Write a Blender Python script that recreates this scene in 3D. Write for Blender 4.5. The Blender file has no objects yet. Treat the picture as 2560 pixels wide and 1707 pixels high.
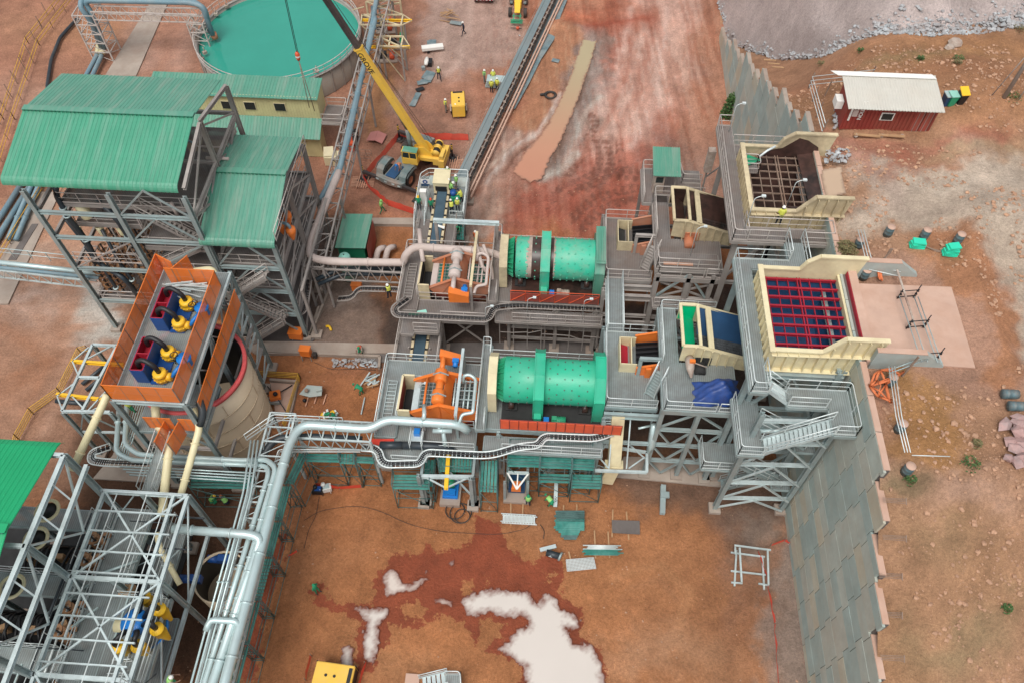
import bpy,math,random
import numpy as np
from mathutils import Vector,Matrix
random.seed(7);rng=np.random.default_rng(7)
R=math.radians
S=bpy.context.scene
# ---------------------------------------------------------------- camera, world, sun, exposure
FPX,CX,CY,HC=2010.0,1280.0,853.5,60.0
PITCH,YAW=R(55.2),R(3.6)
cd=bpy.data.cameras.new("camera");cam=bpy.data.objects.new("camera",cd)
S.collection.objects.link(cam);S.camera=cam
cd.sensor_width=36;cd.lens=FPX/2560*36;cd.clip_start=1;cd.clip_end=2000
cam.location=(0,0,HC);cam.rotation_euler=(R(90)-PITCH,0,YAW)
S.render.resolution_x=1024;S.render.resolution_y=682
W=bpy.data.worlds.new("World");S.world=W;W.use_nodes=True
nt=W.node_tree;bgn=nt.nodes['Background']
sky=nt.nodes.new('ShaderNodeTexSky');sky.sky_type='NISHITA';sky.sun_disc=False
SUN_EL,SUN_AZ=R(64),R(200)
sky.sun_elevation=SUN_EL;sky.sun_rotation=SUN_AZ;sky.dust_density=3.0;sky.air_density=1.0
hs=nt.nodes.new('ShaderNodeHueSaturation');hs.inputs['Saturation'].default_value=0.22
nt.links.new(sky.outputs[0],hs.inputs['Color']);nt.links.new(hs.outputs[0],bgn.inputs[0])
bgn.inputs[1].default_value=0.135
sl=bpy.data.lights.new("sun",'SUN');sl.energy=1.5;sl.angle=R(28);sl.color=(1,.96,.9)
sun=bpy.data.objects.new("sun",sl);S.collection.objects.link(sun)
dirv=Vector((math.sin(SUN_AZ)*math.cos(SUN_EL),math.cos(SUN_AZ)*math.cos(SUN_EL),math.sin(SUN_EL)))
sun.rotation_euler=dirv.to_track_quat('Z','Y').to_euler()
S.view_settings.view_transform='Standard';S.view_settings.look='None'
S.view_settings.exposure=0.3;S.view_settings.gamma=1
# ---------------------------------------------------------------- survey: points of the plan read off the photograph at a known height / plane
_f=Vector((-math.sin(YAW)*math.cos(PITCH),math.cos(YAW)*math.cos(PITCH),-math.sin(PITCH)))
_r=Vector((math.cos(YAW),math.sin(YAW),0));_u=_r.cross(_f);_C=Vector((0,0,HC))
def _ray(x,y):return _f+_r*((x-CX)/FPX)-_u*((y-CY)/FPX)
def P(x,y,z=0.0):
    d=_ray(x,y);return _C+d*((z-HC)/d.z)
def PX(x,y,X):
    d=_ray(x,y);return _C+d*(X/d.x)
def PY(x,y,Y):
    d=_ray(x,y);return _C+d*(Y/d.y)
# ---------------------------------------------------------------- materials
MATS={}
def roofmat(name,col,dust):
    m=mat(name,col,.45,0,.08,.4);n=m.node_tree.nodes;L=m.node_tree.links;b=n['Principled BSDF'];src=b.inputs['Base Color'].links[0].from_socket
    tc=n.new('ShaderNodeTexCoord');mp=n.new('ShaderNodeMapping');mp.inputs['Scale'].default_value=(2.2,.22,.22);L.new(tc.outputs['Object'],mp.inputs[0]);q=n.new('ShaderNodeTexNoise');q.inputs['Scale'].default_value=1.0;q.inputs['Detail'].default_value=7;q.inputs['Roughness'].default_value=.65;L.new(mp.outputs[0],q.inputs['Vector'])
    r=n.new('ShaderNodeMapRange');r.inputs[1].default_value=.45;r.inputs[2].default_value=.75;r.inputs[4].default_value=.6;L.new(q.outputs['Fac'],r.inputs[0]);x=n.new('ShaderNodeMixRGB');x.inputs[2].default_value=(*dust,1);L.new(r.outputs[0],x.inputs[0]);L.new(src,x.inputs[1]);L.new(x.outputs[0],b.inputs['Base Color'])
def mat(name,col,rough=.7,metal=0.0,var=.18,scale=1.5,dirt=None,dirt_amt=.35,bump=0.0,bscale=30,alpha=None,spec=.5,stripes=None,fine=.0):
    m=bpy.data.materials.new(name);m.use_nodes=True;n=m.node_tree.nodes;L=m.node_tree.links
    b=n['Principled BSDF'];b.inputs['Roughness'].default_value=rough;b.inputs['Metallic'].default_value=metal
    b.inputs['Specular IOR Level'].default_value=spec
    tc=n.new('ShaderNodeTexCoord');no=n.new('ShaderNodeTexNoise');no.inputs['Scale'].default_value=scale
    no.inputs['Detail'].default_value=6;no.inputs['Roughness'].default_value=.65
    L.new(tc.outputs['Object'],no.inputs['Vector'])
    cr=n.new('ShaderNodeMapRange');cr.inputs[1].default_value=.3;cr.inputs[2].default_value=.7
    cr.inputs[3].default_value=1-var;cr.inputs[4].default_value=1+var
    L.new(no.outputs['Fac'],cr.inputs[0])
    mx=n.new('ShaderNodeMixRGB');mx.blend_type='MULTIPLY';mx.inputs[0].default_value=1
    mx.inputs[1].default_value=(*col,1);L.new(cr.outputs[0],mx.inputs[2]);out=mx.outputs[0]
    if dirt:
        n2=n.new('ShaderNodeTexNoise');n2.inputs['Scale'].default_value=scale*.6;n2.inputs['Detail'].default_value=8
        n2.inputs['Roughness'].default_value=.7
        L.new(tc.outputs['Object'],n2.inputs['Vector'])
        r2=n.new('ShaderNodeMapRange');r2.inputs[1].default_value=.42;r2.inputs[2].default_value=.68
        r2.inputs[4].default_value=dirt_amt*2;L.new(n2.outputs['Fac'],r2.inputs[0])
        cl=n.new('ShaderNodeClamp');L.new(r2.outputs[0],cl.inputs[0])
        m2=n.new('ShaderNodeMixRGB');m2.inputs[2].default_value=(*dirt,1);L.new(cl.outputs[0],m2.inputs[0]);L.new(out,m2.inputs[1]);out=m2.outputs[0]
    if stripes:
        wv=n.new('ShaderNodeTexWave');wv.bands_direction=stripes[0];wv.inputs['Scale'].default_value=stripes[1]
        L.new(tc.outputs['Object'],wv.inputs['Vector'])
        r3=n.new('ShaderNodeMapRange');r3.inputs[3].default_value=1-stripes[2];r3.inputs[4].default_value=1;L.new(wv.outputs['Fac'],r3.inputs[0])
        m3=n.new('ShaderNodeMixRGB');m3.blend_type='MULTIPLY';m3.inputs[0].default_value=1
        L.new(out,m3.inputs[1]);L.new(r3.outputs[0],m3.inputs[2]);out=m3.outputs[0]
    L.new(out,b.inputs['Base Color'])
    if bump:
        n4=n.new('ShaderNodeTexNoise');n4.inputs['Scale'].default_value=bscale;n4.inputs['Detail'].default_value=4
        L.new(tc.outputs['Object'],n4.inputs['Vector']);bp=n.new('ShaderNodeBump');bp.inputs['Strength'].default_value=bump;bp.inputs['Distance'].default_value=.05
        L.new(n4.outputs['Fac'],bp.inputs['Height']);L.new(bp.outputs[0],b.inputs['Normal'])
    if alpha is not None:b.inputs['Alpha'].default_value=alpha
    MATS[name]=m;return m
M=MATS
DUST=(.36,.24,.17)
mat('steel',(.33,.415,.415),.5,.3,.18,.9,(.30,.29,.27),.3)
mat('steel_light',(.58,.67,.67),.42,.3,.15,.9,(.30,.34,.33),.3)
mat('steel_dusty',(.35,.32,.295),.7,.1,.2,.6,(.27,.225,.20),.35)
mat('steel_rust',(.30,.22,.17),.8,.1,.25,.8,(.2,.11,.07),.4)
mat('rail',(.66,.72,.71),.4,.2,.1,1.0)
mat('rail_dusty',(.54,.49,.45),.6,.2,.15,1.0)
mat('grating',(.40,.455,.45),.6,.3,.15,1.0,(.28,.26,.24),.3,alpha=.62,stripes=('X',2.2,.3))
mat('grating_dusty',(.27,.245,.23),.8,.1,.2,.8,(.22,.16,.13),.35,alpha=.74,stripes=('X',2.2,.25))
mat('pipe_new',(.50,.63,.63),.36,.35,.12,.6,(.45,.47,.45),.2)
mat('pipe_dusty',(.55,.46,.42),.7,0,.1,.6,(.45,.36,.31),.3)
mat('pipe_blue',(.14,.24,.29),.5,0,.12,.5,(.3,.3,.28),.25)
mat('pipe_dark',(.018,.03,.04),.45,0,.2,.8,(.1,.09,.08),.25)
mat('cream',(.72,.64,.41),.5,0,.1,.8,(.52,.42,.26),.32)
mat('cream_dirty',(.62,.52,.33),.7,0,.2,.6,(.24,.18,.12),.36);mat('soot',(.06,.052,.04),.7,0,.4,1.4,(.42,.34,.2),.42)
mat('cream_pipe',(.74,.67,.42),.45,0,.08,.7,(.6,.5,.3),.2)
roofmat('roof_green',(.06,.29,.18),(.22,.36,.28))
mat('roof_green_deep',(.008,.33,.13),.4,0,.08,.35)
roofmat('roof_green_old',(.09,.28,.20),(.30,.34,.28));roofmat('roof_eave_shaded',(.02,.24,.12),(.03,.2,.1))
mat('roof_edge',(.01,.16,.085),.5,0,.1,.5)
mat('roof_grey',(.56,.54,.48),.6,0,.08,.4,(.5,.45,.38),.3)
mat('wall_cream',(.62,.57,.30),.6,0,.1,.5,(.45,.36,.2),.3)
mat('mill_green',(.025,.42,.25),.42,0,.1,.6,(.10,.40,.27),.35,bump=.15,bscale=3)
mat('mill_green_dark',(.02,.34,.17),.5,0,.12,.8,(.05,.16,.1),.3)
mat('mill_green_dusty',(.04,.45,.29),.5,0,.12,.7,(.27,.38,.28),.42)
mat('grease',(.07,.035,.028),.35,0,.4,1.2,(.015,.012,.01),.5)
mat('dust_white',(.45,.38,.32),.8,0,.2,1.5,(.2,.1,.07),.4)
mat('orange',(.80,.20,.03),.45,0,.1,.6,(.6,.16,.04),.2)
mat('orange_dusty',(.50,.17,.08),.7,0,.15,.6,(.42,.25,.18),.4)
mat('orange_mesh',(.92,.24,.03),.6,0,.08,.9,alpha=.6)
mat('red_guard',(.68,.10,.035),.5,0,.12,.8,(.4,.07,.04),.3)
mat('red_guard_dusty',(.38,.07,.045),.7,0,.15,.8,(.25,.1,.08),.4,alpha=.75)
mat('red_net',(.85,.07,.04),.6,0,.12,1.2,alpha=.75)
mat('maroon',(.34,.012,.03),.5,0,.15,.8)
mat('red_paint',(.33,.05,.035),.6,0,.15,.6,(.25,.1,.07),.3)
mat('blue',(.01,.07,.27),.45,0,.15,.8)
mat('blue_bright',(.01,.18,.55),.4,0,.1,.8)
mat('blue_liner',(.018,.065,.15),.45,0,.2,.5)
mat('tarp',(.018,.06,.24),.45,0,.2,2.5,(.05,.05,.1),.2)
mat('yellow',(.85,.50,.02),.45,0,.08,.7,(.7,.42,.05),.2)
mat('crane_yellow',(.82,.50,.06),.45,0,.08,.7,(.62,.42,.14),.3)
mat('black',(.012,.012,.014),.5,0,.2,1)
mat('boom_black',(.03,.027,.027),.45,0,.3,.8,(.12,.09,.08),.3)
mat('rubber',(.025,.025,.024),.8,0,.3,1.5,(.12,.08,.06),.3)
mat('dark',(.03,.03,.03),.9,0,.3,1)
mat('crane_grey',(.13,.18,.18),.6,0,.15,.8,(.33,.24,.19),.5)
mat('glass',(.02,.03,.03),.12,0,.2,1)
mat('white',(.78,.77,.72),.5,0,.05,1)
mat('concrete',(.36,.30,.25),.9,0,.15,.5,(.26,.18,.14),.35)
mat('concrete_pink',(.53,.355,.275),.9,0,.1,.5,(.44,.25,.17),.3)
mat('concrete_dark',(.15,.13,.12),.75,0,.25,.4,(.085,.07,.065),.5)
mat('concrete_teal',(.36,.42,.40),.85,0,.15,.5,(.42,.32,.25),.3)
mat('wood',(.42,.25,.13),.8,0,.2,2)
mat('wood_pink',(.55,.30,.20),.8,0,.15,2)
mat('scaffold_green',(.035,.23,.19),.6,0,.35,1.5,(.12,.30,.26),.45)
mat('scaffold_pole',(.09,.17,.16),.6,.2,.3,2)
mat('tank_tan',(.62,.50,.35),.6,0,.08,.3,(.46,.34,.22),.3)
mat('tank_wall',(.38,.37,.33),.6,.2,.12,.4,(.42,.28,.2),.35,stripes=('Z',3.2,.4))
mat('tank_water',(.035,.285,.215),.08,0,.05,.25)
mat('air_tank',(.25,.58,.48),.5,0,.1,.8,(.4,.5,.42),.3)
mat('skin',(.20,.10,.06),.6,0,.05,3)
mat('hivis_yellow',(.62,.64,.10),.6,0,.1,3)
mat('hivis_green',(.28,.58,.16),.6,0,.1,3)
mat('overall_green',(.015,.26,.12),.7,0,.15,3)
mat('navy',(.012,.018,.035),.7,0,.15,3)
mat('spring',(.38,.20,.10),.6,0,.2,2)
mat('yellow_rail',(.70,.40,.05),.6,0,.15,2)
mat('mat_black',(.045,.05,.055),.7,0,.4,3,(.11,.12,.13),.4)
mat('leaf',(.05,.11,.025),.7,0,.3,2)
mat('screen_mat',(.06,.09,.09),.6,0,.3,2)
mat('screen_mat_green',(.02,.13,.10),.6,0,.3,2)
mat('lettering',(.02,.02,.02),.6)
mat('bolt',(.12,.12,.11),.6,.2,.1,2)
mat('green_lining',(.0,.55,.24),.4,0,.1,.8)
mat('orange_cloth',(.62,.17,.06),.7,0,.2,2)
mat('container_red',(.27,.04,.03),.6,0,.15,.6,(.22,.08,.05),.3)
# ---------------------------------------------------------------- mesh building
class MB:
    def __init__(s):s.v=[];s.f=[];s.m=[];s.mats=[];s.sm=[]
    def _mi(s,m):
        m=m or '_'
        if m not in s.mats:s.mats.append(m)
        return s.mats.index(m)
    def add(s,vs,fs,m=None,smooth=False):
        o=len(s.v);s.v+=[tuple(v) for v in vs];k=s._mi(m)
        for f in fs:s.f.append([i+o for i in f]);s.m.append(k);s.sm.append(smooth)
        return s
    def box(s,x0,y0,z0,x1,y1,z1,m=None):
        vs=[(x,y,z) for z in(z0,z1) for y in(y0,y1) for x in(x0,x1)]
        return s.add(vs,[(0,2,3,1),(4,5,7,6),(0,1,5,4),(2,6,7,3),(0,4,6,2),(1,3,7,5)],m)
    def obox(s,c,sx,sy,sz,rz=0,m=None,tilt=0):
        rm=Matrix.Rotation(rz,3,'Z')@Matrix.Rotation(tilt,3,'Y');c=Vector(c)
        vs=[c+rm@Vector((x*sx/2,y*sy/2,z*sz/2)) for z in(-1,1) for y in(-1,1) for x in(-1,1)]
        return s.add(vs,[(0,2,3,1),(4,5,7,6),(0,1,5,4),(2,6,7,3),(0,4,6,2),(1,3,7,5)],m)
    def _frame(s,p,q):
        d=(q-p);d.normalize()
        u=Vector((0,0,1)) if abs(d.z)<.95 else Vector((0,1,0))
        a=d.cross(u).normalized();b=a.cross(d).normalized();return a,b
    def beam(s,p,q,w=.2,h=None,m=None):
        h=h or w;p=Vector(p);q=Vector(q);a,b=s._frame(p,q)
        vs=[o+a*(i*w/2)+b*(j*h/2) for o in(p,q) for j in(-1,1) for i in(-1,1)]
        return s.add(vs,[(0,1,3,2),(4,6,7,5),(0,4,5,1),(2,3,7,6),(0,2,6,4),(1,5,7,3)],m)
    def ibeam(s,p,q,w=.3,h=.3,m=None,t=.035):
        p=Vector(p);q=Vector(q);a,b=s._frame(p,q);o=b*(h/2-t/2)
        s.beam(p+o,q+o,w,t,m);s.beam(p-o,q-o,w,t,m);s.beam(p,q,t,h-2*t,m);return s
    def tube(s,pts,r,n=8,m=None,caps=True,smooth=True):
        pts=[Vector(p) for p in pts];k=len(pts);rings=[];ra=r if isinstance(r,(list,tuple)) else[r]*k
        a=None
        for i in range(k):
            d=(pts[min(i+1,k-1)]-pts[max(i-1,0)]).normalized()
            if a is None:
                u=Vector((0,0,1)) if abs(d.z)<.95 else Vector((1,0,0));a=d.cross(u).normalized()
            else:
                a=(a-d*a.dot(d)).normalized()
            b=d.cross(a)
            rings.append([pts[i]+(a*math.cos(t)+b*math.sin(t))*ra[i] for t in[2*math.pi*j/n for j in range(n)]])
        vs=[v for rg in rings for v in rg];fs=[]
        for i in range(k-1):
            for j in range(n):fs.append((i*n+j,i*n+(j+1)%n,(i+1)*n+(j+1)%n,(i+1)*n+j))
        if caps:fs+=[tuple(range(n))[::-1],tuple(range((k-1)*n,k*n))]
        return s.add(vs,fs,m,smooth)
    def lathe(s,c,prof,n=32,axis='Z',m=None,a0=0,a1=2*math.pi,smooth=True):
        c=Vector(c);vs=[];full=abs(a1-a0-2*math.pi)<1e-6;nn=n if full else n+1
        for(r,h) in prof:
            for j in range(nn):
                t=a0+(a1-a0)*j/n;x,y=r*math.cos(t),r*math.sin(t)
                vs.append(c+(Vector((x,y,h)) if axis=='Z' else Vector((h,x,y)) if axis=='X' else Vector((x,h,y))))
        fs=[]
        for i in range(len(prof)-1):
            for j in range(n):
                k=(j+1)%nn;fs.append((i*nn+j,i*nn+k,(i+1)*nn+k,(i+1)*nn+j))
        return s.add(vs,fs,m,smooth)
    def cyl(s,c,r,h,n=16,m=None,axis='Z'):
        return s.lathe(c,[(0.001,0),(r,0),(r,h),(0.001,h)],n,axis,m,smooth=False)
    def prism(s,poly,z0,z1,m=None):
        n=len(poly);z0s=z0 if isinstance(z0,(list,tuple)) else[z0]*n;z1s=z1 if isinstance(z1,(list,tuple)) else[z1]*n
        vs=[(p[0],p[1],z0s[i]) for i,p in enumerate(poly)]+[(p[0],p[1],z1s[i]) for i,p in enumerate(poly)]
        return s.add(vs,[tuple(range(n))[::-1],tuple(range(n,2*n))]+[(i,(i+1)%n,n+(i+1)%n,n+i) for i in range(n)],m)
    def slab(s,pts,t,m=None):
        pts=[Vector(p) for p in pts];nrm=(pts[1]-pts[0]).cross(pts[2]-pts[0]).normalized()*(t/2);n=len(pts)
        return s.add([p-nrm for p in pts]+[p+nrm for p in pts],[tuple(range(n))[::-1],tuple(range(n,2*n))]+[(i,(i+1)%n,n+(i+1)%n,n+i) for i in range(n)],m)
    def build(s,name,m=None,parent=None,local=False):
        me=bpy.data.meshes.new(name);off=Vector((0,0,0))
        if parent is not None and not local:off=WORLDLOC[parent.name]
        me.from_pydata([tuple(Vector(v)-off) for v in s.v],[],s.f)
        for k in(s.mats or['_']):me.materials.append(MATS[m if k=='_' else k])
        me.polygons.foreach_set('material_index',s.m);me.polygons.foreach_set('use_smooth',s.sm);me.update()
        o=bpy.data.objects.new(name,me);S.collection.objects.link(o)
        if parent is not None:o.parent=parent;WORLDLOC[o.name]=off
        else:WORLDLOC[o.name]=Vector((0,0,0))
        return o
WORLDLOC={}
def tag(o,label=None,cat=None,group=None,kind=None):
    if label:o['label']=label
    if cat:o['category']=cat
    if group:o['group']=group
    if kind:o['kind']=kind
    return o
def thing(name,label,cat,loc=(0,0,0),group=None,rz=0):
    o=bpy.data.objects.new(name,None);S.collection.objects.link(o);o.location=loc;o.rotation_euler=(0,0,rz)
    o.empty_display_size=.3;WORLDLOC[o.name]=Vector(loc);return tag(o,label,cat,group)
def solid(name,mb,m,label,cat,group=None):
    vs=mb.v;c=Vector((sum(v[0] for v in vs)/len(vs),sum(v[1] for v in vs)/len(vs),min(v[2] for v in vs)))
    mb.v=[tuple(Vector(v)-c) for v in vs];o=mb.build(name,m);o.location=c;return tag(o,label,cat,group)
def struct(name,mb,m):return tag(mb.build(name,m),kind='structure')
def kids(o):return[c for c in bpy.data.objects if c.parent==o]
def dup(root,loc,rz=None,label=None,group=None):
    r=root.copy();S.collection.objects.link(r);r.location=loc
    if rz is not None:r.rotation_euler=(0,0,rz)
    if label:r['label']=label
    if group:r['group']=group
    for ch in root.children:
        c=ch.copy();S.collection.objects.link(c);c.parent=r
        for g in ch.children:
            d=g.copy();S.collection.objects.link(d);d.parent=c
    return r
def arc(pts,r=.6,n=5):
    pts=[Vector(p) for p in pts];out=[pts[0]]
    for i in range(1,len(pts)-1):
        a,b,c=pts[i-1],pts[i],pts[i+1];ra=min(r,(a-b).length*.49,(c-b).length*.49)
        p=b+(a-b).normalized()*ra;q=b+(c-b).normalized()*ra
        for k in range(n+1):
            t=k/n;out.append(p*(1-t)**2+b*2*t*(1-t)+q*t**2)
    out.append(pts[-1]);return out
# ---- handrail along a 3-D polyline (deck level points)
def rail_mb(mb,pts,h=1.1,r=.038,step=1.6,mid=True,closed=False,m=None,kick=True):
    pts=[Vector(p) for p in pts]
    if closed:pts=pts+[pts[0]]
    up=Vector((0,0,h))
    top=arc([p+up for p in pts],.25,3) if not closed else[p+up for p in pts]
    mb.tube(top,r,5,m)
    if mid:mb.tube([p+up*.5 for p in pts],r*.8,4,m)
    for a,b in zip(pts,pts[1:]):
        n=max(1,round((b-a).length/step))
        for k in range(n+1):p=a.lerp(b,k/n);mb.beam(p,p+up,.05,.05,m)
        if kick:mb.beam(a+Vector((0,0,.07)),b+Vector((0,0,.07)),.015,.14,m)
def rail(parent,pts,m='rail',**k):
    mb=MB();rail_mb(mb,pts,**k);return mb.build('handrail',m,parent)
def deck(parent,poly,z,m='grating',fm='steel',d=.3,joists=True):
    mb=MB();mb.prism(poly,z-.05,z);o=mb.build('deck',m,parent)
    fr=MB();n=len(poly)
    for i in range(n):
        a,b=poly[i],poly[(i+1)%n];fr.beam((a[0],a[1],z-.06-d/2),(b[0],b[1],z-.06-d/2),.14,d)
    xs=[p[0] for p in poly];ys=[p[1] for p in poly]
    if joists and n==4:
        x0,x1,y0,y1=min(xs),max(xs),min(ys),max(ys)
        if x1-x0>y1-y0:
            k=max(1,int((x1-x0)/2))
            for i in range(1,k):x=x0+(x1-x0)*i/k;fr.beam((x,y0,z-.2),(x,y1,z-.2),.1,.2)
        else:
            k=max(1,int((y1-y0)/2))
            for i in range(1,k):y=y0+(y1-y0)*i/k;fr.beam((x0,y,z-.2),(x1,y,z-.2),.1,.2)
    fr.build('deck_frame',fm,parent);return o
def rect(x0,y0,x1,y1):return[(x0,y0),(x1,y0),(x1,y1),(x0,y1)]
def column(parent,x,y,z0,z1,w=.32,m='steel',pad=True):
    mb=MB();mb.ibeam((x,y,z0+(.3 if pad else 0)),(x,y,z1),w,w,t=.05)
    if pad:mb.box(x-.45,y-.45,z0-.05,x+.45,y+.45,z0+.28,'concrete')
    return mb.build('column',m,parent)
def brace(parent,p,q,w=.13,m='steel'):
    mb=MB();mb.beam(p,q,w,w);return mb.build('brace',m,parent)
def girder(parent,p,q,w=.22,h=.32,m='steel'):
    mb=MB();mb.ibeam(p,q,w,h);return mb.build('girder',m,parent)
def bay(parent,xs,y,z0,z1,m='steel',style='V',w=.15):
    for a,b in zip(xs,xs[1:]):
        c=(a+b)/2
        if style=='V':brace(parent,(a,y,z1),(c,y,z0),w,m);brace(parent,(b,y,z1),(c,y,z0),w,m)
        elif style=='A':brace(parent,(a,y,z0),(c,y,z1),w,m);brace(parent,(b,y,z0),(c,y,z1),w,m)
        elif style=='X':brace(parent,(a,y,z0),(b,y,z1),w,m);brace(parent,(b,y,z0),(a,y,z1),w,m)
        elif style=='/':brace(parent,(a,y,z0),(b,y,z1),w,m)
        else:brace(parent,(a,y,z1),(b,y,z0),w,m)
def stair(parent,p,q,width=.9,m='steel',rm='rail',side=None):
    p=Vector(p);q=Vector(q);d=q-p;hz=Vector((d.x,d.y,0)).normalized();s=Vector((-hz.y,hz.x,0))*width/2
    mb=MB();mb.beam(p+s,q+s,.05,.25);mb.beam(p-s,q-s,.05,.25)
    n=max(3,int(abs(d.z)/.2))
    if d.length/n>.5:n=int(d.length/.35)
    for i in range(1,n):c=p+d*(i/n);mb.obox(c,.25,width,.035,math.atan2(hz.y,hz.x))
    o=mb.build('stair_flight',m,parent)
    r=MB()
    for sg in(1,-1):rail_mb(r,[p+s*sg,q+s*sg],kick=False,h=1.0)
    r.build('handrail',rm,parent);return o
# ================================================================ GROUND, TERRACE, WALLS
def vnoise(x,y,seed):
    xi=np.floor(x).astype(np.int64);yi=np.floor(y).astype(np.int64);xf=x-xi;yf=y-yi
    def h(a,b):
        n=(a*374761393+b*668265263+seed*974711)&0x7fffffff;n=((n^(n>>13))*1274126177)&0x7fffffff
        return((n^(n>>16))&0xffff)/65535.0
    u=xf*xf*(3-2*xf);v=yf*yf*(3-2*yf)
    return(h(xi,yi)*(1-u)+h(xi+1,yi)*u)*(1-v)+(h(xi,yi+1)*(1-u)+h(xi+1,yi+1)*u)*v
def fbm(x,y,s,seed=1,o=5):
    t=0;a=.5
    for k in range(o):t=t+a*vnoise(x*s+31.7*k,y*s+17.3*k,seed+k);a*=.5;s*=2
    return t/(1-.5**o)
def sdf(poly,X,Y,closed=True):
    d=np.full(X.shape,1e9);ins=np.zeros(X.shape,bool);n=len(poly)
    for i in range(n if closed else n-1):
        ax,ay=poly[i];bx,by=poly[(i+1)%n];ex,ey=bx-ax,by-ay
        t=np.clip(((X-ax)*ex+(Y-ay)*ey)/(ex*ex+ey*ey+1e-9),0,1)
        d=np.minimum(d,(X-ax-t*ex)**2+(Y-ay-t*ey)**2)
        if closed:
            c=((ay>Y)!=(by>Y))&(X<(bx-ax)*(Y-ay)/((by-ay) if by!=ay else 1e-9)+ax);ins^=c
    d=np.sqrt(d);return np.where(ins,-d,d) if closed else d
def g0(px,z=0):return[tuple(P(x,y,z)[:2]) for x,y in px]
def c4(*pts):return[(850+x/2.7175,1130+y/2.7175) for x,y in pts]
def c2(*pts):return[(850+x/2.735,y/2.735) for x,y in pts]
def sstep(a,b,x):t=np.clip((x-a)/(b-a),0,1);return t*t*(3-2*t)
def axis(lo,hi,segs,coarse):
    out=[];x=lo
    while x<hi-1e-6:
        out.append(x);st=coarse
        for a,b,s in segs:
            if a-1e-6<=x<b-1e-6:st=s
        x+=st
    out.append(hi);return np.array(out)
def sheet(name,xs,ys,zf,m,colf,wetf=None,hole=None):
    X,Y=np.meshgrid(xs,ys);Xf,Yf=X.ravel(),Y.ravel();Z=zf(Xf,Yf)
    nx,ny=len(xs),len(ys);i=np.arange(nx*ny).reshape(ny,nx)
    f=np.stack([i[:-1,:-1],i[:-1,1:],i[1:,1:],i[1:,:-1]],-1).reshape(-1,4)
    if hole is not None:
        c=hole(Xf[f].mean(1),Yf[f].mean(1));f=f[~c]
    me=bpy.data.meshes.new(name);me.vertices.add(nx*ny);me.vertices.foreach_set('co',np.stack([Xf,Yf,Z],1).ravel())
    me.loops.add(f.size);me.loops.foreach_set('vertex_index',f.ravel());me.polygons.add(len(f))
    me.polygons.foreach_set('loop_start',np.arange(len(f))*4);me.polygons.foreach_set('loop_total',np.full(len(f),4))
    me.polygons.foreach_set('use_smooth',np.ones(len(f),bool));me.update();me.validate()
    ca=me.color_attributes.new('soil','FLOAT_COLOR','POINT');ca.data.foreach_set('color',np.concatenate([colf(Xf,Yf,Z),np.ones((nx*ny,1))],1).ravel())
    wa=me.attributes.new('wet','FLOAT','POINT');wa.data.foreach_set('value',(wetf(Xf,Yf) if wetf else np.full(nx*ny,5.0)))
    me.materials.append(m);o=bpy.data.objects.new(name,me);S.collection.objects.link(o);return tag(o,kind='structure')
def soil_mat(name,wetcol=(.25,.062,.028)):
    m=bpy.data.materials.new(name);m.use_nodes=True;n=m.node_tree.nodes;L=m.node_tree.links;b=n['Principled BSDF']
    tc=n.new('ShaderNodeTexCoord');at=n.new('ShaderNodeAttribute');at.attribute_name='soil';aw=n.new('ShaderNodeAttribute');aw.attribute_name='wet'
    def noise(sc,det=6,ro=.6):
        q=n.new('ShaderNodeTexNoise');q.inputs['Scale'].default_value=sc;q.inputs['Detail'].default_value=det;q.inputs['Roughness'].default_value=ro
        L.new(tc.outputs['Object'],q.inputs['Vector']);return q.outputs['Fac']
    def mr(v,a,bb,c,d):
        q=n.new('ShaderNodeMapRange');L.new(v,q.inputs[0]);q.inputs[1].default_value=a;q.inputs[2].default_value=bb;q.inputs[3].default_value=c;q.inputs[4].default_value=d;return q.outputs[0]
    def mul(c,v):
        q=n.new('ShaderNodeMixRGB');q.blend_type='MULTIPLY';q.inputs[0].default_value=1;L.new(c,q.inputs[1]);L.new(v,q.inputs[2]);return q.outputs[0]
    n1=noise(.45,8,.7);n2=noise(5,8,.75);n3=noise(18,3,.6)
    c=mul(mul(mul(at.outputs['Color'],mr(n1,.3,.7,.80,1.16)),mr(n2,.3,.72,.68,1.25)),mr(n3,.35,.75,.82,1.2))
    vo=n.new('ShaderNodeTexVoronoi');vo.inputs['Scale'].default_value=2.2;L.new(tc.outputs['Object'],vo.inputs['Vector'])
    sp=n.new('ShaderNodeMixRGB');sp.blend_type='ADD';L.new(mr(vo.outputs['Distance'],.05,.11,.6,0),sp.inputs[0]);L.new(c,sp.inputs[1]);sp.inputs[2].default_value=(.12,.10,.08,1);c=sp.outputs[0]
    ad=n.new('ShaderNodeMath');ad.operation='ADD';L.new(aw.outputs['Fac'],ad.inputs[0]);L.new(mr(noise(1.6,8,.7),.3,.7,-.55,.55),ad.inputs[1])
    wet=mr(ad.outputs[0],-.03,.04,1,0)
    mx=n.new('ShaderNodeMixRGB');L.new(wet,mx.inputs[0]);L.new(c,mx.inputs[1])
    wc=n.new('ShaderNodeRGB');wc.outputs[0].default_value=(*wetcol,1);L.new(mul(mul(wc.outputs[0],mr(n1,.3,.7,.75,1.3)),mr(n2,.3,.7,.85,1.15)),mx.inputs[2])
    L.new(mx.outputs[0],b.inputs['Base Color']);L.new(mr(wet,0,1,.95,.5),b.inputs['Roughness']);b.inputs['Specular IOR Level'].default_value=.3
    bp=n.new('ShaderNodeBump');bp.inputs['Strength'].default_value=.8;bp.inputs['Distance'].default_value=.2;L.new(n2,bp.inputs['Height']);L.new(bp.outputs[0],b.inputs['Normal'])
    return m
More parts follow.
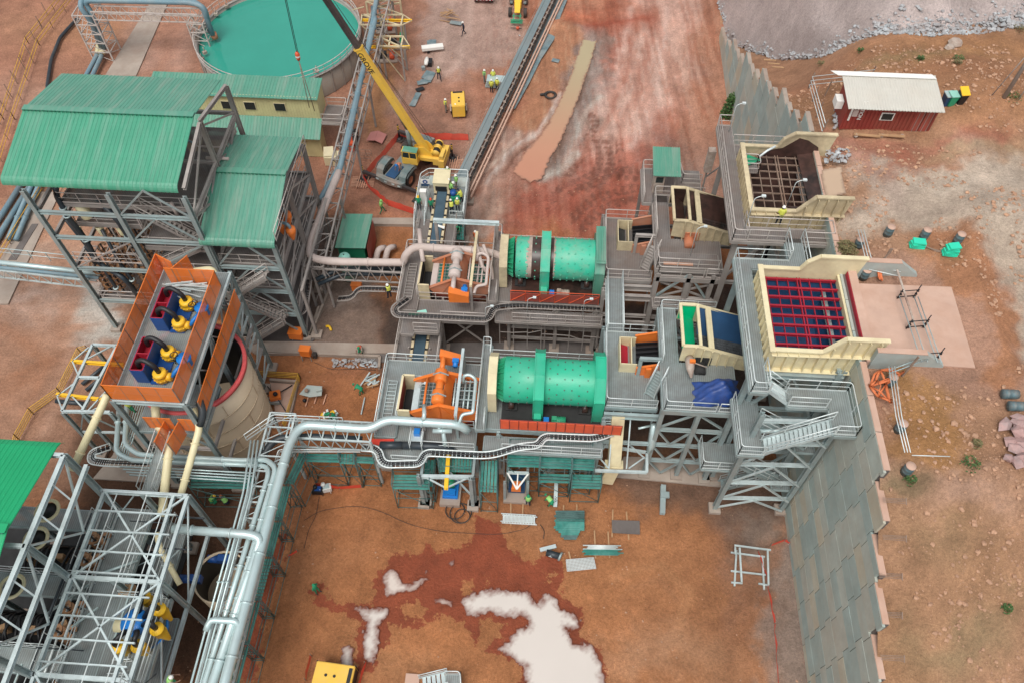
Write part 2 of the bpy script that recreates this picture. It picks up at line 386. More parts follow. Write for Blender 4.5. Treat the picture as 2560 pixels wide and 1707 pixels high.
SOIL=soil_mat('soil')
def painter(base,zones,blobs,seed=3):
    def f(X,Y,Z):
        w1=(fbm(X,Y,.25,seed)-.5)*5+(fbm(X,Y,1.3,seed+2)-.5)*2.2;w2=(fbm(X,Y,.25,seed+40)-.5)*5+(fbm(X,Y,1.3,seed+42)-.5)*2.2
        Xd,Yd=X+w1,Y+w2;C=np.tile(np.array(base,float),(len(X),1))
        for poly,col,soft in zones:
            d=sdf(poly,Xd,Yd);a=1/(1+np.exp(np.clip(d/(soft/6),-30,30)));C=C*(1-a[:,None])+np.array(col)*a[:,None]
        for(bx,by),rx,ry,ang,col,st in blobs:
            dx,dy=Xd-bx,Yd-by;ca,sa=math.cos(ang),math.sin(ang);u=(dx*ca+dy*sa)/rx;v=(-dx*sa+dy*ca)/ry
            a=st*np.exp(-(u*u+v*v));C=C*(1-a[:,None])+np.array(col)*a[:,None]
        st=(fbm(X,Y,.12,seed+9)-.5);C=.9*C*(1+.5*st[:,None])*(1+.45*(fbm(X,Y,.9,seed+21)-.5))[:,None]*(1+.25*(fbm(X,Y,3.5,seed+22,3)-.5))[:,None]
        return C
    return f
WET=c4((915,440),(1085,480),(1140,640),(1240,730),(1330,740),(1400,690),(1510,730),(1525,830),(1490,970),(1560,1010),(1640,1060),(1655,1170),(1620,1220),(1690,1290),(1760,1320),(1800,1420),(1830,1700),(1230,1700),(1220,1440),(1130,1400),(980,1330),(1100,1250),(1110,1170),(1020,1120),(930,1170),(960,1240),(920,1290),(880,1230),(820,1150),(700,1090),(600,1150),(520,1190),(400,1180),(330,1160),(350,1230),(270,1370),(210,1490),(110,1480),(100,1250),(150,1160),(0,1080),(-150,1040),(-210,960),(-190,880),(-120,900),(-80,990),(0,1030),(210,1030),(245,950),(225,860),(330,740),(400,690),(530,680),(600,640),(660,670),(800,650),(910,570))
DRY=[c4((400,1040),(450,1010),(540,1020),(580,1080),(560,1140),(470,1140)),c4((830,870),(890,870),(910,970),(840,975)),c4((960,850),(1000,850),(1005,890),(985,915)),c4((1380,820),(1450,800),(1460,850),(1400,860))]
WETW=g0(WET);DRYW=[g0(d) for d in DRY]
WET2=g0([(585,1700),(600,1560),(660,1420),(690,1350),(720,1330),(700,1420),(660,1540),(640,1700)])
def wetf(X,Y):
    d=np.minimum(sdf(WETW,X,Y),sdf(WET2,X,Y))
    for p in DRYW:d=np.maximum(d,-sdf(p,X,Y))
    return d
GZ=[
(g0([(400,560),(2000,560),(2000,-60),(-200,-60),(-200,560)]),(.43,.205,.13),6),
(g0([(-100,500),(330,420),(460,1180),(-100,1250)]),(.46,.25,.16),4),
(g0([(1170,560),(1260,420),(1400,360),(1480,180),(1560,-30),(1700,-30),(1690,330),(1600,600)]),(.47,.165,.11),4),
(g0([(1560,-30),(1760,-30),(1730,180),(1640,330),(1500,420),(1470,300),(1540,150)]),(.60,.385,.31),3),
(g0([(1420,90),(1520,60),(1520,200),(1470,300),(1420,430),(1340,430),(1400,260)]),(.33,.26,.225),2.2),
(g0([(1330,60),(1410,20),(1450,90),(1430,170),(1360,330),(1290,330),(1300,170)]),(.48,.255,.15),2),
(g0([(1180,430),(1260,300),(1330,330),(1270,420),(1200,560),(1140,600)]),(.52,.36,.29),2),
(g0([(1050,-20),(1330,-20),(1260,160),(1140,200),(1060,150)]),(.47,.31,.25),2.5),
(g0([(930,330),(1120,300),(1160,420),(1080,520),(900,520)]),(.30,.15,.10),3),
(g0([(960,60),(1000,150),(960,330),(900,330),(900,120)]),(.46,.22,.10),2),
(g0([(930,770),(1620,760),(1900,700),(1980,950),(1860,1140),(1300,1060),(930,930)]),(.095,.065,.052),2.5),  # wet soil between the lines, darkened further for shade under the platforms
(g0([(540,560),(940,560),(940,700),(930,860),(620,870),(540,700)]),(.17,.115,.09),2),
(g0([(760,640),(940,690),(930,850),(730,860)]),(.26,.18,.14),2),
(g0([(1500,1130),(2000,1150),(2010,1300),(1850,1330),(1560,1230)]),(.17,.10,.07),3),
(g0([(200,1000),(600,1000),(760,1180),(600,1700),(100,1700)]),(.12,.06,.035),2.5),  # soil below the unfinished building, its shade painted in as dark colour
(g0([(1960,1290),(2030,1420),(2090,1740),(1950,1740),(1930,1500)]),(.36,.27,.22),1.5),
(g0([(190,710),(290,700),(300,850),(180,860)]),(.56,.52,.46),1.2),
]
def bl(x,y,rx,ry,col,st=.6,ang=0,z=0):return(tuple(P(x,y,z)[:2]),rx,ry,ang,col,st)
GB=[bl(1330,540,5,2,(.36,.12,.075),.7),bl(1420,480,5,1.6,(.40,.13,.09),.6,.4),bl(1250,500,1.2,4,(.52,.40,.31),.7,-.5),bl(1175,560,2,2.5,(.38,.30,.25),.7),bl(1215,420,.8,5,(.26,.14,.10),.7,-.55),bl(1395,320,.5,10,(.25,.17,.13),.6,-.3),bl(1460,330,1.5,5,(.30,.26,.23),.7,-.3),bl(1430,400,1.2,3,(.45,.41,.35),.6,-.4),bl(60,640,4,2,(.62,.47,.38),.6),bl(120,750,3,1.2,(.60,.40,.30),.6,.5),bl(40,760,3,1.5,(.60,.45,.38),.6),bl(90,900,4,1.2,(.42,.18,.09),.7,1.0),bl(150,830,3,1,(.55,.35,.25),.5,1.1),bl(230,690,1.6,1,(.36,.12,.06),.9),
bl(60,60,6,4,(.45,.24,.14),.5),bl(60,240,6,4,(.55,.33,.24),.6),bl(350,120,2,7,(.52,.33,.26),.7,.35),bl(240,80,5,4,(.47,.24,.12),.6),bl(460,130,2,8,(.58,.36,.28),.6,.3),
bl(1600,1400,6,5,(.44,.20,.09),.5),bl(1750,1500,5,6,(.36,.17,.085),.5),bl(1150,1200,4,1.5,(.32,.14,.07),.6),bl(1700,1650,6,2,(.56,.33,.20),.5),bl(1860,1440,1.5,5,(.30,.17,.12),.5),bl(760,1250,2,4,(.33,.13,.06),.6,.2),
bl(800,1380,5,3,(.44,.20,.095),.5),bl(1000,1660,6,2,(.50,.25,.12),.5),bl(1380,1300,4,2,(.42,.20,.10),.5),bl(1900,1330,1.2,3,(.30,.24,.20),.7),
bl(880,930,3,1.5,(.28,.12,.07),.6),bl(800,1000,3,3,(.30,.12,.06),.6),bl(860,750,3,1.4,(.34,.27,.23),.7,.4),bl(830,860,2.5,1,(.28,.22,.18),.6),
bl(1330,500,4,1.5,(.34,.12,.08),.7,.9),bl(1440,520,3,1,(.36,.11,.07),.7,.5),bl(1500,430,3,2,(.46,.20,.15),.5),bl(1180,350,2.5,4,(.50,.34,.27),.6),bl(1250,480,2,5,(.40,.25,.19),.6,-.5),
bl(1650,380,2,4,(.30,.22,.19),.7),bl(1740,450,3,5,(.24,.17,.145),.7),bl(1700,200,2,8,(.46,.28,.21),.6),bl(1540,30,5,3,(.47,.17,.10),.8),bl(1480,50,6,1.5,(.46,.15,.08),.8),bl(1780,130,3,10,(.40,.20,.13),.7),
bl(860,290,3,5,(.34,.20,.14),.5),bl(1000,250,2,3,(.43,.32,.27),.6,.4),bl(1080,300,3,1.5,(.27,.15,.11),.6),bl(1120,90,3,8,(.50,.35,.29),.5),bl(900,120,2,3,(.45,.20,.08),.6)]
def trk(px,w,col,st):return(g0(px),w,col,st)
TR=[trk([(1600,20),(1560,200),(1500,330),(1430,420),(1400,520)],.5,(.36,.15,.10),.5),trk([(1640,20),(1600,220),(1540,350),(1480,450),(1430,560)],.5,(.36,.15,.10),.5),trk([(1580,20),(1540,190),(1480,300),(1410,400)],.35,(.62,.42,.35),.5),trk([(1670,20),(1640,240),(1580,370)],.5,(.66,.47,.40),.5),
trk([(1500,345),(1500,420),(1470,470)],.3,(.24,.12,.09),.7),trk([(1525,345),(1530,420),(1500,480)],.3,(.24,.12,.09),.7),trk([(1610,480),(1500,480),(1440,560)],.3,(.26,.09,.06),.8),trk([(1590,500),(1510,500),(1455,580)],.3,(.26,.09,.06),.8),trk([(1620,440),(1480,430),(1390,480)],.3,(.30,.12,.09),.6),
trk([(1470,290),(1480,330),(1500,300)],.4,(.20,.15,.12),.7),trk([(20,820),(120,900),(60,1050)],.5,(.38,.17,.09),.5),trk([(60,780),(180,880),(110,1080)],.5,(.56,.34,.24),.5),trk([(180,700),(130,900),(60,1000)],.4,(.4,.2,.12),.5),
trk([(1560,1500),(1620,1600),(1640,1700)],.35,(.30,.14,.07),.35),trk([(1540,1440),(1640,1410),(1720,1480),(1700,1560)],.35,(.50,.25,.12),.35),trk([(1580,1470),(1650,1450),(1690,1500)],.3,(.30,.15,.08),.35),
trk([(1400,238),(1385,270),(1368,302),(1350,328),(1312,352),(1270,387),(1245,422),(1222,462)],.3,(.56,.48,.43),.85),trk([(1415,240),(1398,280),(1378,315),(1358,340),(1325,362),(1285,398),(1260,432)],.25,(.20,.10,.07),.8),trk([(1480,120),(1455,220),(1415,330),(1370,430)],.35,(.19,.12,.09),.7),trk([(1440,380),(1400,430),(1350,445)],.5,(.52,.48,.42),.6),trk([(1500,240),(1460,300),(1440,340)],.4,(.55,.50,.44),.6),trk([(1480,75),(1540,60),(1610,50)],1.2,(.36,.10,.06),.8),trk([(1300,330),(1250,400),(1180,440),(1145,520),(1130,600)],.35,(.66,.54,.45),.6),trk([(1240,480),(1200,560)],.6,(.20,.13,.10),.5),trk([(995,160),(1020,230),(1000,280)],.3,(.28,.13,.08),.6),trk([(1180,0),(1150,150),(1100,200)],.5,(.56,.4,.33),.5),trk([(1130,0),(1100,150),(1080,200)],.5,(.56,.4,.33),.4)]
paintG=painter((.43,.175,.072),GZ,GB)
TREAD=[(g0(p),w,k) for p,w,k in[([(1490,355),(1500,400),(1488,440),(1450,470)],.45,3),([(1515,355),(1530,400),(1515,445),(1480,480)],.45,3),([(1545,360),(1560,420),(1540,450)],.4,-3),([(1620,465),(1540,480),(1480,500),(1430,550)],.5,2),([(1640,485),(1560,500),(1500,525),(1460,570)],.5,2),([(1600,430),(1500,425),(1400,470)],.4,3),([(1590,445),(1510,445),(1420,490)],.4,3),([(1480,290),(1490,320),(1470,345)],.5,2),([(1450,400),(1420,440),(1370,520)],.4,3)]]
def colG(X,Y,Z):
    C=paintG(X,Y,Z);wx=(fbm(X,Y,.5,77)-.5)*1.2;wy=(fbm(X,Y,.5,99)-.5)*1.2
    for pl,w,col,st in TR:
        d=sdf(pl,X+wx,Y+wy,False);a=st*np.exp(-(d/w)**2);C=C*(1-a[:,None])+np.array(col)*a[:,None]
    for pl,wd,sk in TREAD:
        best=np.full(X.shape,1e9);al=np.zeros(X.shape);L0_=0
        for(ax,ay),(bx,by) in zip(pl,pl[1:]):
            ex,ey=bx-ax,by-ay;L_=math.hypot(ex,ey);t=np.clip(((X-ax)*ex+(Y-ay)*ey)/L_**2,0,1);dd=np.hypot(X-ax-t*ex,Y-ay-t*ey);k=dd<best;best[k]=dd[k];al[k]=L0_+t[k]*L_;L0_+=L_
        a=(best<wd)*(np.sin(al*2*math.pi/.85+best*sk)>.1)*.55*(fbm(X,Y,.5,12)>.38)+(best<wd)*.18;C=C*(1-a[:,None])+np.array((.20,.085,.06))*a[:,None]
    sx=fbm(X+Y*.1,Y*.07,1.1,55)-.5+.8*(fbm(X+Y*.1,Y*.05,3.0,56,3)-.5);rd=sstep(42,50,Y)*sstep(-12,-4,X);C*=(1+(.15+.42*rd)*sx*(Y>42))[:,None];C*=np.stack([1+0*rd,1-.12*rd*(sx<0),1-.16*rd*(sx<0)],1)
    return C
RIDGE=[(g0(p),w,h) for p,w,h in[([(1400,235),(1385,268),(1368,300),(1350,326),(1312,350),(1270,385),(1245,420),(1222,460),(1205,520)],.4,.35),([(1480,90),(1530,70),(1600,55)],.8,.5),([(1000,150),(1025,215),(1010,270),(985,300)],.4,.35),([(1640,470),(1500,470),(1420,540)],.3,.3),([(1545,350),(1560,430),(1480,500)],.3,.25),([(1620,400),(1540,440),(1440,470),(1380,540)],.35,.3),([(100,830),(160,900),(90,1020)],.4,.25)]]
def ridges(X,Y):
    z=0
    for pl,w,h in RIDGE:z=z+h*np.exp(-(sdf(pl,X+(fbm(X,Y,.8,3)-.5),Y+(fbm(X,Y,.8,4)-.5),False)/w)**2)*(.5+fbm(X,Y,1.5,9))
    return z+(fbm(X+Y*.1,Y*.12,1.3,88)-.5)*.35*sstep(42,50,Y)*sstep(-8,0,X)*(X<19)
def zG(X,Y):return ridges(X,Y)+(fbm(X,Y,.3,5)-.5)*.10-.06+np.where(Y>88,18*sstep(16,46,X+(Y-90)*.25)*sstep(86,92,Y),0)+.5*np.exp(-(((X-1.5)/3.5)**2+((Y-89)/1.8)**2))*(1+fbm(X,Y,.8,6))
XW=20.1
xs=axis(-95,60,[(-95,-26,.8),(-26,21,.22)],.8);ys=axis(-8,190,[(-8,6,1),(6,42,.22),(42,64,.2),(64,100,.35)],2.0)
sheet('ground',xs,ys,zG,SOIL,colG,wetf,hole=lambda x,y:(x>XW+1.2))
# ---- upper terrace
WB,WE=51.5,89.3
def wall_top(Y):return np.where(Y<WB,18.0,np.clip(18.0*(WE-Y)/(WE-WB),0,18))
def zT(X,Y):
    w=wall_top(Y)-.5;t=np.clip((X-XW-1)/np.maximum(2.0,(Y-WB)*.5+2),0,1);z=w+(18.0-w)*sstep(0,1,t)
    back=sstep(86,92,Y);zb=18*sstep(16,46,X+(Y-90)*.25)
    z=z*(1-back)+zb*back
    z=z-np.clip(21.0-Y,0,40)*.55-.9*sstep(22.5,20.5,Y)*sstep(XW+2.5,XW,X)
    rough=(fbm(X,Y,.22,21)-.5)*1.3*sstep(27,36,X)+(fbm(X,Y,.6,22)-.5)*.5
    dx,dy=(X-31.5)/3.0,(Y-33)/8.5;rr=np.sqrt(dx*dx+dy*dy);rough+=1.0*np.exp(-((rr-1.05)/.3)**2)*(X>27)
    rough+=1.8*np.exp(-(((X-35)/5)**2+((Y-55)/4)**2))
    flat=np.exp(-(((X-24)/5)**6+((Y-32)/6)**6));rough*=(1-flat)
    keep=sstep(XW+.3,XW+2.5,X)
    return z+rough*(.25+.75*keep)+.02
T18=lambda px:g0(px,18)
TZ=[(T18([(2100,640),(2560,600),(2600,1000),(2200,1000)]),(.44,.25,.17),2.5),
(T18([(2120,420),(2240,400),(2560,390),(2600,640),(2480,640),(2350,560),(2120,560)]),(.54,.43,.335),1.6),
(T18([(2440,560),(2600,520),(2640,1000),(2560,900),(2540,720)]),(.50,.40,.31),1.4),
(T18([(2280,620),(2400,560),(2480,660),(2540,800),(2520,960),(2460,930),(2420,740),(2330,700)]),(.42,.20,.105),1.0),
(T18([(2060,340),(2480,330),(2500,390),(2200,420),(2080,400)]),(.42,.18,.115),1.2),
(T18([(1760,100),(2700,60),(2700,330),(2100,300)]),(.43,.22,.115),3),
(T18([(2100,880),(2200,900),(2280,1200),(2200,1240)]),(.50,.28,.19),1.2),
(T18([(2200,900),(2420,1000),(2420,1180),(2260,1160)]),(.42,.22,.09),1.5)]
TB=[bl(2300,1100,3,2,(.40,.20,.08),.6,0,18),bl(2450,1230,3,1.2,(.56,.36,.27),.7,0,18),bl(2280,1220,1.2,.8,(.20,.18,.10),.7,0,18),bl(2480,1400,4,4,(.36,.20,.10),.5,0,18),bl(2400,1330,2.5,1,(.30,.20,.11),.5,0,18),
bl(2480,1550,3,1.2,(.24,.20,.11),.6,.3,18),bl(2300,1600,3,3,(.44,.23,.11),.5,0,18),bl(2380,450,5,.7,(.62,.52,.42),.6,-.1,18),bl(2300,510,5,.6,(.48,.37,.29),.6,-.1,18),bl(2400,380,5,.8,(.40,.30,.17),.7,.05,18),
bl(2250,380,2,.5,(.46,.16,.10),.8,0,18),bl(2450,330,1.6,1,(.46,.17,.10),.7,0,18),bl(2400,200,5,3,(.40,.18,.09),.6,0,18),bl(2450,130,8,1.5,(.46,.23,.10),.6,.15,18),bl(2150,160,5,1.2,(.38,.22,.11),.6,0,18),bl(2250,140,5,.8,(.28,.22,.11),.6,0,18),
bl(2170,440,1.5,3,(.46,.34,.28),.6,0,18),bl(2500,500,1.5,6,(.62,.50,.40),.5,.2,18),bl(1950,110,5,6,(.46,.23,.13),.6,0,12),bl(2030,200,4,3,(.44,.20,.115),.6,0,14)]
paintT=painter((.44,.245,.145),TZ,TB,13)
xs=axis(XW,90,[(XW,40,.22)],.8);ys=axis(-8,190,[(-8,6,1),(6,70,.25),(70,100,.5)],2.0)
sheet('upper_ground',xs,ys,zT,SOIL,paintT,hole=lambda x,y:(y>86)&(x<0))
# ---- waste rock slope behind
WR=[P(x,y,z) for x,y,z in[(1760,-60,0),(1800,-12,2.5),(1900,35,8.5),(2000,75,12.5),(2070,95,15),(2200,98,17),(2330,85,18),(2460,70,18),(2600,50,18),(2800,20,18)]]
def wr_y(X):return np.interp(X,[p.x for p in WR],[p.y for p in WR])
def zW(X,Y):
    b=wr_y(X)+(fbm(X,Y*0,.3,8)-.5)*2.5;d=Y-b;base=np.where(X<XW+1,zG(X,Y),zT(X,Y))
    gul=np.abs(fbm(X+Y*.35,Y*.08,.55,31)-.5)*1.8+np.abs(fbm(X+Y*.35,Y*.06,1.6,35)-.5)*1.1
    return np.where(d>0,base+d*.62-gul*np.clip(d*.5,0,1.2)+(fbm(X,Y,1.2,33)-.5)*.5,base-.5+d*.1)
def colW(X,Y,Z):
    n=fbm(X+Y*.35,Y*.1,.55,31)[:,None];k=sstep(35,62,X)[:,None];A=np.array((.47,.39,.365));B=np.array((.40,.44,.46))
    C=(A*(1-k)+B*k)*(.72+.6*n)*(1+.3*(fbm(X,Y,.1,3)[:,None]-.5));return C
xs=axis(10,100,[(14,75,.35)],1);ys=axis(60,150,[(68,110,.35)],1)
sheet('waste_rock_slope',xs,ys,zW,SOIL,colW,hole=lambda x,y:(y<wr_y(x)-.8)|(x<WR[0].x))
# ---- puddles
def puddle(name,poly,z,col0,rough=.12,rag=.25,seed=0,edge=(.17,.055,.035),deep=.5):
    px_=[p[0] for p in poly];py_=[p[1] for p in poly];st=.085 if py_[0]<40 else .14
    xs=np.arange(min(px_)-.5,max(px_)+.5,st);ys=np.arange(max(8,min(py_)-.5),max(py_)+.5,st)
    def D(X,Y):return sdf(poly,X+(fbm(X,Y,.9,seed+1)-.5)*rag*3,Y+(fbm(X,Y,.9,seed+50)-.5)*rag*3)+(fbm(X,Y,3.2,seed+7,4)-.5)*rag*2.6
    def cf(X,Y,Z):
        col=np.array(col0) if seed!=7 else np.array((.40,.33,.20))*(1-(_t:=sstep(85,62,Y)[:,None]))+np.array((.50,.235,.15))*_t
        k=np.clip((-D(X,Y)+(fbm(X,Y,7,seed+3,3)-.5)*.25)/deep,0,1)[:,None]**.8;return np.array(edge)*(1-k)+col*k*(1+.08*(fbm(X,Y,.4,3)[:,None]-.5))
    m=WATERM[0] if WATERM else None
    if m is None:
        m=bpy.data.materials.new('muddy_water');m.use_nodes=True;n=m.node_tree.nodes;b_=n['Principled BSDF'];q=n.new('ShaderNodeAttribute');q.attribute_name='soil';m.node_tree.links.new(q.outputs['Color'],b_.inputs['Base Color']);b_.inputs['Roughness'].default_value=.1;b_.inputs['Specular IOR Level'].default_value=.6
        no=n.new('ShaderNodeTexNoise');no.inputs['Scale'].default_value=3;bp=n.new('ShaderNodeBump');bp.inputs['Strength'].default_value=.06;m.node_tree.links.new(no.outputs['Fac'],bp.inputs['Height']);m.node_tree.links.new(bp.outputs[0],b_.inputs['Normal']);WATERM.append(m)
    return sheet(name,xs,ys,lambda X,Y:np.full(X.shape,float(z)),m,cf,hole=lambda x,y:D(x,y)>0)
WATERM=[]
PZ=.1
PALE_SKY=(.60,.545,.495)  # pale puddle tones here and below carry the white sky's reflection as colour
puddle('puddle',g0(c4((820,990),(1060,930),(1160,930),(1290,970),(1335,1040),(1400,970),(1460,1000),(1480,1060),(1640,1140),(1630,1210),(1540,1200),(1590,1290),(1720,1330),(1790,1440),(1815,1800),(1260,1800),(1250,1440),(1150,1400),(1050,1350),(1150,1290),(1200,1200),(1280,1180),(1230,1110),(1130,1130),(1010,1090),(880,1100),(830,1040))),PZ,PALE_SKY,.1,.2,1)
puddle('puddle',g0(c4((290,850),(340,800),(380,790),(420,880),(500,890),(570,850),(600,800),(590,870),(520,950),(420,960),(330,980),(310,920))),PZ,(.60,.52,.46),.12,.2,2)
puddle('puddle',g0(c4((60,1050),(200,1060),(330,1050),(330,1110),(250,1180),(270,1300),(230,1440),(170,1400),(150,1280),(180,1150),(120,1090))),PZ,PALE_SKY,.12,.14,3)
puddle('puddle',g0(c4((10,1330),(60,1310),(100,1330),(95,1430),(80,1560),(0,1560))),PZ,PALE_SKY,.12,.1,4)
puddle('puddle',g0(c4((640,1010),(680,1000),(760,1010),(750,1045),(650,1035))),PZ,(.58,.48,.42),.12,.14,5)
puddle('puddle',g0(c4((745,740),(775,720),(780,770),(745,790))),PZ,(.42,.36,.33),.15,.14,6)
puddle('muddy_water',g0(c2((1680,210),(1775,220),(1740,330),(1700,480),(1650,620),(1590,780),(1530,930),(1440,1080),(1380,1230),(1300,1260),(1180,1180),(1240,1080),(1300,1010),(1430,850),(1500,700),(1580,520),(1640,330))),PZ,(.44,.25,.165),.16,.12,7,(.30,.16,.11),.25)
puddle('muddy_water',g0([(1285,790),(1480,785),(1500,805),(1380,815),(1290,812)]),PZ,(.33,.20,.16),.08,.15,8)
puddle('muddy_water',g0([(2052,425),(2105,418),(2112,485),(2065,495),(2055,460)],18.1),18.12,(.50,.36,.25),.2,.05,9,(.3,.2,.14),.2)
# ---- concrete
def slabst(px,z=0,t=.12,m='concrete',name='concrete_slab'):
    mb=MB();mb.prism(g0(px,z+t),z-.3,z+t);return struct(name,mb,m)
slabst([(615,868),(660,852),(1000,860),(1000,882),(640,884)],0,.25)
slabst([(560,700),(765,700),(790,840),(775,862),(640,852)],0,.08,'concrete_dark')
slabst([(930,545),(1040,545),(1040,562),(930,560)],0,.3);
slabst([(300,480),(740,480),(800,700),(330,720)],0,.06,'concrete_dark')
slabst([(900,860),(1620,850),(1640,900),(900,905)],0,.1,'concrete_dark')
slabst([(1530,1190),(1560,1140),(1960,1150),(1990,1215),(1800,1215)],0,.12)
slabst([(232,1195),(330,1080),(480,1090),(460,1210)],0,.1,'concrete')
slabst([(383,-5),(425,-5),(340,190),(262,190)],0,.1,'concrete')
slabst([(95,480),(150,480),(20,760),(-60,760)],0,.1,'concrete')
slabst([(40,650),(95,560),(80,560),(20,650)],0,.16,'concrete_dark')
for a,b in[((783,835),(735,860)),((745,710),(830,705))]:pass
mb=MB()
for a,b in[((776,842),(830,708)),((640,878),(950,892)),((950,892),(948,920)),((675,950),(745,955)),((745,955),(725,1040)),((798,768),(772,850))]:
    mb.beam(P(*a,.15),P(*b,.15),.22,.4)
struct('concrete_kerb',mb,'concrete')
mb=MB();mb.prism(g0([(675,955),(740,960),(725,1040),(690,1040)],.05),0,.05);struct('sump_floor',mb,'concrete_pink')
mb=MB()
pl=[((1384,0),(1418,0)),((1362,50),(1402,40)),((1345,100),(1385,100)),((1325,150),(1352,150)),((1297,210),(1325,205)),((1264,282),(1288,272))]
for i in range(len(pl)-1):mb.slab([P(*pl[i][0],.25+.1*(i%2)),P(*pl[i][1],.2),P(*pl[i+1][1],.2),P(*pl[i+1][0],.25+.1*((i+1)%2))],.04)
mat('sheeting',(.13,.20,.22),.5,0,.4,.9,(.3,.3,.28),.4,bump=.5,bscale=2)
solid('plastic_sheeting',mb,'sheeting','crumpled blue grey plastic sheeting along the far side of the long conveyor','sheeting')
# ---- retaining wall of interlocking panels
PC=['panel_a','panel_b','panel_c','panel_d']
mat('panel_a',(.42,.47,.42),.85,0,.16,.5,(.40,.38,.31),.35);mat('panel_b',(.34,.43,.405),.85,0,.18,.5,(.36,.39,.34),.35)
mat('panel_c',(.47,.47,.38),.85,0,.14,.5,(.45,.35,.24),.3);mat('panel_d',(.43,.45,.39),.85,0,.16,.5,(.42,.36,.28),.3)
def wall(name,y0,y1,topf,label,dy,dz):
    t=thing(name,label,'wall',(XW,(y0+y1)/2,0));rnd=random.Random(5)
    mb=MB();n=int((y1-y0)/dy)
    for i in range(n):
        ya=y0+i*dy;yb=ya+dy;zt=topf(ya,yb)
        k=0;z=-.6
        while z<zt:
            off=.14 if k%2 else-.14;z1=min(z+dz,zt)
            if zt-z1<.35:z1=zt
            r=rnd.random();pc=PC[1 if r<.42 else 2 if r<.42+.30*(z<5)+.05 else 3 if r<.42+.3*(z<5)+.15 else 0]
            mb.box(XW-.16+rnd.uniform(-.012,.012),ya+off+.028,z+.012,XW,yb+off-.028,z1-.012,pc);z=z1;k+=1
    mb.build('wall_panels','panel_a',t)
    bk=MB()
    for i in range(n):
        ya=y0+i*dy;bk.box(XW+.001,ya,-.6,XW+.22,ya+dy,topf(ya,ya+dy)-.05)
    bk.build('backing','concrete_dark',t)
    cp=MB()
    for i in range(n):
        ya=y0+i*dy;zt=topf(ya,ya+dy)
        if not 28.2<ya<36.2:cp.box(XW-.14,ya+.03,zt+.005,XW+.24,ya+dy-.03,zt+.06)
    cp.build('coping','concrete_pink' if y0<40 else 'concrete',t)
    return t
def ft(a,b):
    if a<21.5:
        k=int((a+8)/2.5);return 18-(21.5-a)*.55-(.5 if k%2 else 0)
    return 18.0
wall('retaining_wall',-6,50.3,ft,'tall retaining wall of stepped teal grey concrete panels beside the open yard',2.5,1.13)
def rt(a,b):c=(a+b)/2;k=int((a-50)/2.4);return max(.4,18.0*(WE-c)/(WE-50.3)+(.6 if k%3==0 else-.1))
wall('retaining_wall',50.3,89.3,rt,'tapering concrete retaining wall with sawtooth top behind the dirty hopper',2.4,2.2)
for i,(x,y) in enumerate([(2240,1252),(2240,1345),(2230,1440),(2230,1537),(2235,1645)]):
    mb=MB();p=PX(x-8,y,XW+.4)
    for k in range(4):mb.beam(p+Vector((-.6,-.12+.08*k,.12)),p+Vector((.75,-.1+.09*k,.02+.05*math.sin(k))),.03,.015)
    mb.beam(p+Vector((.7,-.2,.05)),p+Vector((.75,.2,.1)),.05,.05)
    solid('anchor_strap',mb,'steel_rust','bent steel anchor straps behind the wall top, number %s counted from the hopper'%['one','two','three','four','five'][i],'strap','anchor straps along the wall top')
# ---- loose rocks
def rockfield(name,pts,smin,smax,m,kind='stuff',label=None,cat=None):
    v=[];f=[];b=np.array([(1,0,0),(-1,0,0),(0,1,0),(0,-1,0),(0,0,1),(0,0,-1),(.6,.6,.5),(-.6,.5,.6),(.5,-.6,.6),(-.55,-.6,.5)])
    tri=[(0,6,8),(6,4,8),(6,2,7),(6,7,4),(2,1,7),(7,1,9),(7,9,4),(9,8,4),(9,3,8),(8,3,0),(0,2,6),(1,3,9),(0,5,2),(2,5,1),(1,5,3),(3,5,0)]
    for(x,y,z) in pts:
        s=smin+(smax-smin)*random.random()**3;a=random.random()*6.28;sc=(random.uniform(.7,1.2),random.uniform(.7,1.2),random.uniform(.5,.9));o=len(v);ca,sa=math.cos(a),math.sin(a)
        for q in b*(1+rng.uniform(-.2,.2,(10,1))):
            X,Y,Z=q*s*sc;v.append((x+X*ca-Y*sa,y+X*sa+Y*ca,z+Z+s*.15))
        f+=[(i+o,j+o,k+o) for i,j,k in tri]
    mb=MB();mb.add(v,f);o=mb.build(name,m)
    return tag(o,label,cat,None,kind)
def zt1(x,y):return float(zT(np.array([x]),np.array([y]))[0])
def PT(x,y):
    z=18.0
    for _ in range(12):p=P(x,y,z);z=z*.4+zt1(p.x,p.y)*.6
    return P(x,y,z)
mat('stone',(.46,.27,.17),.9,0,.35,3,(.3,.18,.12),.3);mat('stone_grey',(.38,.40,.41),.9,0,.4,1.2,(.28,.22,.2),.4);mat('stone_pink',(.40,.25,.23),.85,0,.25,2,(.3,.28,.28),.3)
xx=rng.uniform(XW+.5,38,8000);yy=rng.uniform(8,62,8000);keep=~((xx<29)&(yy>27.5)&(yy<36.5))&~((xx<31)&(yy>49)&(yy<56))&(fbm(xx,yy,.35,61)>.42);xx,yy=xx[keep],yy[keep]
zz=zT(xx,yy);rockfield('loose_stones',list(zip(xx,yy,zz)),.035,.2,'stone')
xx=rng.uniform(-24,20,2600);yy=rng.uniform(8,88,2600);k=(wetf(xx,yy)>.5)&(fbm(xx,yy,.3,71)>.5);xx,yy=xx[k],yy[k];rockfield('scattered_stones',list(zip(xx,yy,zG(xx,yy))),.02,.10,'stone')
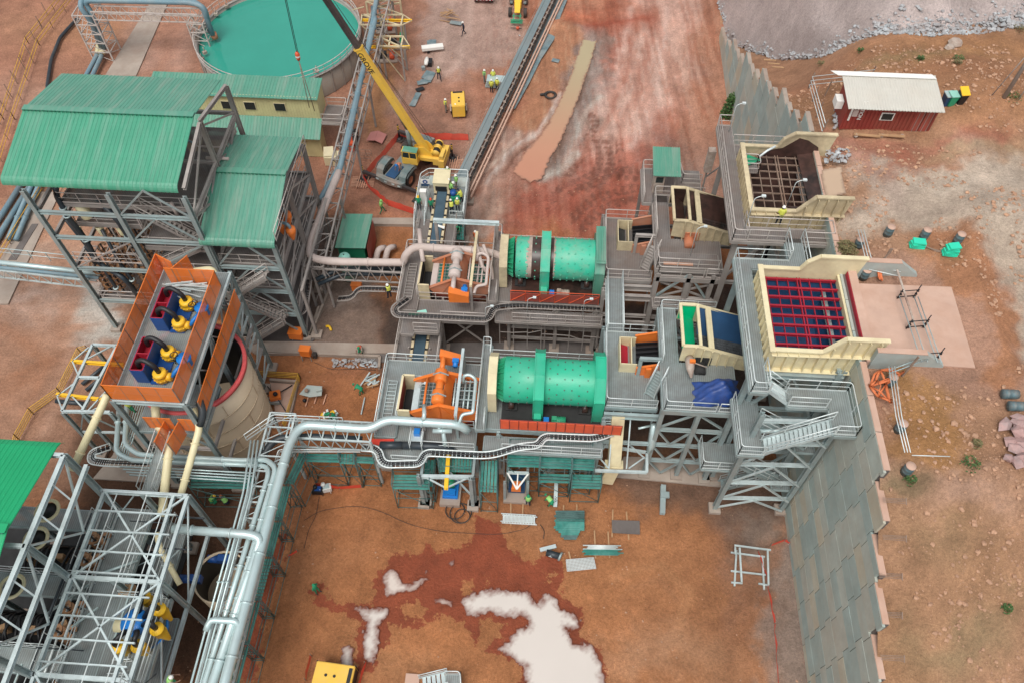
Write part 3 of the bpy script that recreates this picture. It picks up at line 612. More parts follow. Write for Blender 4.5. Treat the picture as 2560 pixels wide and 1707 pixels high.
xx=rng.uniform(20,80,5200);dd=np.abs(rng.normal(0,1,5200))*1.0;yy=wr_y(xx)+dd-.6;rockfield('rock_scree',list(zip(xx,yy,np.maximum(zW(xx,yy),zT(xx,yy)))),.05,.26,'stone_grey')
xx=rng.uniform(38,85,3000);yy=rng.uniform(70,100,3000);k=(yy>wr_y(xx)+.5)&(rng.random(3000)<(xx-36)/70);xx,yy=xx[k],yy[k];rockfield('rock_scree',list(zip(xx,yy,zW(xx,yy))),.08,.35,'stone_grey')
pts=[P(x,y,.1) for x,y in zip(rng.uniform(830,945,130),rng.uniform(898,918,130))];rockfield('rubble',pts,.06,.22,'stone_grey')
pts=[]
for k in range(16):p=PT(random.uniform(2505,2575),random.uniform(1040,1160));pts.append((p.x,p.y,p.z+.1))
for k,q in enumerate(pts):
    o=rockfield('boulder',[q],.45,.8,'stone_pink',None,'pinkish grey boulder among the heap at the right edge of the upper ground','boulder');tag(o,group='boulders heaped at the right edge')
# ================================================================ PROCESS LINES (front = new, rear = dusty)
DY=12.1
SPL=[]
def line(o,new):
    st,sl_,rl,gr=('steel','steel_light','rail','grating') if new else('steel_dusty','steel_dusty','rail_dusty','grating_dusty')
    cr='cream' if new else 'cream_dirty';W1='front' if new else 'rear';adj='clean new' if new else 'dusty worked'
    # ---------------- ore hopper
    t=thing('ore_hopper','cream ore hopper with clean maroon grizzly bars and blue lining by the concrete apron' if new else 'dirty cream ore hopper with rusty grizzly bars and black spilled muck','hopper',(17,33+o,17))
    y0,y1=29.4+o,36.1+o;x0,x1=14.55,19.9
    yw=y0-(.35 if new else .2)
    for yy,nm in((y0,0),(y1,1)):
        prof=[(x0,16.2),(x0,18.25),(17.7,18.25),(18.7,19.7),(21.3,19.7),(20.8,16.2)]
        if nm:prof=[(x0,16.2),(x0,18.25),(17.2,18.25),(17.5,19.0),(18.2,19.6),(21.3,19.6),(20.8,16.2)]
        mb=MB();mb.slab([(x,yy,z) for x,z in prof],.08);top=prof[1:-1]
        for a,b in zip(top,top[1:]):mb.beam((a[0],yy,a[1]),(b[0],yy,b[1]),.30,.12)
        mb.build('side_wall',cr,t)
        if nm==0:
            rb=MB()
            for k in range(10):
                x=x0+.35+k*.66;zt=18.15 if x<17.6 else min(19.6,18.15+(x-17.7)*1.4);rb.beam((x-.1*(k>4),yy-.16,16.2),(x,yy-.16,zt),.05,.26)
            rb.beam((x0,yy-.17,17.95),(21.1,yy-.17,18.1),.28,.05);rb.beam((x0,yy-.17,16.25),(20.8,yy-.17,16.25),.30,.07);rb.build('wall_ribs',cr,t)
    mb=MB();mb.slab([(x0,y0,16.0),(x0,y0,18.25),(x0,y1,18.25),(x0,y1,16.0)],.08);mb.beam((x0,y0-.2,18.27),(x0,y1+.2,18.27),.34,.12)
    for k in range(11):y=y0+.3+k*.61;mb.beam((x0-.16,y,16.0),(x0-.1,y,18.2),.24,.05)
    mb.build('end_wall',cr,t)
    mb=MB();mb.slab([(x1,y0,16.2),(x1,y0,17.75),(x1,y1,17.75),(x1,y1,16.2)],.1);mb.beam((x1,y0,17.8),(x1,y1,17.8),.22,.1);mb.build('dump_side_beam',cr if new else 'grease',t)
    lin='blue_liner' if new else 'grease'
    mb=MB();b=[(15.9,y0+1.2,14.9),(18.8,y0+1.2,14.9),(18.8,y1-1.2,14.9),(15.9,y1-1.2,14.9)];tp=[(x0+.05,y0+.05,17.2),(x1-.05,y0+.05,17.2),(x1-.05,y1-.05,17.2),(x0+.05,y1-.05,17.2)]
    mb.add(b+tp,[(0,1,2,3)]+[(i,(i+1)%4,4+(i+1)%4,4+i) for i in range(4)]);mb.build('lining',lin,t)
    g=MB();nx,ny=(7,9)
    for k in range(ny):
        y=y0+.25+k*(y1-y0-.5)/(ny-1);g.beam((x0+.1,y,17.35),(x1-.1,y,17.35),.08 if new else .05,.22 if new else .12)
        if new:g.beam((x0+.1,y,17.47),(x1-.1,y,17.47),.13,.03)
    for k in range(nx):
        x=x0+.55+k*(x1-x0-1.0)/(nx-1)
        if k==3:g.beam((x-.1,y0+.1,17.34),(x-.1,y1-.1,17.36),.07,.2);g.beam((x+.1,y0+.1,17.34),(x+.1,y1-.1,17.36),.07,.2)
        else:g.beam((x,y0+.1,17.36),(x,y1-.1,17.36),.05,.15 if new else .1)
    g.build('grizzly_bars','maroon' if new else 'steel_rust',t)
    if not new:
        mb=MB();mb.slab([(15.6,y1-.07,17.2),(16.6,y1-.07,17.9),(17.6,y1-.07,18.2),(18.6,y1-.07,19.2),(19.3,y1-.07,19.0),(20.2,y1-.07,18.4),(20.6,y1-.07,17.2)],.02);mb.slab([(19.0,y0+.3,17.62),(19.85,y0+.3,17.82),(19.85,y1-.1,17.82),(18.8,y1-.1,17.6)],.03);mb.slab([(17.2,y0+1.2,17.5),(x1,y0+.2,17.5),(x1,y0+1.2,17.5)],.03);mb.build('spilled_muck','grease',t)
        mb=MB();mb.slab([(x0+.2,y1-1.6,17.6),(x0+1.5,y1-.9,17.65),(x0+.5,y1-.3,17.6)],.03);mb.build('torn_liner','mill_green_dark',t)
    # ---------------- hopper walkway + legs
    t=thing('hopper_walkway','%s elevated walkway with handrails wrapping the %s hopper'%('silver grey' if new else 'brown dusty','clean maroon' if new else 'muck stained'),'walkway',(14,33+o,0))
    xa,xb=13.2,14.3;ya,yb=27.0+o,37.9+o
    if not new:ya=39.6;yb=51.8
    deck(t,rect(xa,ya,xb,yb),17,gr,st);rail(t,[(xa+.05,yb,17),(xa+.05,ya,17),(xb,ya,17)],rl)
    rail(t,[(xb-.05,ya+.3,17),(xb-.05,ya+1.9,17)],rl)
    if new:
        deck(t,rect(xb,37.0,17.0,37.9),17,gr,st);rail(t,[(xa,37.85,17),(17.0,37.85,17)],rl)
        deck(t,rect(17.0,37.0,18.2,40.0),17,gr,st);rail(t,[(17.05,37.9,17),(17.05,40,17)],rl);rail(t,[(18.15,37.1,17),(18.15,40,17)],rl)
    else:
        deck(t,rect(xb,39.6,20.3,40.9),17,gr,st);rail(t,[(xb,39.65,17),(17.0,39.65,17)],rl);rail(t,[(18.2,39.65,17),(20.2,39.65,17),(20.2,40.8,17)],rl);rail(t,[(xb,40.85,17),(20.2,40.85,17)],rl)
        deck(t,rect(xb,49.2,19.0,50.3),16.4,gr,st);rail(t,[(xb,50.25,16.4),(19,50.25,16.4)],rl);rail(t,[(xa,51.8,17),(xb,51.8,17)],rl)
    yc=[29.0+o,37.2+o];
    for x in(13.75,19.2):
        for y in(yc[0] if(new or x>15) else 40.2,yc[1]):column(t,x,y,0,16.7,.34,st)
    for y in yc:girder(t,(13.75,y,15.9),(19.6,y,15.9),.25,.45,st);girder(t,(13.75,y,10.5),(19.2,y,10.5),.2,.3,st);girder(t,(13.75,y,5.5),(19.2,y,5.5),.2,.3,st)
    for x in(13.75,19.2):girder(t,(x,yc[0],16.4),(x,yc[1],16.4),.25,.4,st)
    bay(t,[13.75,19.2],yc[0],10.5,15.8,st,'A',.18);bay(t,[13.75,19.2],yc[0],.5,5.4,st,'V',.15);bay(t,[13.75,19.2],yc[1],5.5,10.4,st,'V',.15)
    # ---------------- feed decks
    t=thing('feed_platform','%s grating platform carrying the %s feeder and its legs'%('silver' if new else 'brown dusty','clean blue lined' if new else 'grimy cream'),'platform',(10,33+o,0))
    deck(t,rect(4.95,30.2+o,8.75,37.0+o),8.8,gr,st,.45);deck(t,rect(8.85,29.0+o,14.1,33.0+o),10.8,gr,st,.5);deck(t,rect(8.85,33.0+o,10.1,38.0+o),10.8,gr,st,.4)
    rail(t,[(8.7,30.25+o,8.8),(5.0,30.25+o,8.8),(5.0,36.9+o,8.8),(8.7,36.9+o,8.8)],rl);rail(t,[(8.95,31+o,10.8),(8.95,29.05+o,10.8),(12.5,29.05+o,10.8)],rl);rail(t,[(12.7,29.05+o,10.8),(14.0,29.05+o,10.8)],rl)
    rail(t,[(8.95,33+o,10.8),(8.95,37.9+o,10.8),(13.1,37.9+o,10.8)],rl)
    xs=[8.9,11.5,13.9] if new else[8.9,11.6,14.1]
    for x in xs[:2]+[4.9]:
        for y in(29.2+o,37.4+o):column(t,x,y,0,10.6 if x>5 else 8.6,.32,st)
    yf=29.2+o
    for y in(yf,37.4+o):
        for z in(10.35,7.6,5.2,2.6):girder(t,(8.9 if z>2 else 4.9,y,z),(13.75,y,z),.22,.32,st)
    girder(t,(4.9,yf+.6,8.2),(8.9,yf+.6,8.2),.25,.6,st);girder(t,(4.9,yf,5.2),(8.9,yf,5.2),.22,.3,st)
    for z0,z1,s_ in((7.8,10.1,'A'),(5.3,7.5,'V'),(2.8,5.0,'V'),(.4,2.5,'V')):bay(t,[8.9,11.5,13.75] if s_=='V' else[8.9,13.9],yf,z0,z1,st,'X' if s_=='A' and not new else s_,.14)
    bay(t,[8.9,13.75],37.4+o,.4,5.0,st,'V',.14);brace(t,(8.9,yf,.4),(8.9,yf+4,10),.14,st);brace(t,(8.9,37.4+o,.4),(8.9,yf+4,10),.14,st)
    pm=MB();pm.ibeam((7.4,33.1+o,8.8),(7.4,33.1+o,10.9),.25,.25);pm.ibeam((7.3,33.1+o,10.95),(8.9,33.1+o,10.95),.25,.25);pm.build('portal_beam',st,t)
    stair(t,(8.2,31.2+o,8.8),(8.9,32.2+o,10.8),.8,st,rl)
    # ---------------- apron feeder
    t=thing('ore_feeder','cream trough feeder with green bin, blue side liner and black tiles' if new else 'grimy cream trough feeder with dark wet lining','feeder',(12.5,35+o,11))
    fy,ry=33.0+o,36.7+o
    def zt(x):return 13.0-max(0,x-11.2)*.34
    for y in(fy,ry):
        mb=MB();pr=[(10.1,11.2),(10.1,13.0),(11.2,13.0),(15.0,zt(15)),(15.0,10.3),(11.4,11.0)];mb.slab([(x,y,z) for x,z in pr],.06)
        for a,b in zip(pr[1:],pr[2:4]):mb.beam((a[0],y,a[1]),(b[0],y,b[1]),.26,.1)
        if y==fy:
            for k in range(7):x=11.0+k*.62;mb.beam((x,y-.12,10.9),(x,y-.12,zt(x)),.06,.2)
        mb.build('side_plate',cr,t)
    for x in(10.1,11.35,12.05,12.25,14.95):mb=MB();mb.ibeam((x,fy,zt(x)+.05),(x,ry,zt(x)+.05),.2,.22);mb.build('cross_beam',cr,t)
    mb=MB();mb.slab([(10.15,fy+.05,12.4),(10.15,ry-.05,12.4),(11.3,ry-.05,11.3),(11.3,fy+.05,11.3)],.04);mb.slab([(10.15,ry-.06,11.3),(11.3,ry-.06,11.3),(11.3,ry-.06,12.9),(10.15,ry-.06,12.9)],.03);mb.build('discharge_bin','green_lining' if new else 'grease',t)
    mb=MB();mb.slab([(11.4,fy+.05,11.7),(15,fy+.05,10.7),(15,fy+2.0,10.7),(11.4,fy+2.0,11.7)],.05)
    for k in range(14):
        for j in range(8):
            xq=11.5+k*.25;mb.obox((xq,fy+.2+j*.23,11.75-(xq-11.4)*.278),.2,.19,.04,0,None,.27)
    mb.build('tile_belt','mat_black' if new else 'grease',t)
    mb=MB();mb.slab([(11.4,fy+2.0,11.7),(15,fy+2.0,10.7),(15,ry-.05,11.9),(11.4,ry-.05,12.9)],.05);mb.build('side_liner','blue_liner' if new else 'grease',t)
    mb=MB();mb.lathe((11.6,fy-.95,11.0),[(.01,0),(.42,0),(.42,.9),(.3,1.0),(.01,1.0)],14,'Y');mb.box(11.2,fy-.1,10.8,12.4,fy,11.7);mb.build('drive_motor','dark' if new else 'orange_dusty',t)
    # ---------------- vibrating pan feeding the mill
    t=thing('vibrating_pan','bright orange vibrating pan with cream feed box beside the clean green drum' if new else 'dusty orange vibrating pan with tan feed box beside the stained drum','feeder',(7.6,34.4+o,8.8))
    bx=MB();a0,a1,b0,b1=6.0,7.25,33.3+o,35.7+o
    for q in(((a0,b0),(a1,b0)),((a0,b1),(a1,b1)),((a0,b0),(a0,b1)),((6.85,b0),(6.85,b1))):
        (p0,p1),(p2,p3)=q;bx.slab([(p0,p1,8.4),(p2,p3,8.4),(p2,p3,9.9),(p0,p1,9.9)],.07)
    bx.build('feed_box',cr,t);mb=MB();mb.slab([(a0+.05,b0+.05,9.0),(a1,b0+.05,8.6),(a1,b1-.05,8.6),(a0+.05,b1-.05,9.0)],.03);mb.build('box_lining','maroon' if new else 'dark',t)
    oc='orange' if new else 'orange_dusty'
    for y in(33.1+o,36.0+o):
        mb=MB();mb.slab([(7.2,y,8.6),(7.2,y,9.7),(8.9,y,10.3),(9.4,y,10.3),(9.4,y,8.9)],.06);mb.beam((7.2,y,9.73),(8.9,y,10.33),.16,.06);mb.beam((8.9,y,10.33),(9.4,y,10.33),.16,.06)
        if y<34+o:mb.box(7.9,y-.25,8.5,8.3,y-.02,9.9);mb.box(7.8,y-.35,8.35,8.45,y-.02,8.5)
        mb.build('side_plate',oc,t)
    mb=MB();mb.slab([(7.2,33.15+o,8.75),(9.4,33.15+o,9.2),(9.4,35.95+o,9.2),(7.2,35.95+o,8.75)],.05)
    for k in range(6):mb.beam((7.3,33.5+o+k*.42,9.0+.03*k),(9.3,33.5+o+k*.42,9.55),.07,.3)
    mb.build('pan_bars','black',t)
    # ---------------- drum
    ax,az,ay='X',8.45,32.3+o
    t=thing('scrubber_drum','bright clean green rotating drum studded with bolts, on the front line' if new else 'weathered green drum with brown and black grease bands round its middle','drum',(1,ay,6))
    gm='mill_green' if new else 'mill_green_dusty';mb=MB();c=(0,ay,az)
    segs=[(-2.62,-.35),(.35,4.15)] if new else[(-2.45,-1.15),(-1.15,-.33),(.35,.75),(.75,4.1)]
    for k,(a,b) in enumerate(segs):
        m_=gm if new or k in(0,3) else 'grease';mb.lathe(c,[(1.55 if k==0 else 1.72,a),(1.74,a+.08),(1.74,b)],56,'X',m_)
    mb.lathe(c,[(1.66,-.5),(1.66,.6)],40,'X','grease' if not new else 'mill_green_dark')
    for i in range(28):
        t_=2*math.pi*i/28
        for k,x in enumerate([-2.1,-1.45,-.8,.8,1.35,1.9,2.45,3.0,3.6]):
            if i%2==(k+k//3)%2:continue
            p=Vector((x,ay+1.76*math.cos(t_),az+1.76*math.sin(t_)));d=Vector((0,math.cos(t_),math.sin(t_)));mb.tube([p-d*.06,p+d*.06],(.045 if new else .06),6,'bolt' if new else 'mill_green_dusty')
    mb.build('shell',gm,t)
    if not new:
        mb=MB();rr=random.Random(2)
        for(a,b,sg) in((-1.5,-1.1,1),(.7,1.05,-1)):
            pts0,pts1=[],[];n=60
            for i in range(n+1):th=math.pi*(.0+1.15*i/n)-.1;w=rr.uniform(.1,.42);pts0.append((a if sg>0 else b,th));pts1.append(((a if sg<0 else b)-sg*0,th,w))
            vs=[]
            for i in range(n+1):
                th=pts0[i][1];w=pts1[i][2];xi,xo=(b,b-w-.1) if sg>0 else(a,a+w*.5)
                for x in(xi,xo):vs.append((x,ay+1.752*math.cos(th),az+1.752*math.sin(th)))
            mb.add(vs,[(2*i,2*i+1,2*i+3,2*i+2) for i in range(n)],None,True)
        mb.build('dust_band','dust_white',t)
    mb=MB();mb.lathe(c,[(1.0,-3.1),(1.58,-2.6)],40,'X','mill_green_dark')
    for i in range(24):th=2*math.pi*i/24;d=Vector((0,math.cos(th),math.sin(th)));p=Vector(c);mb.slab([p+d*1.0+Vector((-3.1,0,0)),p+d*1.6+Vector((-2.6,0,0)),p+d*1.72+Vector((-2.62,0,0)),p+d*1.45+Vector((-3.1,0,0))],.03,'mill_green_dark')
    mb.lathe(c,[(1.45,-3.14),(1.5,-3.14),(1.5,-3.06),(1.45,-3.06)],40,'X','mill_green_dark');mb.build('trunnion_cone','mill_green_dark',t)
    def octo(x0,x1,r,zb,name,m,flange=True):
        mb=MB();n=8;pts=[(math.cos(R(22.5+45*i))*r,math.sin(R(22.5+45*i))*r) for i in range(8)];top=[p for p in pts if p[1]>0];top.sort(key=lambda p:p[0])
        prof=[(top[0][0],zb-az)]+top+[(top[-1][0],zb-az)]
        v=[(x,ay+p[0],az+p[1]) for x in(x0,x1) for p in prof];k=len(prof);mb.add(v,[tuple(range(k)),tuple(range(k,2*k))[::-1]]+[(i,(i+1)%k,k+(i+1)%k,k+i) for i in range(k)])
        if flange:
            for x in(x0,x1):
                for i in range(k-1):mb.beam((x,ay+prof[i][0]*1.01,az+prof[i][1]*1.01),(x,ay+prof[i+1][0]*1.01,az+prof[i+1][1]*1.01),.07,.09)
            for i in(1,3):mb.beam((x0-.03,ay+prof[i][0]*1.0,az+prof[i][1]*1.0+.02),(x1+.03,ay+prof[i][0],az+prof[i][1]+.02),.1,.05)
        return mb.build(name,m,t)
    octo(-.32,.38,2.42,6.7,'gear_guard',gm)
    octo(4.12,4.85,2.42,6.6,'feed_hood','mill_green' if new else 'roof_green_old')
    if not new:
        mb=MB();y_=ay
        for k in range(4):mb.obox((4.2+k*.2,y_-.2,10.75),.14,3.6,.05)
        mb.slab([(4.1,y_-2.2,10.68),(4.9,y_-2.2,10.68),(4.9,y_+1.8,10.72),(4.1,y_+1.8,10.72)],.03);mb.build('sheet_cover','roof_green_old',t)
    octo(-3.75,-3.1,2.0,6.6,'discharge_hood',cr,False)
    mb=MB();
    for x in(-2.0,3.6):
        for s in(-1,1):mb.lathe((x,ay+s*1.25,6.95),[(.01,-.2),(.42,-.2),(.42,.2),(.01,.2)],16,'X','grease');mb.obox((x,ay+s*1.35,6.68),.9,.7,.25,0,'dark')
    mb.build('support_rollers','grease',t)
    mb=MB();mb.lathe((1.1,ay-2.6,7.1),[(.01,0),(.33,0),(.33,1.05),(.01,1.05)],16,'X');
    for k in range(7):mb.lathe((1.15+k*.14,ay-2.6,7.1),[(.33,0),(.37,0),(.37,.05),(.33,.05)],16,'X')
    mb.obox((1.3,ay-2.6,7.42),.35,.35,.2);mb.build('drive_motor','mill_green_dark' if new else 'dust_white',t);mb=MB();mb.box(-.25,ay-2.7,6.6,.3,ay-2.0,7.4);mb.build('pinion_guard',gm,t)
    mb=MB();mb.obox((.7,ay-2.6,7.0),.4,.4,.5);mb.build('gearbox','blue_bright',t)
    mb=MB();mb.box(-2.7,ay-3.0,6.52,4.8,ay+2.2,6.62);mb.build('drip_tray','grease' if not new else 'dark',t)
    t=thing('guard_fence','row of solid red guard panels in front of the clean green drum' if new else 'dirty red mesh guard panels in front of the greasy green drum','fence',(1,29.0+o,6.5))
    n=13 if new else 6;L_=9.0 if new else 7.3
    for k in range(n):
        xa_=-2.7+k*L_/n;mb=MB();mb.box(xa_+.04,28.97+o,6.75,xa_+L_/n-.04,29.03+o,7.95 if new else 7.8)
        if not new:
            mb.beam((xa_+.05,28.94+o,6.8),(xa_+L_/n-.05,28.94+o,7.75),.05,.05,'red_guard');
        mb.build('guard_panel','red_guard' if new else 'red_guard_dusty',t)
    mb=MB();[mb.beam((-2.7+k*L_/n,29.06+o,6.6),(-2.7+k*L_/n,29.06+o,7.98),.06,.06) for k in range(n+1)];mb.beam((-2.7,29.06+o,7.97),(-2.7+L_,29.06+o,7.97),.05,.05);mb.build('fence_frame','red_guard' if not new else 'red_paint',t)
    # ---------------- mill platform
    t=thing('drum_platform','%s steel platform and legs under the %s green drum'%('silver' if new else 'brown dusty','clean' if new else 'greasy'),'platform',(0,32+o,0))
    deck(t,rect(-3.9,29.1+o,4.9,35.6+o),6.5,gr,st,.5,False)
    for x in(-2.85,1.2,4.5):
        for y in(28.9+o,35.4+o):column(t,x,y,0,6.1,.3,st)
    deck(t,rect(-3.9,27.7+o,5.0,28.9+o),5.6,gr,st,.3);rail(t,[(-2.5,27.75+o,5.6),(4.9,27.75+o,5.6)],rl)
    for z in(3.2,1.6):girder(t,(-2.85,28.9+o,z),(4.5,28.9+o,z),.18,.25,st)
    bay(t,[-2.85,1.2,4.5],35.4+o,.4,6,st,'X',.12);bay(t,[-2.85,1.2,4.5],28.9+o,3.3,6,st,'V',.1)
    for x in(-2.85,1.2,4.5):girder(t,(x,28.9+o,6.0),(x,35.4+o,6.0),.25,.4,st)
    deck(t,rect(-4.55,28.7+o,-3.85,36.3+o),7.0,gr,st,.35);rail(t,[(-4.5,28.7+o,7.0),(-4.5,36.3+o,7.0)],rl);rail(t,[(-3.9,28.7+o,7.0),(-3.9,30+o,7.0)],rl);rail(t,[(-4.5,36.3+o,7),(-3.9,36.3+o,7),(-3.9,35+o,7)],rl)
    rail(t,[(-3.8,35.5+o,6.5),(4.8,35.5+o,6.5)],rl)
    rs=random.Random(31+new)
    for k in range(12):
        y=29.3+o+k*.5;z=5.6-.22*(k%3);mb=MB();q=arc([(-4+rs.random(),y,z),(rs.uniform(-1,1),y,z),(rs.uniform(1,2),y+rs.uniform(-.4,.4),z-rs.uniform(0,2)),(4.6,y,z-rs.uniform(0,2.5))],.4,3);mb.tube(q,rs.choice([.05,.07,.1]),6);mb.build('service_pipe',rs.choice([rl,st,pc_:='pipe_new' if new else 'pipe_dusty','pipe_dark']),t)
    for k in range(8):
        x=-3.6+k*1.2;mb=MB();mb.beam((x,28.1+o,rs.uniform(.2,2)),(x,28.1+o,5.5),.08,.08);mb.beam((x,28.1+o,3.4),(x+1.2,28.1+o,3.4+rs.uniform(-.8,.8)),.06,.06);mb.build('hanger',st,t)
    mb=MB();mb.add([(-2.4,29.9+o,6.0),(4,29.9+o,6.0),(4,34.8+o,6.0),(-2.4,34.8+o,6.0),(-.6,31.4+o,3.4),(2,31.4+o,3.4),(2,33.2+o,3.4),(-.6,33.2+o,3.4)],[(4,5,6,7),(0,1,5,4),(1,2,6,5),(2,3,7,6),(3,0,4,7)]);mb.build('spillage_hopper','red_paint' if new else 'grease',t)
    # ---------------- screen
    t=thing('vibrating_screen','orange double exciter vibrating screen with black panels and cream discharge box' if new else 'dust coated vibrating screen with pale exciter housings and green panels','screen',(-7.4,31.4+o,6))
    f_,r_=29.9+o,32.85+o;oc='orange' if new else 'orange_dusty'
    pr=[(-9.75,6.75),(-7.35,8.15),(-4.6,7.3),(-4.6,6.4),(-5.5,5.7),(-9.2,6.0)]
    for y in(f_,r_):
        mb=MB();mb.slab([(x,y,z) for x,z in pr],.06)
        for a,b in((0,1),(1,2)):mb.beam((pr[a][0],y,pr[a][1]),(pr[b][0],y,pr[b][1]),.26,.07)
        s=-1 if y==f_ else 1
        for a,b in(((-7.35,8.1),(-6.0,6.1)),((-7.6,8.0),(-8.6,6.2)),((-7.35,8.1),(-7.3,6.0))):mb.beam((a[0],y+s*.06,a[1]),(b[0],y+s*.06,b[1]),.05,.1)
        mb.build('side_plate',oc,t)
    mb=MB();mb.slab([(-9.6,f_,6.45),(-4.65,f_,6.75),(-4.65,r_,6.75),(-9.6,r_,6.45)],.05)
    mb.build('screen_deck','screen_mat' if new else 'screen_mat_green',t)
    mb=MB();n=15
    for k in range(n+1):x=-9.1+k*4.4/n;z=6.5+(x+9.6)*.06;mb.beam((x,f_+.04,z),(x,r_-.04,z),.025,.03)
    for k in range(9):y=f_+.1+k*(r_-f_-.2)/8;mb.beam((-9.1,y,6.54),(-4.7,y,6.8),.025,.03)
    mb.slab([(-9.65,f_+.05,6.5),(-9.15,f_+.05,6.56),(-9.15,r_-.05,6.56),(-9.65,r_-.05,6.5)],.04);mb.build('panel_grid','steel_light' if new else 'pipe_dusty',t)
    for x,z in((-8.6,7.35),(-6.05,7.65),(-4.75,7.2)):mb=MB();mb.tube([(x,f_,z),(x,r_,z)],.09,10);mb.build('cross_tube','orange',t)
    mb=MB();mb.slab([(-7.05,f_,6.9),(-6.6,f_,6.9),(-7.0,f_,8.0),(-7.3,f_,8.0)],.05);mb.slab([(-7.1,f_,8.05),(-6.6,f_,7.0),(-6.6,r_,7.0),(-7.1,r_,8.05)],.08);mb.build('exciter_beam',oc,t)
    yex=r_-1.15
    for ya_,yb_ in((f_+.1,f_+1.15),(r_-1.0,r_+.05)):
        mb=MB();mb.lathe((-7.45,0,8.25),[(.01,ya_),(.44,ya_),(.5,ya_+.08),(.5,yb_-.08),(.44,yb_),(.01,yb_)],10,'Y');e=mb.build('exciter_housing','orange' if new else 'pipe_dusty',t)
        c2_=MB();ym=(ya_+yb_)/2;[c2_.beam((-7.45,ym,8.8),(-7.45+s*.6,ym,8.45),.12,.04) or c2_.beam((-7.45,ym-.2,8.78),(-7.45+s*.6,ym-.2,8.43),.12,.04) for s in(-1,1)];q=c2_.build('belt_strap','steel',e,True);q.location=-WORLDLOC[e.name]
    sy=1 if new else-1;yo=r_ if new else f_
    mb=MB();mb.tube([(-7.45,f_+.4,8.25),(-7.45,r_-.4,8.25)],.3,12);mb.tube([(-7.45,yo,8.25),(-7.45,yo+sy*1.45,8.2)],.2,12);mb.build('drive_shaft','orange' if new else 'pipe_dusty',t)
    mb=MB();y_=yo+sy*1.5;mb.prism([(-7.75,y_-.3),(-6.1,y_-.25),(-6.1,y_+.25),(-7.75,y_+.35)],7.2,[8.5,8.0,8.0,8.5]);mb.build('drive_guard','orange',t)
    mb=MB();mb.tube([(-6.5,y_-sy*.9,8.0),(-6.5,y_-sy*.2,8.0)],.2,12);mb.obox((-6.5,y_-sy*.4,8.12),.5,.35,.2);mb.build('drive_motor','blue_bright',t)
    bx=MB();x0_,x1_=-10.55,-9.65
    for q in(((x0_,f_-.1),(x1_,f_-.1)),((x0_,r_+.1),(x1_,r_+.1)),((x0_,f_-.1),(x0_,r_+.1))):bx.slab([(*q[0],5.2),(*q[1],5.2),(*q[1],7.2),(*q[0],7.2)],.07);bx.beam((*q[0],7.22),(*q[1],7.22),.16,.06)
    bx.build('discharge_box',cr,t)
    mb=MB();mb.slab([(x0_+.06,f_,5.6),(x0_+.06,r_,5.6),(x0_+.06,r_,7.1),(x0_+.06,f_,7.1)],.02);mb.build('box_lining','red_paint' if new else 'dark',t)
    pb=MB();pb.box(-10.6,f_,5.2,-9.6,r_,5.25);pb.build('box_floor','dark',t)
    pc='pipe_new' if new else 'pipe_dusty'
    t=thing('spray_pipes','looped %s spray water pipework over the %s screen deck'%('silver' if new else 'dusty pink','orange' if new else 'dust coated'),'pipework',(-5.3,31+o,7))
    for k,(x,z) in enumerate(((-6.35,7.6),(-5.6,7.5),(-5.25,7.5),(-4.85,7.4))):mb=MB();mb.tube([(x,f_+.2,z),(x,r_-.2,z)],.07,8);mb.build('spray_bar',pc,t)
    mb=MB();mb.tube(arc([(-5.75,r_-.7,7.9),(-5.75,r_-.5,8.5),(-5.3,r_-.4,8.6),(-4.75,r_-.7,8.5),(-4.75,f_-.3,8.3),(-4.75,f_-.5,8.2),(-5.6,f_-.6,8.0),(-5.7,f_-1.2,7.8)],.3,4),.13,10);mb.build('supply_pipe',pc,t)
    for y in(f_+.7,f_+1.5,f_+2.3):mb=MB();mb.beam((-5.9,y,7.95),(-4.6,y,7.95),.06,.06);mb.build('support_bar',pc,t)
    t=thing('lifting_portal','long pale %s beam on posts spanning across the %s screen'%('grey' if new else 'dusty','orange' if new else 'dust coated'),'beam',(-5.9,31+o,5))
    mb=MB();mb.ibeam((-5.95,f_-1.2,8.7),(-5.95,r_+1.8,8.7),.22,.25);mb.build('beam',sl_ if new else 'cream_dirty',t)
    for y in(f_-1.1,r_+1.7):mb=MB();mb.ibeam((-5.95,y,4.5),(-5.95,y,8.6),.2,.2);mb.build('post',st,t)
    # ---------------- screen platform
    t=thing('screen_platform','grating platform with %s handrails round the %s vibrating screen'%('bright silver' if new else 'dull dusty','orange' if new else 'dust coated'),'platform',(-8,31+o,0))
    A,B=-12.3,-4.6;ysr=35.3+o
    deck(t,rect(A,28.4+o,-10.7,ysr),5.6,gr,st,.35);deck(t,rect(-10.7,33.2+o,B,ysr),5.6,gr,st,.35);deck(t,rect(-10.7,26.4+o,-8.6,29.7+o),5.3,gr,st,.35);deck(t,rect(-8.6,27.7+o,B,29.7+o),5.3,gr,st,.35)
    deck(t,rect(-11.7,26.1+o,-10.7,28.4+o),5.3,gr,st,.3)
    rail(t,[(B,ysr-.05,5.6),(A+.05,ysr-.05,5.6),(A+.05,28.5+o,5.6)],rl,r=.045);rail(t,[(-10.75,29.7+o,5.6),(-10.75,33.2+o,5.6)],rl);rail(t,[(-10.6,29.65+o,5.3),(-4.8,29.65+o,5.3)],rl)
    rail(t,[(-8.5,27.75+o,5.3),(B,27.75+o,5.3)],rl);rail(t,[(-10.65,26.45+o,5.3),(-8.65,26.45+o,5.3)],rl);rail(t,[(-10.7,33.25+o,5.6),(B,33.25+o,5.6)],rl)
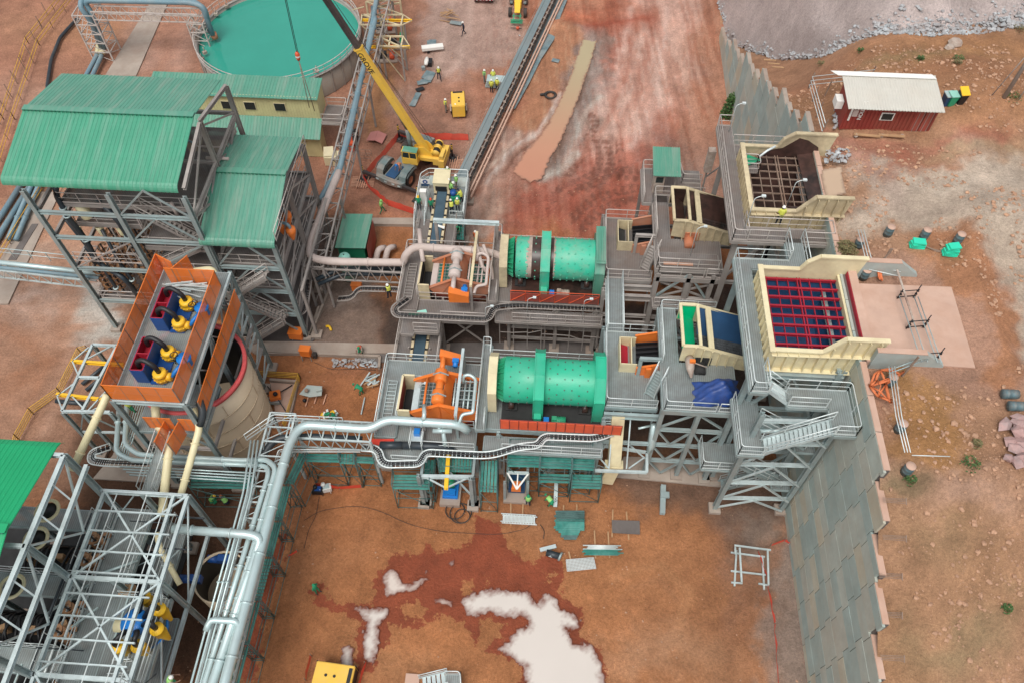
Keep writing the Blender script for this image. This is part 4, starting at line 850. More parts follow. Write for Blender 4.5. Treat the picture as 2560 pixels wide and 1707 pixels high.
    lad=MB();lad.beam((-11.9,29.3+o,5.75),(-11.9,33.2+o,5.75),.05,.1);lad.beam((-11.2,29.3+o,5.75),(-11.2,33.2+o,5.75),.05,.1);[lad.beam((-11.9,29.3+o+.33*k,5.75),(-11.2,29.3+o+.33*k,5.75),.05,.05) for k in range(13)];lad.build('cable_ladder',sl_,t)
    for x in(A+.3,-8.6,-4.7):
        for y in((25.5 if new else 28.3+o) if x>-12 else 28.6+o,35+o):column(t,x,y,0,5.2,.28,st)
        girder(t,(x,28.6+o,5.1),(x,35+o,5.1),.2,.3,st)
    bay(t,[A+.3,-8.6,-4.7],28.7+o,.4,5.0,st,'X',.12);bay(t,[A+.3,-8.6,-4.7],35+o,.4,5.0,st,'V',.12);girder(t,(A,28.7+o,4.9),(B,28.7+o,4.9),.2,.35,st)
    mb=MB();tp=[(-9.5,f_,5.9),(-4.7,f_,5.9),(-4.7,r_,5.9),(-9.5,r_,5.9)];bt=[(-8,f_+1,3.2),(-6.4,f_+1,3.2),(-6.4,r_-1,3.2),(-8,r_-1,3.2)]
    mb.add(tp+bt,[(4,5,6,7)]+[(i,(i+1)%4,4+(i+1)%4,4+i) for i in range(4)]);mb.build('underpan','maroon' if new else 'red_paint',t)
line(0,True);line(DY,False)
# ---------------- S-curved cable ladders on stands
def cable_run(pts,label,m,w=.55,legs=(),group=None):
    t=thing('cable_ladder',label,'cable ladder',pts[0],group);pp=arc(pts,.9,6);L_,R_=[],[]
    for i,p in enumerate(pp):
        d=(pp[min(i+1,len(pp)-1)]-pp[max(i-1,0)]);n_=Vector((-d.y,d.x,0)).normalized()*w/2;L_.append(p+n_);R_.append(p-n_)
    mb=MB();mb.tube(L_,.06,5);mb.tube(R_,.06,5);mb.build('side_rail',m,t);mb=MB()
    for i in range(len(pp)-1):
        k=max(1,int((pp[i+1]-pp[i]).length/.3))
        for j in range(k):u=j/k;mb.beam(L_[i].lerp(L_[i+1],u),R_[i].lerp(R_[i+1],u),.04,.04)
    mb.build('rungs',m,t);mb=MB();mb.tube([p+Vector((0,0,-.02)) for p in pp],.07,5);mb.tube([p.lerp(q,.5) for p,q in zip(pp,L_)],.05,5);mb.build('cables','black',t)
    for(x,y,z) in legs:mb=MB();mb.beam((x,y,0),(x,y,z),.12,.12);mb.build('post',m,t)
    return t
V=lambda x,y,z:(x,y,z)
p_=lambda x,y,z:P(x,y,z)
cable_run([p_(1020,745,6.2),p_(985,770,6.2),p_(990,787,6.2),p_(1222,799,6.2),p_(1232,770,6.3),p_(1290,763,6.3),p_(1500,772,6.3)],'long curving cable ladder in front of the rear drum walkway','steel_dusty',.6,[(-2.8,40.6,5),(.3,40.6,5),(4.6,40.6,5)])
cable_run([p_(905,1118,5.9),p_(945,1120,5.9),p_(955,1160,5.9),p_(1050,1158,5.9),p_(1062,1130,5.9),p_(1225,1138,5.9),p_(1300,1115,6.6),p_(1345,1112,6.6),p_(1360,1090,6.6),p_(1490,1095,6.6),p_(1530,1080,6.6)],'silver cable ladder stepping along the scaffolds below the front line','rail',.55)
cable_run([p_(620,762,3.4),p_(690,765,3.4),p_(735,785,3.0),p_(760,780,3.0),p_(765,745,3.4),p_(772,700,4)],'curved cable ladder round the foot of the smaller green roofed building','steel_dusty',.55)
cable_run([p_(845,748,2.5),p_(880,745,3.0),p_(895,722,4.0),p_(1000,724,4.5),p_(1010,740,5)],'dark curving cable ladder beside the rear pipe truss','steel_dusty',.55)
cable_run([p_(275,1115,3.5),p_(230,1130,3.5),p_(228,1150,3.5),p_(260,1155,3.5),p_(370,1160,3.5)],'short looped cable ladder at the left below the orange tower','rail',.6)
# ---------------- bridge between the two lines
t=thing('link_bridge','long grating bridge linking the rear and front feed platforms','walkway',(5.7,40,8))
deck(t,rect(5.1,36.9,6.4,42.3),8.8,'grating','steel_light',.3,False);rail(t,[(5.15,36.9,8.8),(5.15,42.3,8.8)]);rail(t,[(6.35,36.9,8.8),(6.35,42.3,8.8)])
t=thing('steel_portal','pale horizontal beam portal spanning the pipework above the rear screen','beam',(-8,49,5))
for x in(-9.6,-4.3):mb=MB();mb.ibeam((x,47.6,4.5),(x,47.6,8.9),.25,.25);mb.build('post','steel_dusty',t)
mb=MB();mb.ibeam((-9.8,47.6,9.0),(-4.1,47.6,9.0),.3,.35);mb.build('beam','steel_light',t)
# ---------------- raised rear platform between lines (brown) with lamp
t=thing('access_platform','raised grating platform with a plank, in front of the grimy feeder','platform',(11.5,43,0))
deck(t,rect(8.7,41.3,13.6,42.9),11.6,'grating_dusty','steel_dusty',.45);rail(t,[(8.75,42.9,11.6),(8.75,41.35,11.6),(13.5,41.35,11.6)],'rail_dusty')
mb=MB();mb.box(9.3,41.6,11.62,11.6,41.85,11.68);mb.build('plank','wood_pink',t)
for x in(8.95,11.4,13.3):column(t,x,41.2,0,11.2,.34,'steel_dusty')
girder(t,(8.9,41.2,7.8),(13.7,41.2,7.8),.3,.6,'steel_dusty');girder(t,(5,41.2,7.8),(8.9,41.2,7.8),.3,.6,'steel_dusty')
for a,b in(((9.1,8.2),(11.3,11.0)),((13.2,8.2),(11.5,11.0)),((9.1,7.3),(11.3,4.6)),((13.2,7.3),(11.5,4.6)),((9.1,1),(11.3,4.2)),((13.2,1),(11.5,4.2))):brace(t,(a[0],41.15,a[1]),(b[0],41.15,b[1]),.16,'steel')
girder(t,(5,41.2,4.4),(13.7,41.2,4.4),.2,.3,'steel_dusty')
deck(t,rect(8.9,40.0,13.7,41.0),8.3,'grating_dusty','steel_dusty',.3);rail(t,[(8.9,40.05,8.3),(11.1,40.05,8.3)],'rail_dusty');rail(t,[(11.4,40.05,8.3),(13.7,40.05,8.3)],'rail_dusty')
t=thing('operator_cabin','small grey cabin with pale green ribbed canopy beside the grimy feeder','cabin',(9.5,51.5,10.8))
for x,y in((8.9,50.4),(10.6,50.4),(8.9,52.6),(10.6,52.6)):mb=MB();mb.beam((x,y,10.8),(x,y,13.2),.1,.1);mb.build('post','steel_dusty',t)
mb=MB();mb.slab([(8.6,49.9,13.1),(10.9,49.9,13.1),(10.9,53.0,13.5),(8.6,53.0,13.5)],.05);[mb.beam((8.65+k*.2,49.9,13.15),(8.65+k*.2,53.0,13.55),.06,.05) for k in range(12)];mb.build('canopy','roof_green_old',t)
mb=MB();mb.box(8.8,50.3,10.8,9.7,51.2,12.9);o_=mb.build('booth','dust_white',t);w_=MB();w_.box(8.95,50.27,12.0,9.55,50.3,12.6);w_.build('window','glass',o_,True).location=-WORLDLOC[o_.name]
deck(t,rect(8.0,49.2,13.0,53.2),10.8,'grating_dusty','steel_dusty',.35);rail(t,[(8.05,49.2,10.8),(8.05,53.15,10.8),(11.2,53.15,10.8),(11.4,51.6,10.8),(13,51.6,10.8)],'rail_dusty')
for x in(8.3,12.7):column(t,x,53,0,10.5,.28,'steel_dusty')
# ---------------- stair tower
t=thing('stair_tower','silver steel stair tower with zigzag flights against the retaining wall','stairs',(17,26.6,0))
zl=[2.2,5.0,8.0,11.2]
for x,y in((14.4,26.5),(19.6,26.7),(14.4,29.3),(19.6,29.3)):column(t,x,y,0,15.2 if y<28 else 16.5,.34)
for z in zl:girder(t,(14.4,26.5,z),(19.6,26.7,z),.22,.3,'steel_light');girder(t,(14.4,29.3,z),(19.6,29.3,z),.2,.3)
girder(t,(14.4,26.5,14.3),(19.6,26.7,14.3),.22,.3,'steel_light')
for a,b in zip([.4]+zl+[14.2],zl+[14.2]):bay(t,[14.4,19.6],26.45,a,b-.1,'steel_light','A',.13)
deck(t,rect(15.9,26.9,19.9,28.3),15.6,d=.28);deck(t,rect(18.5,25.0,19.9,26.9),15.6,d=.28,joists=False)
rail(t,[(15.9,28.25,15.6),(19.85,28.25,15.6),(19.85,25.05,15.6),(18.5,25.05,15.6)]);rail(t,[(15.9,26.95,15.6),(18.3,26.95,15.6)]);stair(t,(15.9,27.5,15.6),(14.4,27.5,17.0),.9,'steel_light')
stair(t,(14.9,25.6,12.4),(18.6,25.6,15.6),1.0,'steel_light')
deck(t,rect(13.3,25.0,15.0,29.3),12.3,d=.28);rail(t,[(15,25.05,12.3),(13.35,25.05,12.3),(13.35,29.2,12.3)])
stair(t,(18.8,27.6,9.5),(15.0,27.6,12.3),.9);deck(t,rect(18.2,27.0,19.5,29.0),9.4,d=.2);stair(t,(14.9,28.4,6.4),(18.3,28.4,9.3),.9);deck(t,rect(12.2,26.8,14.9,29.0),6.3,d=.2)
rail(t,[(12.2,29,6.3),(12.2,26.85,6.3),(14.6,26.85,6.3)]);stair(t,(18.8,27.6,3.3),(15.0,27.6,6.2),.9);deck(t,rect(18.2,27.0,19.5,29.0),3.2,d=.2);stair(t,(14.9,28.4,.2),(18.3,28.4,3.1),.9)
mb=MB();mb.tube([(14.2,26.9,12.1),(19.3,27.3,12.1)],.16,10);mb.build('pipe','pipe_new',t)
# ---------------- front grating platform under chute, cream chute
t=thing('discharge_chute','tall narrow cream chute dropping from the front feed platform to the ground','chute',(5.5,28,0))
a,b=P(1545,1035,8.0),P(1535,1160,3.5);c_=P(1515,1200,.8)
mb=MB();mb.beam(a,b,.95,.6);mb.beam(a+Vector((0,-.31,.0)),b+Vector((0,-.31,0)),.1,.03);mb.beam(b,c_,1.05,.65);mb.box(b.x-.7,b.y-.35,b.z-.1,b.x+.7,b.y+.35,b.z+.05);mb.build('chute_body','cream',t)
t=thing('chute_frame','open silver steel frame hanging round the cream chute','frame',(5,27.5,0))
q=[P(1487,1175,3.9),P(1617,1180,3.9),P(1617,1130,3.9),P(1487,1110,3.9)]
for i in range(3):mb=MB();mb.ibeam(q[i],q[(i+1)%4],.2,.22);mb.build('beam','steel_light',t)
for u,v in(((1487,1130),(1520,1168)),((1520,1108),(1490,1140)),((1570,1108),(1612,1145)),((1572,1170),(1612,1142))):brace(t,P(*u,4.1),P(*v,4.1),.1,'steel_light')
for u in((1522,1170),(1566,1170)):brace(t,P(*u,4.0),P(u[0]+14,1000,8.6),.1,'steel_light')
ld=MB()
for s in(0,1):ld.beam(P(1503+28*s,1088,6.2),P(1512+28*s,1030,8.2),.06,.1)
for k in range(10):ld.beam(P(1503+k,1088-6*k,6.2+.2*k),P(1531+k,1088-6*k,6.2+.2*k),.1,.04)
ld.build('ladder','steel_light',t)
t=thing('tarpaulin','crumpled blue tarpaulin draped over equipment on the silver feed deck','tarpaulin',tuple(P(1790,985,10.9)))
rr=random.Random(11);mb=MB();nx,ny=22,16;vs=[]
for j in range(ny+1):
    for i in range(nx+1):
        u,v=i/nx*2-1,j/ny*2-1;e=max(abs(u)**3,abs(v)**3);h=1.35*(1-e)*(.8+.25*math.sin(3*u+1))+rr.uniform(-.03,.03)+.10*math.sin(9*u+4*v)*(1-e)+.08*math.sin(13*v-5*u)
        an=math.atan2(v,u);k=1+.08*math.sin(9*an)*e;vs.append((u*1.6*k,v*1.0*k+.15*u,max(.02,h)))
mb.add(vs,[(j*(nx+1)+i,j*(nx+1)+i+1,(j+1)*(nx+1)+i+1,(j+1)*(nx+1)+i) for j in range(ny) for i in range(nx)],None,True);mb.build('cover','tarp',t,True)
for n_ in('wrapped_valve',):
    p=P(1722,930,11.2);mb=MB();mb.tube([p+Vector((0,.8,.6)),p+Vector((0,.5,.7)),p+Vector((.02,0,.5)),p+Vector((.1,-.6,.2))],[.32,.36,.3,.08],10,'dust_white');mb.tube([p+Vector((.1,.3,.9)),p+Vector((1.2,.1,.6))],.05,6,'dust_white');mb.obox(p+Vector((.1,.3,1.0)),.4,.25,.2,0,'orange')
    solid(n_,mb,'dust_white','cloth wrapped hydraulic drive with a red tag on the silver feed deck','valve')
# ================================================================ BUILDINGS, TOWERS, PIPE RACKS (left half)
def ribroof(t,prof,x0,x1,m,pitch=.3,name='roof_sheet',th=.04,rib=.032,edge=None):
    """corrugated sheet whose section prof is a list of (y, z); ribs are real folds running along the slope"""
    mb=MB();n=max(4,int((x1-x0)/pitch));xs=[]
    for i in range(n):
        a=x0+(x1-x0)*i/n;w=(x1-x0)/n;xs+=[(a,0),(a+w*.55,0),(a+w*.68,rib),(a+w*.87,rib)]
    xs.append((x1,0));v=[]
    for(y,z) in prof:
        for x,h in xs:v.append((x,y,z+h))
    k=len(xs);nrm=len(v);v+=[(a,b,c-th) for a,b,c in v]
    f=[(j*k+i,j*k+i+1,(j+1)*k+i+1,(j+1)*k+i) for j in range(len(prof)-1) for i in range(k-1)]
    mb.add(v,f+[tuple(q+nrm for q in reversed(g)) for g in f]);o=mb.build(name,m,t)
    if abs(prof[0][1]-prof[1][1])>.2 and len(prof)>5:
        mi=len(o.data.materials);o.data.materials.append(MATS['roof_eave_shaded']);w_=k-1  # downturned eave gets a darker green with its shading painted in
        for p in o.data.polygons[:3*w_]:p.material_index=mi
    if edge:
        e=MB();(y,z)=edge;e.beam((x0,y,z+.07),(x1,y,z+.07),.55,.04)
        for i in range(n):a=x0+(x1-x0)*(i+.5)/n;e.beam((a,y-.26,z+.05),(a,y-.34,z+.045),.14,.05,'roof_edge')
        e.build('ridge_cap',m,t)
    return o
def curve_eave(y0,z0,r=.5,n=5):
    return[(y0-r*math.sin(R(a)),z0-r+r*math.cos(R(a))) for a in[95,80,60,40,20,0]]
def shed_frame(t,xs,ys,z_e,z_r,levels,m='steel_dusty',mf='steel_dusty',xmid=True):
    yr=(ys[0]+ys[-1])/2
    for x in xs:
        for y in ys:
            z1=z_e+(z_r-z_e)*(1-abs(y-yr)/(yr-ys[0])) if len(ys)>2 else z_e
            column(t,x,y,0,z1-(.5 if y==ys[0] else .1),.34,m if y>ys[0] else 'steel')
        girder(t,(x,ys[0]+.5,z_e-.15),(x,yr,z_r-.15),.25,.3,mf);girder(t,(x,yr,z_r),(x,ys[-1],z_e),.25,.3,mf)
    for z in levels:
        for y in(ys[0],ys[-1]):girder(t,(xs[0],y,z),(xs[-1],y,z),.22,.32,m if y>ys[0] else 'steel')
        for x in(xs[0],xs[-1]):girder(t,(x,ys[0],z),(x,ys[-1],z),.22,.32,mf)
        for y in ys[1:-1]:girder(t,(xs[0],y,z),(xs[-1],y,z),.2,.28,m)
# ---- big spiral building
t=thing('process_building','largest open steel building with green ribbed gable roof, upper left','building',(-33,47,0))
X0,X1=-40.35,-27.1
ribroof(t,curve_eave(41.55,18.35,.55)+[(47.2,19.75)],X0,X1,'roof_green',.3,'roof_sheet');ribroof(t,[(47.2,19.75),(53.2,18.4)],X0,X1,'roof_green_old',.3,'roof_sheet',edge=(47.2,19.78))
shed_frame(t,[-38.9,-32.5,-26.75],[40.8,47.0,53.0],18.0,19.4,[15.2,12.4,8.6,4.2],'steel_dusty')
for x in(-26.75,):
    bay_pts=[((40.8,12.4),(47,15.2)),((47,12.4),(40.8,15.2)),((47,12.4),(53,15.2)),((53,12.4),(47,15.2)),((40.8,15.3),(47,18.9)),((53,15.3),(47,18.9)),((40.8,8.6),(47,12.4)),((53,8.6),(47,12.4))]
    for a,b in bay_pts:brace(t,(x,*a),(x,*b),.13,'steel_dusty')
bay(t,[-32.5,-26.75],40.8,15.2,18.0,'steel','A',.12);bay(t,[-32.5,-26.75],40.8,12.4,15.2,'steel','A',.12);bay(t,[-32.5,-26.75],40.8,8.6,12.4,'steel','/',.12)
for z,y0,y1,x0,x1 in((14.0,43,52.5,-38.5,-27),(11.2,41.3,52.5,-32.2,-27),(11.4,43.3,46,-38.5,-33),(8.5,41,53,-32.2,-27),(4.2,41,53,-38.5,-27)):
    deck(t,rect(x0,y0,x1,y1),z,'grating_dusty','steel_dusty',.3);rail(t,[(x0,y1,z),(x0,y0,z),(x1,y0,z)],'rail_dusty')
rail(t,[(-26.9,53,14),(-26.9,41,14)],'rail_dusty')
stair(t,(-27.8,42.0,11.3),(-32.0,42.6,14),.9,'steel_dusty','rail_dusty');stair(t,(-32,41.6,8.6),(-27.6,41.6,11.2),.9,'steel_dusty','rail_dusty');stair(t,(-27.6,41.4,4.3),(-32,41.4,8.5),.9,'steel_dusty','rail_dusty')
rs=random.Random(5)
for k in range(40):
    a=Vector((rs.uniform(-38.5,-28),rs.uniform(41.2,51),rs.choice([1.5,3,5.2,6.5,9.4,10.6,12.6,14.6])));d=rs.choice([Vector((rs.uniform(1.5,4),0,0)),Vector((0,0,rs.uniform(-3,-1.2))),Vector((rs.uniform(1,2),rs.uniform(-1,1),rs.uniform(-2,0)))]);mb=MB();(mb.tube([a,a+d],rs.choice([.05,.08,.14]),6) if k%3 else mb.beam(a,a+d,.1,.12));mb.build('service_pipe' if k%3 else 'tie_beam',rs.choice(['pipe_dusty','pipe_dark','pipe_blue','steel_dusty']),t)
bay(t,[-38.9,-32.5],40.8,8.6,12.4,'steel_dusty','/',.1);bay(t,[-38.9,-32.5],47,4.2,12.4,'steel_dusty','X',.12);bay(t,[-32.5,-26.75],47,4.2,8.6,'steel_dusty','X',.12);rail(t,[(-38.4,40.9,9.4),(-33,40.9,9.4)],'rail_dusty');rail(t,[(-38.4,40.9,4.4),(-27,40.9,4.4)],'rail_dusty')
def spiral(name,x,y,z0,h,label,group,r=.42,mm='spring',turns=6):
    o=thing(name,label,'spiral',(x,y,z0),group);mb=MB();n=turns*10
    for s in(0,):
        v=[]
        for i in range(n+1):
            a=2*math.pi*i/10;zz=h*(1-i/n);v+=[(.5*r*math.cos(a),.5*r*math.sin(a),zz),(r*math.cos(a),r*math.sin(a),zz+.03),(r*math.cos(a),r*math.sin(a),zz+.12)]
        f=[]
        for i in range(n):b=i*3;f+=[(b,b+1,b+4,b+3),(b+1,b+2,b+5,b+4)]
        mb.add(v,f,None,True)
    mb.build('trough',mm,o,True);mb=MB();mb.tube([(0,0,0),(0,0,h+.2)],.07,6);mb.build('centre_post','dark',o,True);return o
sp0=None;SG='brown spirals in rows in the big process building'
for i in range(5):
    for j in range(5):
        x=-37.9+i*1.15+(.35 if i>2 else 0);y=41.7+j*1.9;
        lab='brown spiral, row %s from left, %s from front, under the biggest roof'%(['one','two','three','four','five'][i],['first','second','third','fourth','fifth'][j])
        if sp0 is None:sp0=spiral('spiral_concentrator',x,y,4.5,3.8,lab,SG)
        else:dup(sp0,(x,y,4.5),None,lab,SG)
for i in range(3):
    px=[(205,590),(258,585),(308,585)][i];p=P(*px,9.8);mb=MB();mb.lathe(p,[(.25,0),(.32,1.0),(.27,1.0),(.2,.2),(.01,.2)],14);o=solid('feed_pot',mb,'cream_pipe','small cream feed pot on the spiral bank, %s of three from the left'%['first','second','third'][i],'pot','three cream pots over the spirals')
p=P(215,535,12.2);mb=MB();mb.lathe(p,[(.45,-.3),(.5,1.6),(.42,1.6),(.38,1.2),(.01,1.2)],16);solid('feed_pot',mb,'cream_pipe','tall cream cylinder standing in the upper floor under the big roof','pot')
p=P(160,455,14.5);mb=MB();mb.lathe(p,[(.7,0),(.6,.6),(.3,.9),(.01,.9)],14);solid('cyclone',mb,'yellow','yellow cyclone head peeking out under the big roof eave','cyclone')
for k,(pts,r_) in enumerate((([(140,462,15.5),(140,490,14.6),(158,520,13.6),(168,540,13),(215,600,10.5),(240,650,8.5),(262,668,7.8),(310,695,7.6),(330,720,6),(345,740,5)],.22),([(245,500,14),(290,545,13),(320,590,11),(355,640,9),(375,680,7)],.24),([(165,550,12.5),(245,650,8),(290,720,6)],.15),([(255,575,11),(300,660,8),(330,700,7)],.15))):
    mb=MB();mb.tube(arc([P(*q) for q in pts],.8,3),r_,10);[mb.lathe(P(*q),[(r_,-.05),(r_+.09,-.05),(r_+.09,.05),(r_,.05)],12,m='pipe_new') for q in pts[2:5]]
    solid('slurry_pipe',mb,'pipe_dark',['dark slurry pipe winding down the front of the big building, nearest its left column','thick dark pipe beside the middle column of the big building','thin dark pipe between the first and second spiral rows','thin dark pipe between the second and third spiral rows'][k],'pipe','dark pipes in the big building')
for i in range(3):
    p=P(228+52*i,625,8.6);mb=MB()
    for(a,b) in(((-.4,-.4),(.4,-.4)),((.4,-.4),(.4,.4)),((.4,.4),(-.4,.4)),((-.4,.4),(-.4,-.4))):mb.beam(p+Vector((*a,0)),p+Vector((*b,0)),.07,.07);mb.beam(p+Vector((*a,0)),p+Vector((*a,-3.4)),.07,.07)
    solid('support_frame',mb,'rail_dusty','thin pale square frame over the spirals, %s from the left'%['first','second','third'][i],'frame','pale frames in the spiral bank')
# ---- medium building
t=thing('process_building','smaller open steel building with green ribbed roof beside the pipe rack','building',(-24,46,0))
X0,X1=-27.05,-21.07
ribroof(t,curve_eave(41.0,13.15,.5)+[(46.6,14.75)],X0,X1,'roof_green_old',.3);ribroof(t,[(46.6,14.75),(52.0,13.75)],X0,X1,'roof_green_old',.3,edge=(46.6,14.78))
shed_frame(t,[-26.6,-21.3],[40.9,46.5,52],12.9,14.4,[9.6,6.6,3.4],'steel_dusty')
for z0,z1 in((9.6,12.9),(6.6,9.6),(3.4,6.6),(.4,3.4)):bay(t,[-26.6,-21.3],40.9,z0,z1,'steel','A',.13);brace(t,(-21.3,40.9,z0),(-21.3,46.5,z1),.13,'steel_dusty');brace(t,(-21.3,52,z0),(-21.3,46.5,z1),.13,'steel_dusty')
for z in(9.6,6.6,3.4):deck(t,rect(-26.4,41.2,-21.6,51.8),z,'grating_dusty','steel_dusty',.3);rail(t,[(-26.4,41.3,z),(-21.5,41.3,z),(-21.5,51.8,z)],'rail_dusty')
for k,(a,b) in enumerate((((-26,40.2,6.6),(-22.4,40.2,9.6)),((-22.2,40.3,3.4),(-26.2,40.3,6.6)),((-26,40.2,.2),(-22.4,40.2,3.4)))):stair(t,a,b,.85,'steel_dusty','rail_dusty')
rail(t,[(-21.0,41,12.9),(-21.0,52,12.9)],'rail_dusty');girder(t,(-20.4,41,6.6),(-20.4,52,6.6),.2,.25,'steel_dusty');column(t,-20.4,41.2,0,6.6,.25,'steel_dusty')
for k,(x,y,z,m_) in enumerate(((705,575,10.2,'orange'),(722,590,10.2,'orange'))):pass
t=thing('cyclone_cluster','orange cyclones with dark blue hoses under the smaller green roof edge','cyclone',tuple(P(712,590,10.0)))
for k,(dx,dy) in enumerate(((0,0),(.9,-.5),(.2,1.1))):mb=MB();mb.lathe((dx,dy,.2),[(.12,0),(.4,.9),(.4,1.3),(.01,1.35)],12);mb.build('cyclone','orange',t,True);mb=MB();mb.tube(arc([(dx,dy,1.3),(dx,dy,1.9),(dx-.8,dy+.3,1.9),(dx-1.0,dy+.3,1)],.3,3),.13,8);mb.build('hose','pipe_blue',t,True)
# ---- control building
t=thing('control_building','long pale yellow two storey building with green roofs and three dark windows','building',(-30,66,0))
xl,xr=-42.0,-24.1
ribroof(t,[(65.75,6.55),(68.8,6.95)],xl,xr,'roof_green_old',.32);ribroof(t,[(63.9,2.95),(66.05,3.95)],xl,xr-.05,'roof_green_old',.32)
def clad(x0,x1,y,z0,z1,name,m='wall_cream'):
    mb=MB();n=int(abs(x1-x0)/.3)
    for i in range(n):a=x0+(x1-x0)*i/n;w=(x1-x0)/n;mb.box(a,y,z0,a+w*.6,y+.05,z1);mb.box(a+w*.6,y-.03,z0,a+w,y+.05,z1)
    return mb.build(name,m,t)
clad(xl,xr-.2,66.1,3.9,6.6,'upper_wall');clad(xl,xr-.3,64.55,0,2.95,'lower_wall')
mb=MB();mb.box(xl,66.15,3.9,xr-.2,68.5,6.5);mb.box(xl,64.62,0,xr-.3,66.1,3.2);mb.box(xr-.26,66.2,3.9,xr-.15,68.5,6.55);mb.build('end_wall','wall_cream',t)
for px in(570,626,700):
    p=PY(px+0,268,66.05);wb=MB();wb.box(p.x-.62,66.0,4.75,p.x+.62,66.08,5.75,'cream');o=wb.build('window','cream',t);g=MB();g.box(p.x-.55,65.97,4.81,p.x+.55,66.02,5.69);q=g.build('pane','glass',o)
    q.data.transform(Matrix.Translation(WORLDLOC[t.name]*-1+WORLDLOC[o.name])) if WORLDLOC[o.name]!=WORLDLOC[t.name] else None
deck(t,rect(-24.1,65.5,-21.8,68.2),3.9,'grating_dusty','steel_dusty',.2);rail(t,[(-24,68.2,3.9),(-21.8,68.2,3.9),(-21.8,65.5,3.9),(-24,65.5,3.9)],'rail_dusty',r=.045)
for x,y in((-21.9,65.6),(-21.9,68.1)):column(t,x,y,0,3.8,.15,'steel_dusty',False)
mb=MB();mb.slab([(-24.0,63.3,1.2),(-23.0,63.5,1.2),(-23.0,64.2,1.9),(-24.0,64,1.9)],.06);mb.box(-24.0,63.2,0,-22.6,64.4,1.1);solid('electrical_kiosk',mb,'cream','small cream box at the corner below the yellow building','box')
# ---- little green shed with air receiver
t=thing('compressor_shed','small shed with worn green ribbed roof and orange red end wall','shed',(-18.3,51,0))
mb=MB();y0,y1,xa,xb=49.1,53.5,-19.75,-16.85;n=26
for i in range(n):y=y0+(y1-y0)*i/n;mb.slab([(xa,y,3.0),(xb,y,3.15),(xb,y+.16,3.15),(xa,y+.16,3.0)],.09)
mb.slab([(xa,y0,2.98),(xb,y0,3.12),(xb,y1,3.12),(xa,y1,2.98)],.04);mb.build('roof_sheet','roof_green_old',t);mb=MB();mb.box(xa+.2,y0+.2,0,xb-.2,y1-.2,2.9);mb.build('wall','roof_edge',t);mb=MB();mb.slab([(xb+.02,y0+.4,.2),(xb+.02,y1-.5,.2),(xb+.02,y1-.5,2.8),(xb+.02,y0+.4,2.8)],.05);mb.build('door','red_paint',t)
mb=MB();p=P(884,645,0);mb.lathe((-18.6,47.9,.2),[(.01,0),(.55,.05),(.55,3.0),(.45,3.2),(.01,3.32)],24);mb.tube([(-18.6,47.9,3.2),(-18.6,47.9,3.6)],.06,6,'dark');solid('air_receiver',mb,'air_tank','upright turquoise air tank standing in front of the small worn green shed','tank')
for k in range(2):
    q=P(948+24*k,640-2*k,.3);mb=MB();mb.tube(arc([q+Vector((-.3,-.8,-.2)),q+Vector((0,.2,.8)),q+Vector((.5,.8,.3))],.5,4),.3,12);solid('rubber_bend',mb,'pipe_dusty','dusty grey rubber pipe bend in the drain by the small shed, %s one'%('left','right')[k],'pipe')
# ---- thickener
t=thing('thickener_tank','huge round tank of turquoise water with ribbed steel wall','tank',(-32.55,81.6,0));c=(-32.55,81.6,0);Rt=9.46
mb=MB();mb.lathe(c,[(Rt,0),(Rt,3.0),(Rt-.12,3.0),(Rt-.12,0.5)],96);mb.build('tank_wall','tank_wall',t)
mb=MB();[mb.beam(Vector(c)+Vector((math.cos(a)*(Rt+.06),math.sin(a)*(Rt+.06),0)),Vector(c)+Vector((math.cos(a)*(Rt+.06),math.sin(a)*(Rt+.06),3.0)),.09,.14) for a in[2*math.pi*i/36 for i in range(36)]];mb.lathe(c,[(Rt-.16,3.0),(Rt+.16,3.0),(Rt+.16,3.08),(Rt-.16,3.08),(Rt-.16,3.0)],96);mb.build('stiffeners','steel_dusty',t)
mb=MB();mb.lathe(c,[(Rt-.1,2.55),(0.01,2.55)],64);mb.build('water','tank_water',t)
mb=MB()
for h in(.55,1.05):mb.lathe((c[0],c[1],3.05+h),[(Rt+.1,-.03),(Rt+.16,0),(Rt+.1,.03),(Rt+.04,0),(Rt+.1,-.03)],72)
[mb.beam(Vector(c)+Vector((math.cos(a)*(Rt+.1),math.sin(a)*(Rt+.1),3.05)),Vector(c)+Vector((math.cos(a)*(Rt+.1),math.sin(a)*(Rt+.1),4.1)),.05,.05) for a in[2*math.pi*i/48 for i in range(48)]]
mb.build('handrail','rail_dusty',t)
for(x,y) in((540,36),(566,16),(492,98),(505,148),(792,178),(512,132)):
    q=P(x,y,3.1);mb=MB();mb.obox(q,.45,.35,.3,random.random());mb.tube([q+Vector((0,0,.1)),q+Vector((0,0,.7))],.05,6);o=mb.build('lamp_bracket','dust_white',t)
def hoist_frame(name,label,q,z,ny,mb_='steel_dusty'):
    pass
t=thing('hoist_gantry','pale open steel frame with yellow hoist beams over red pumps beside the turquoise tank','frame',(-21,82,0))
zz=4.6
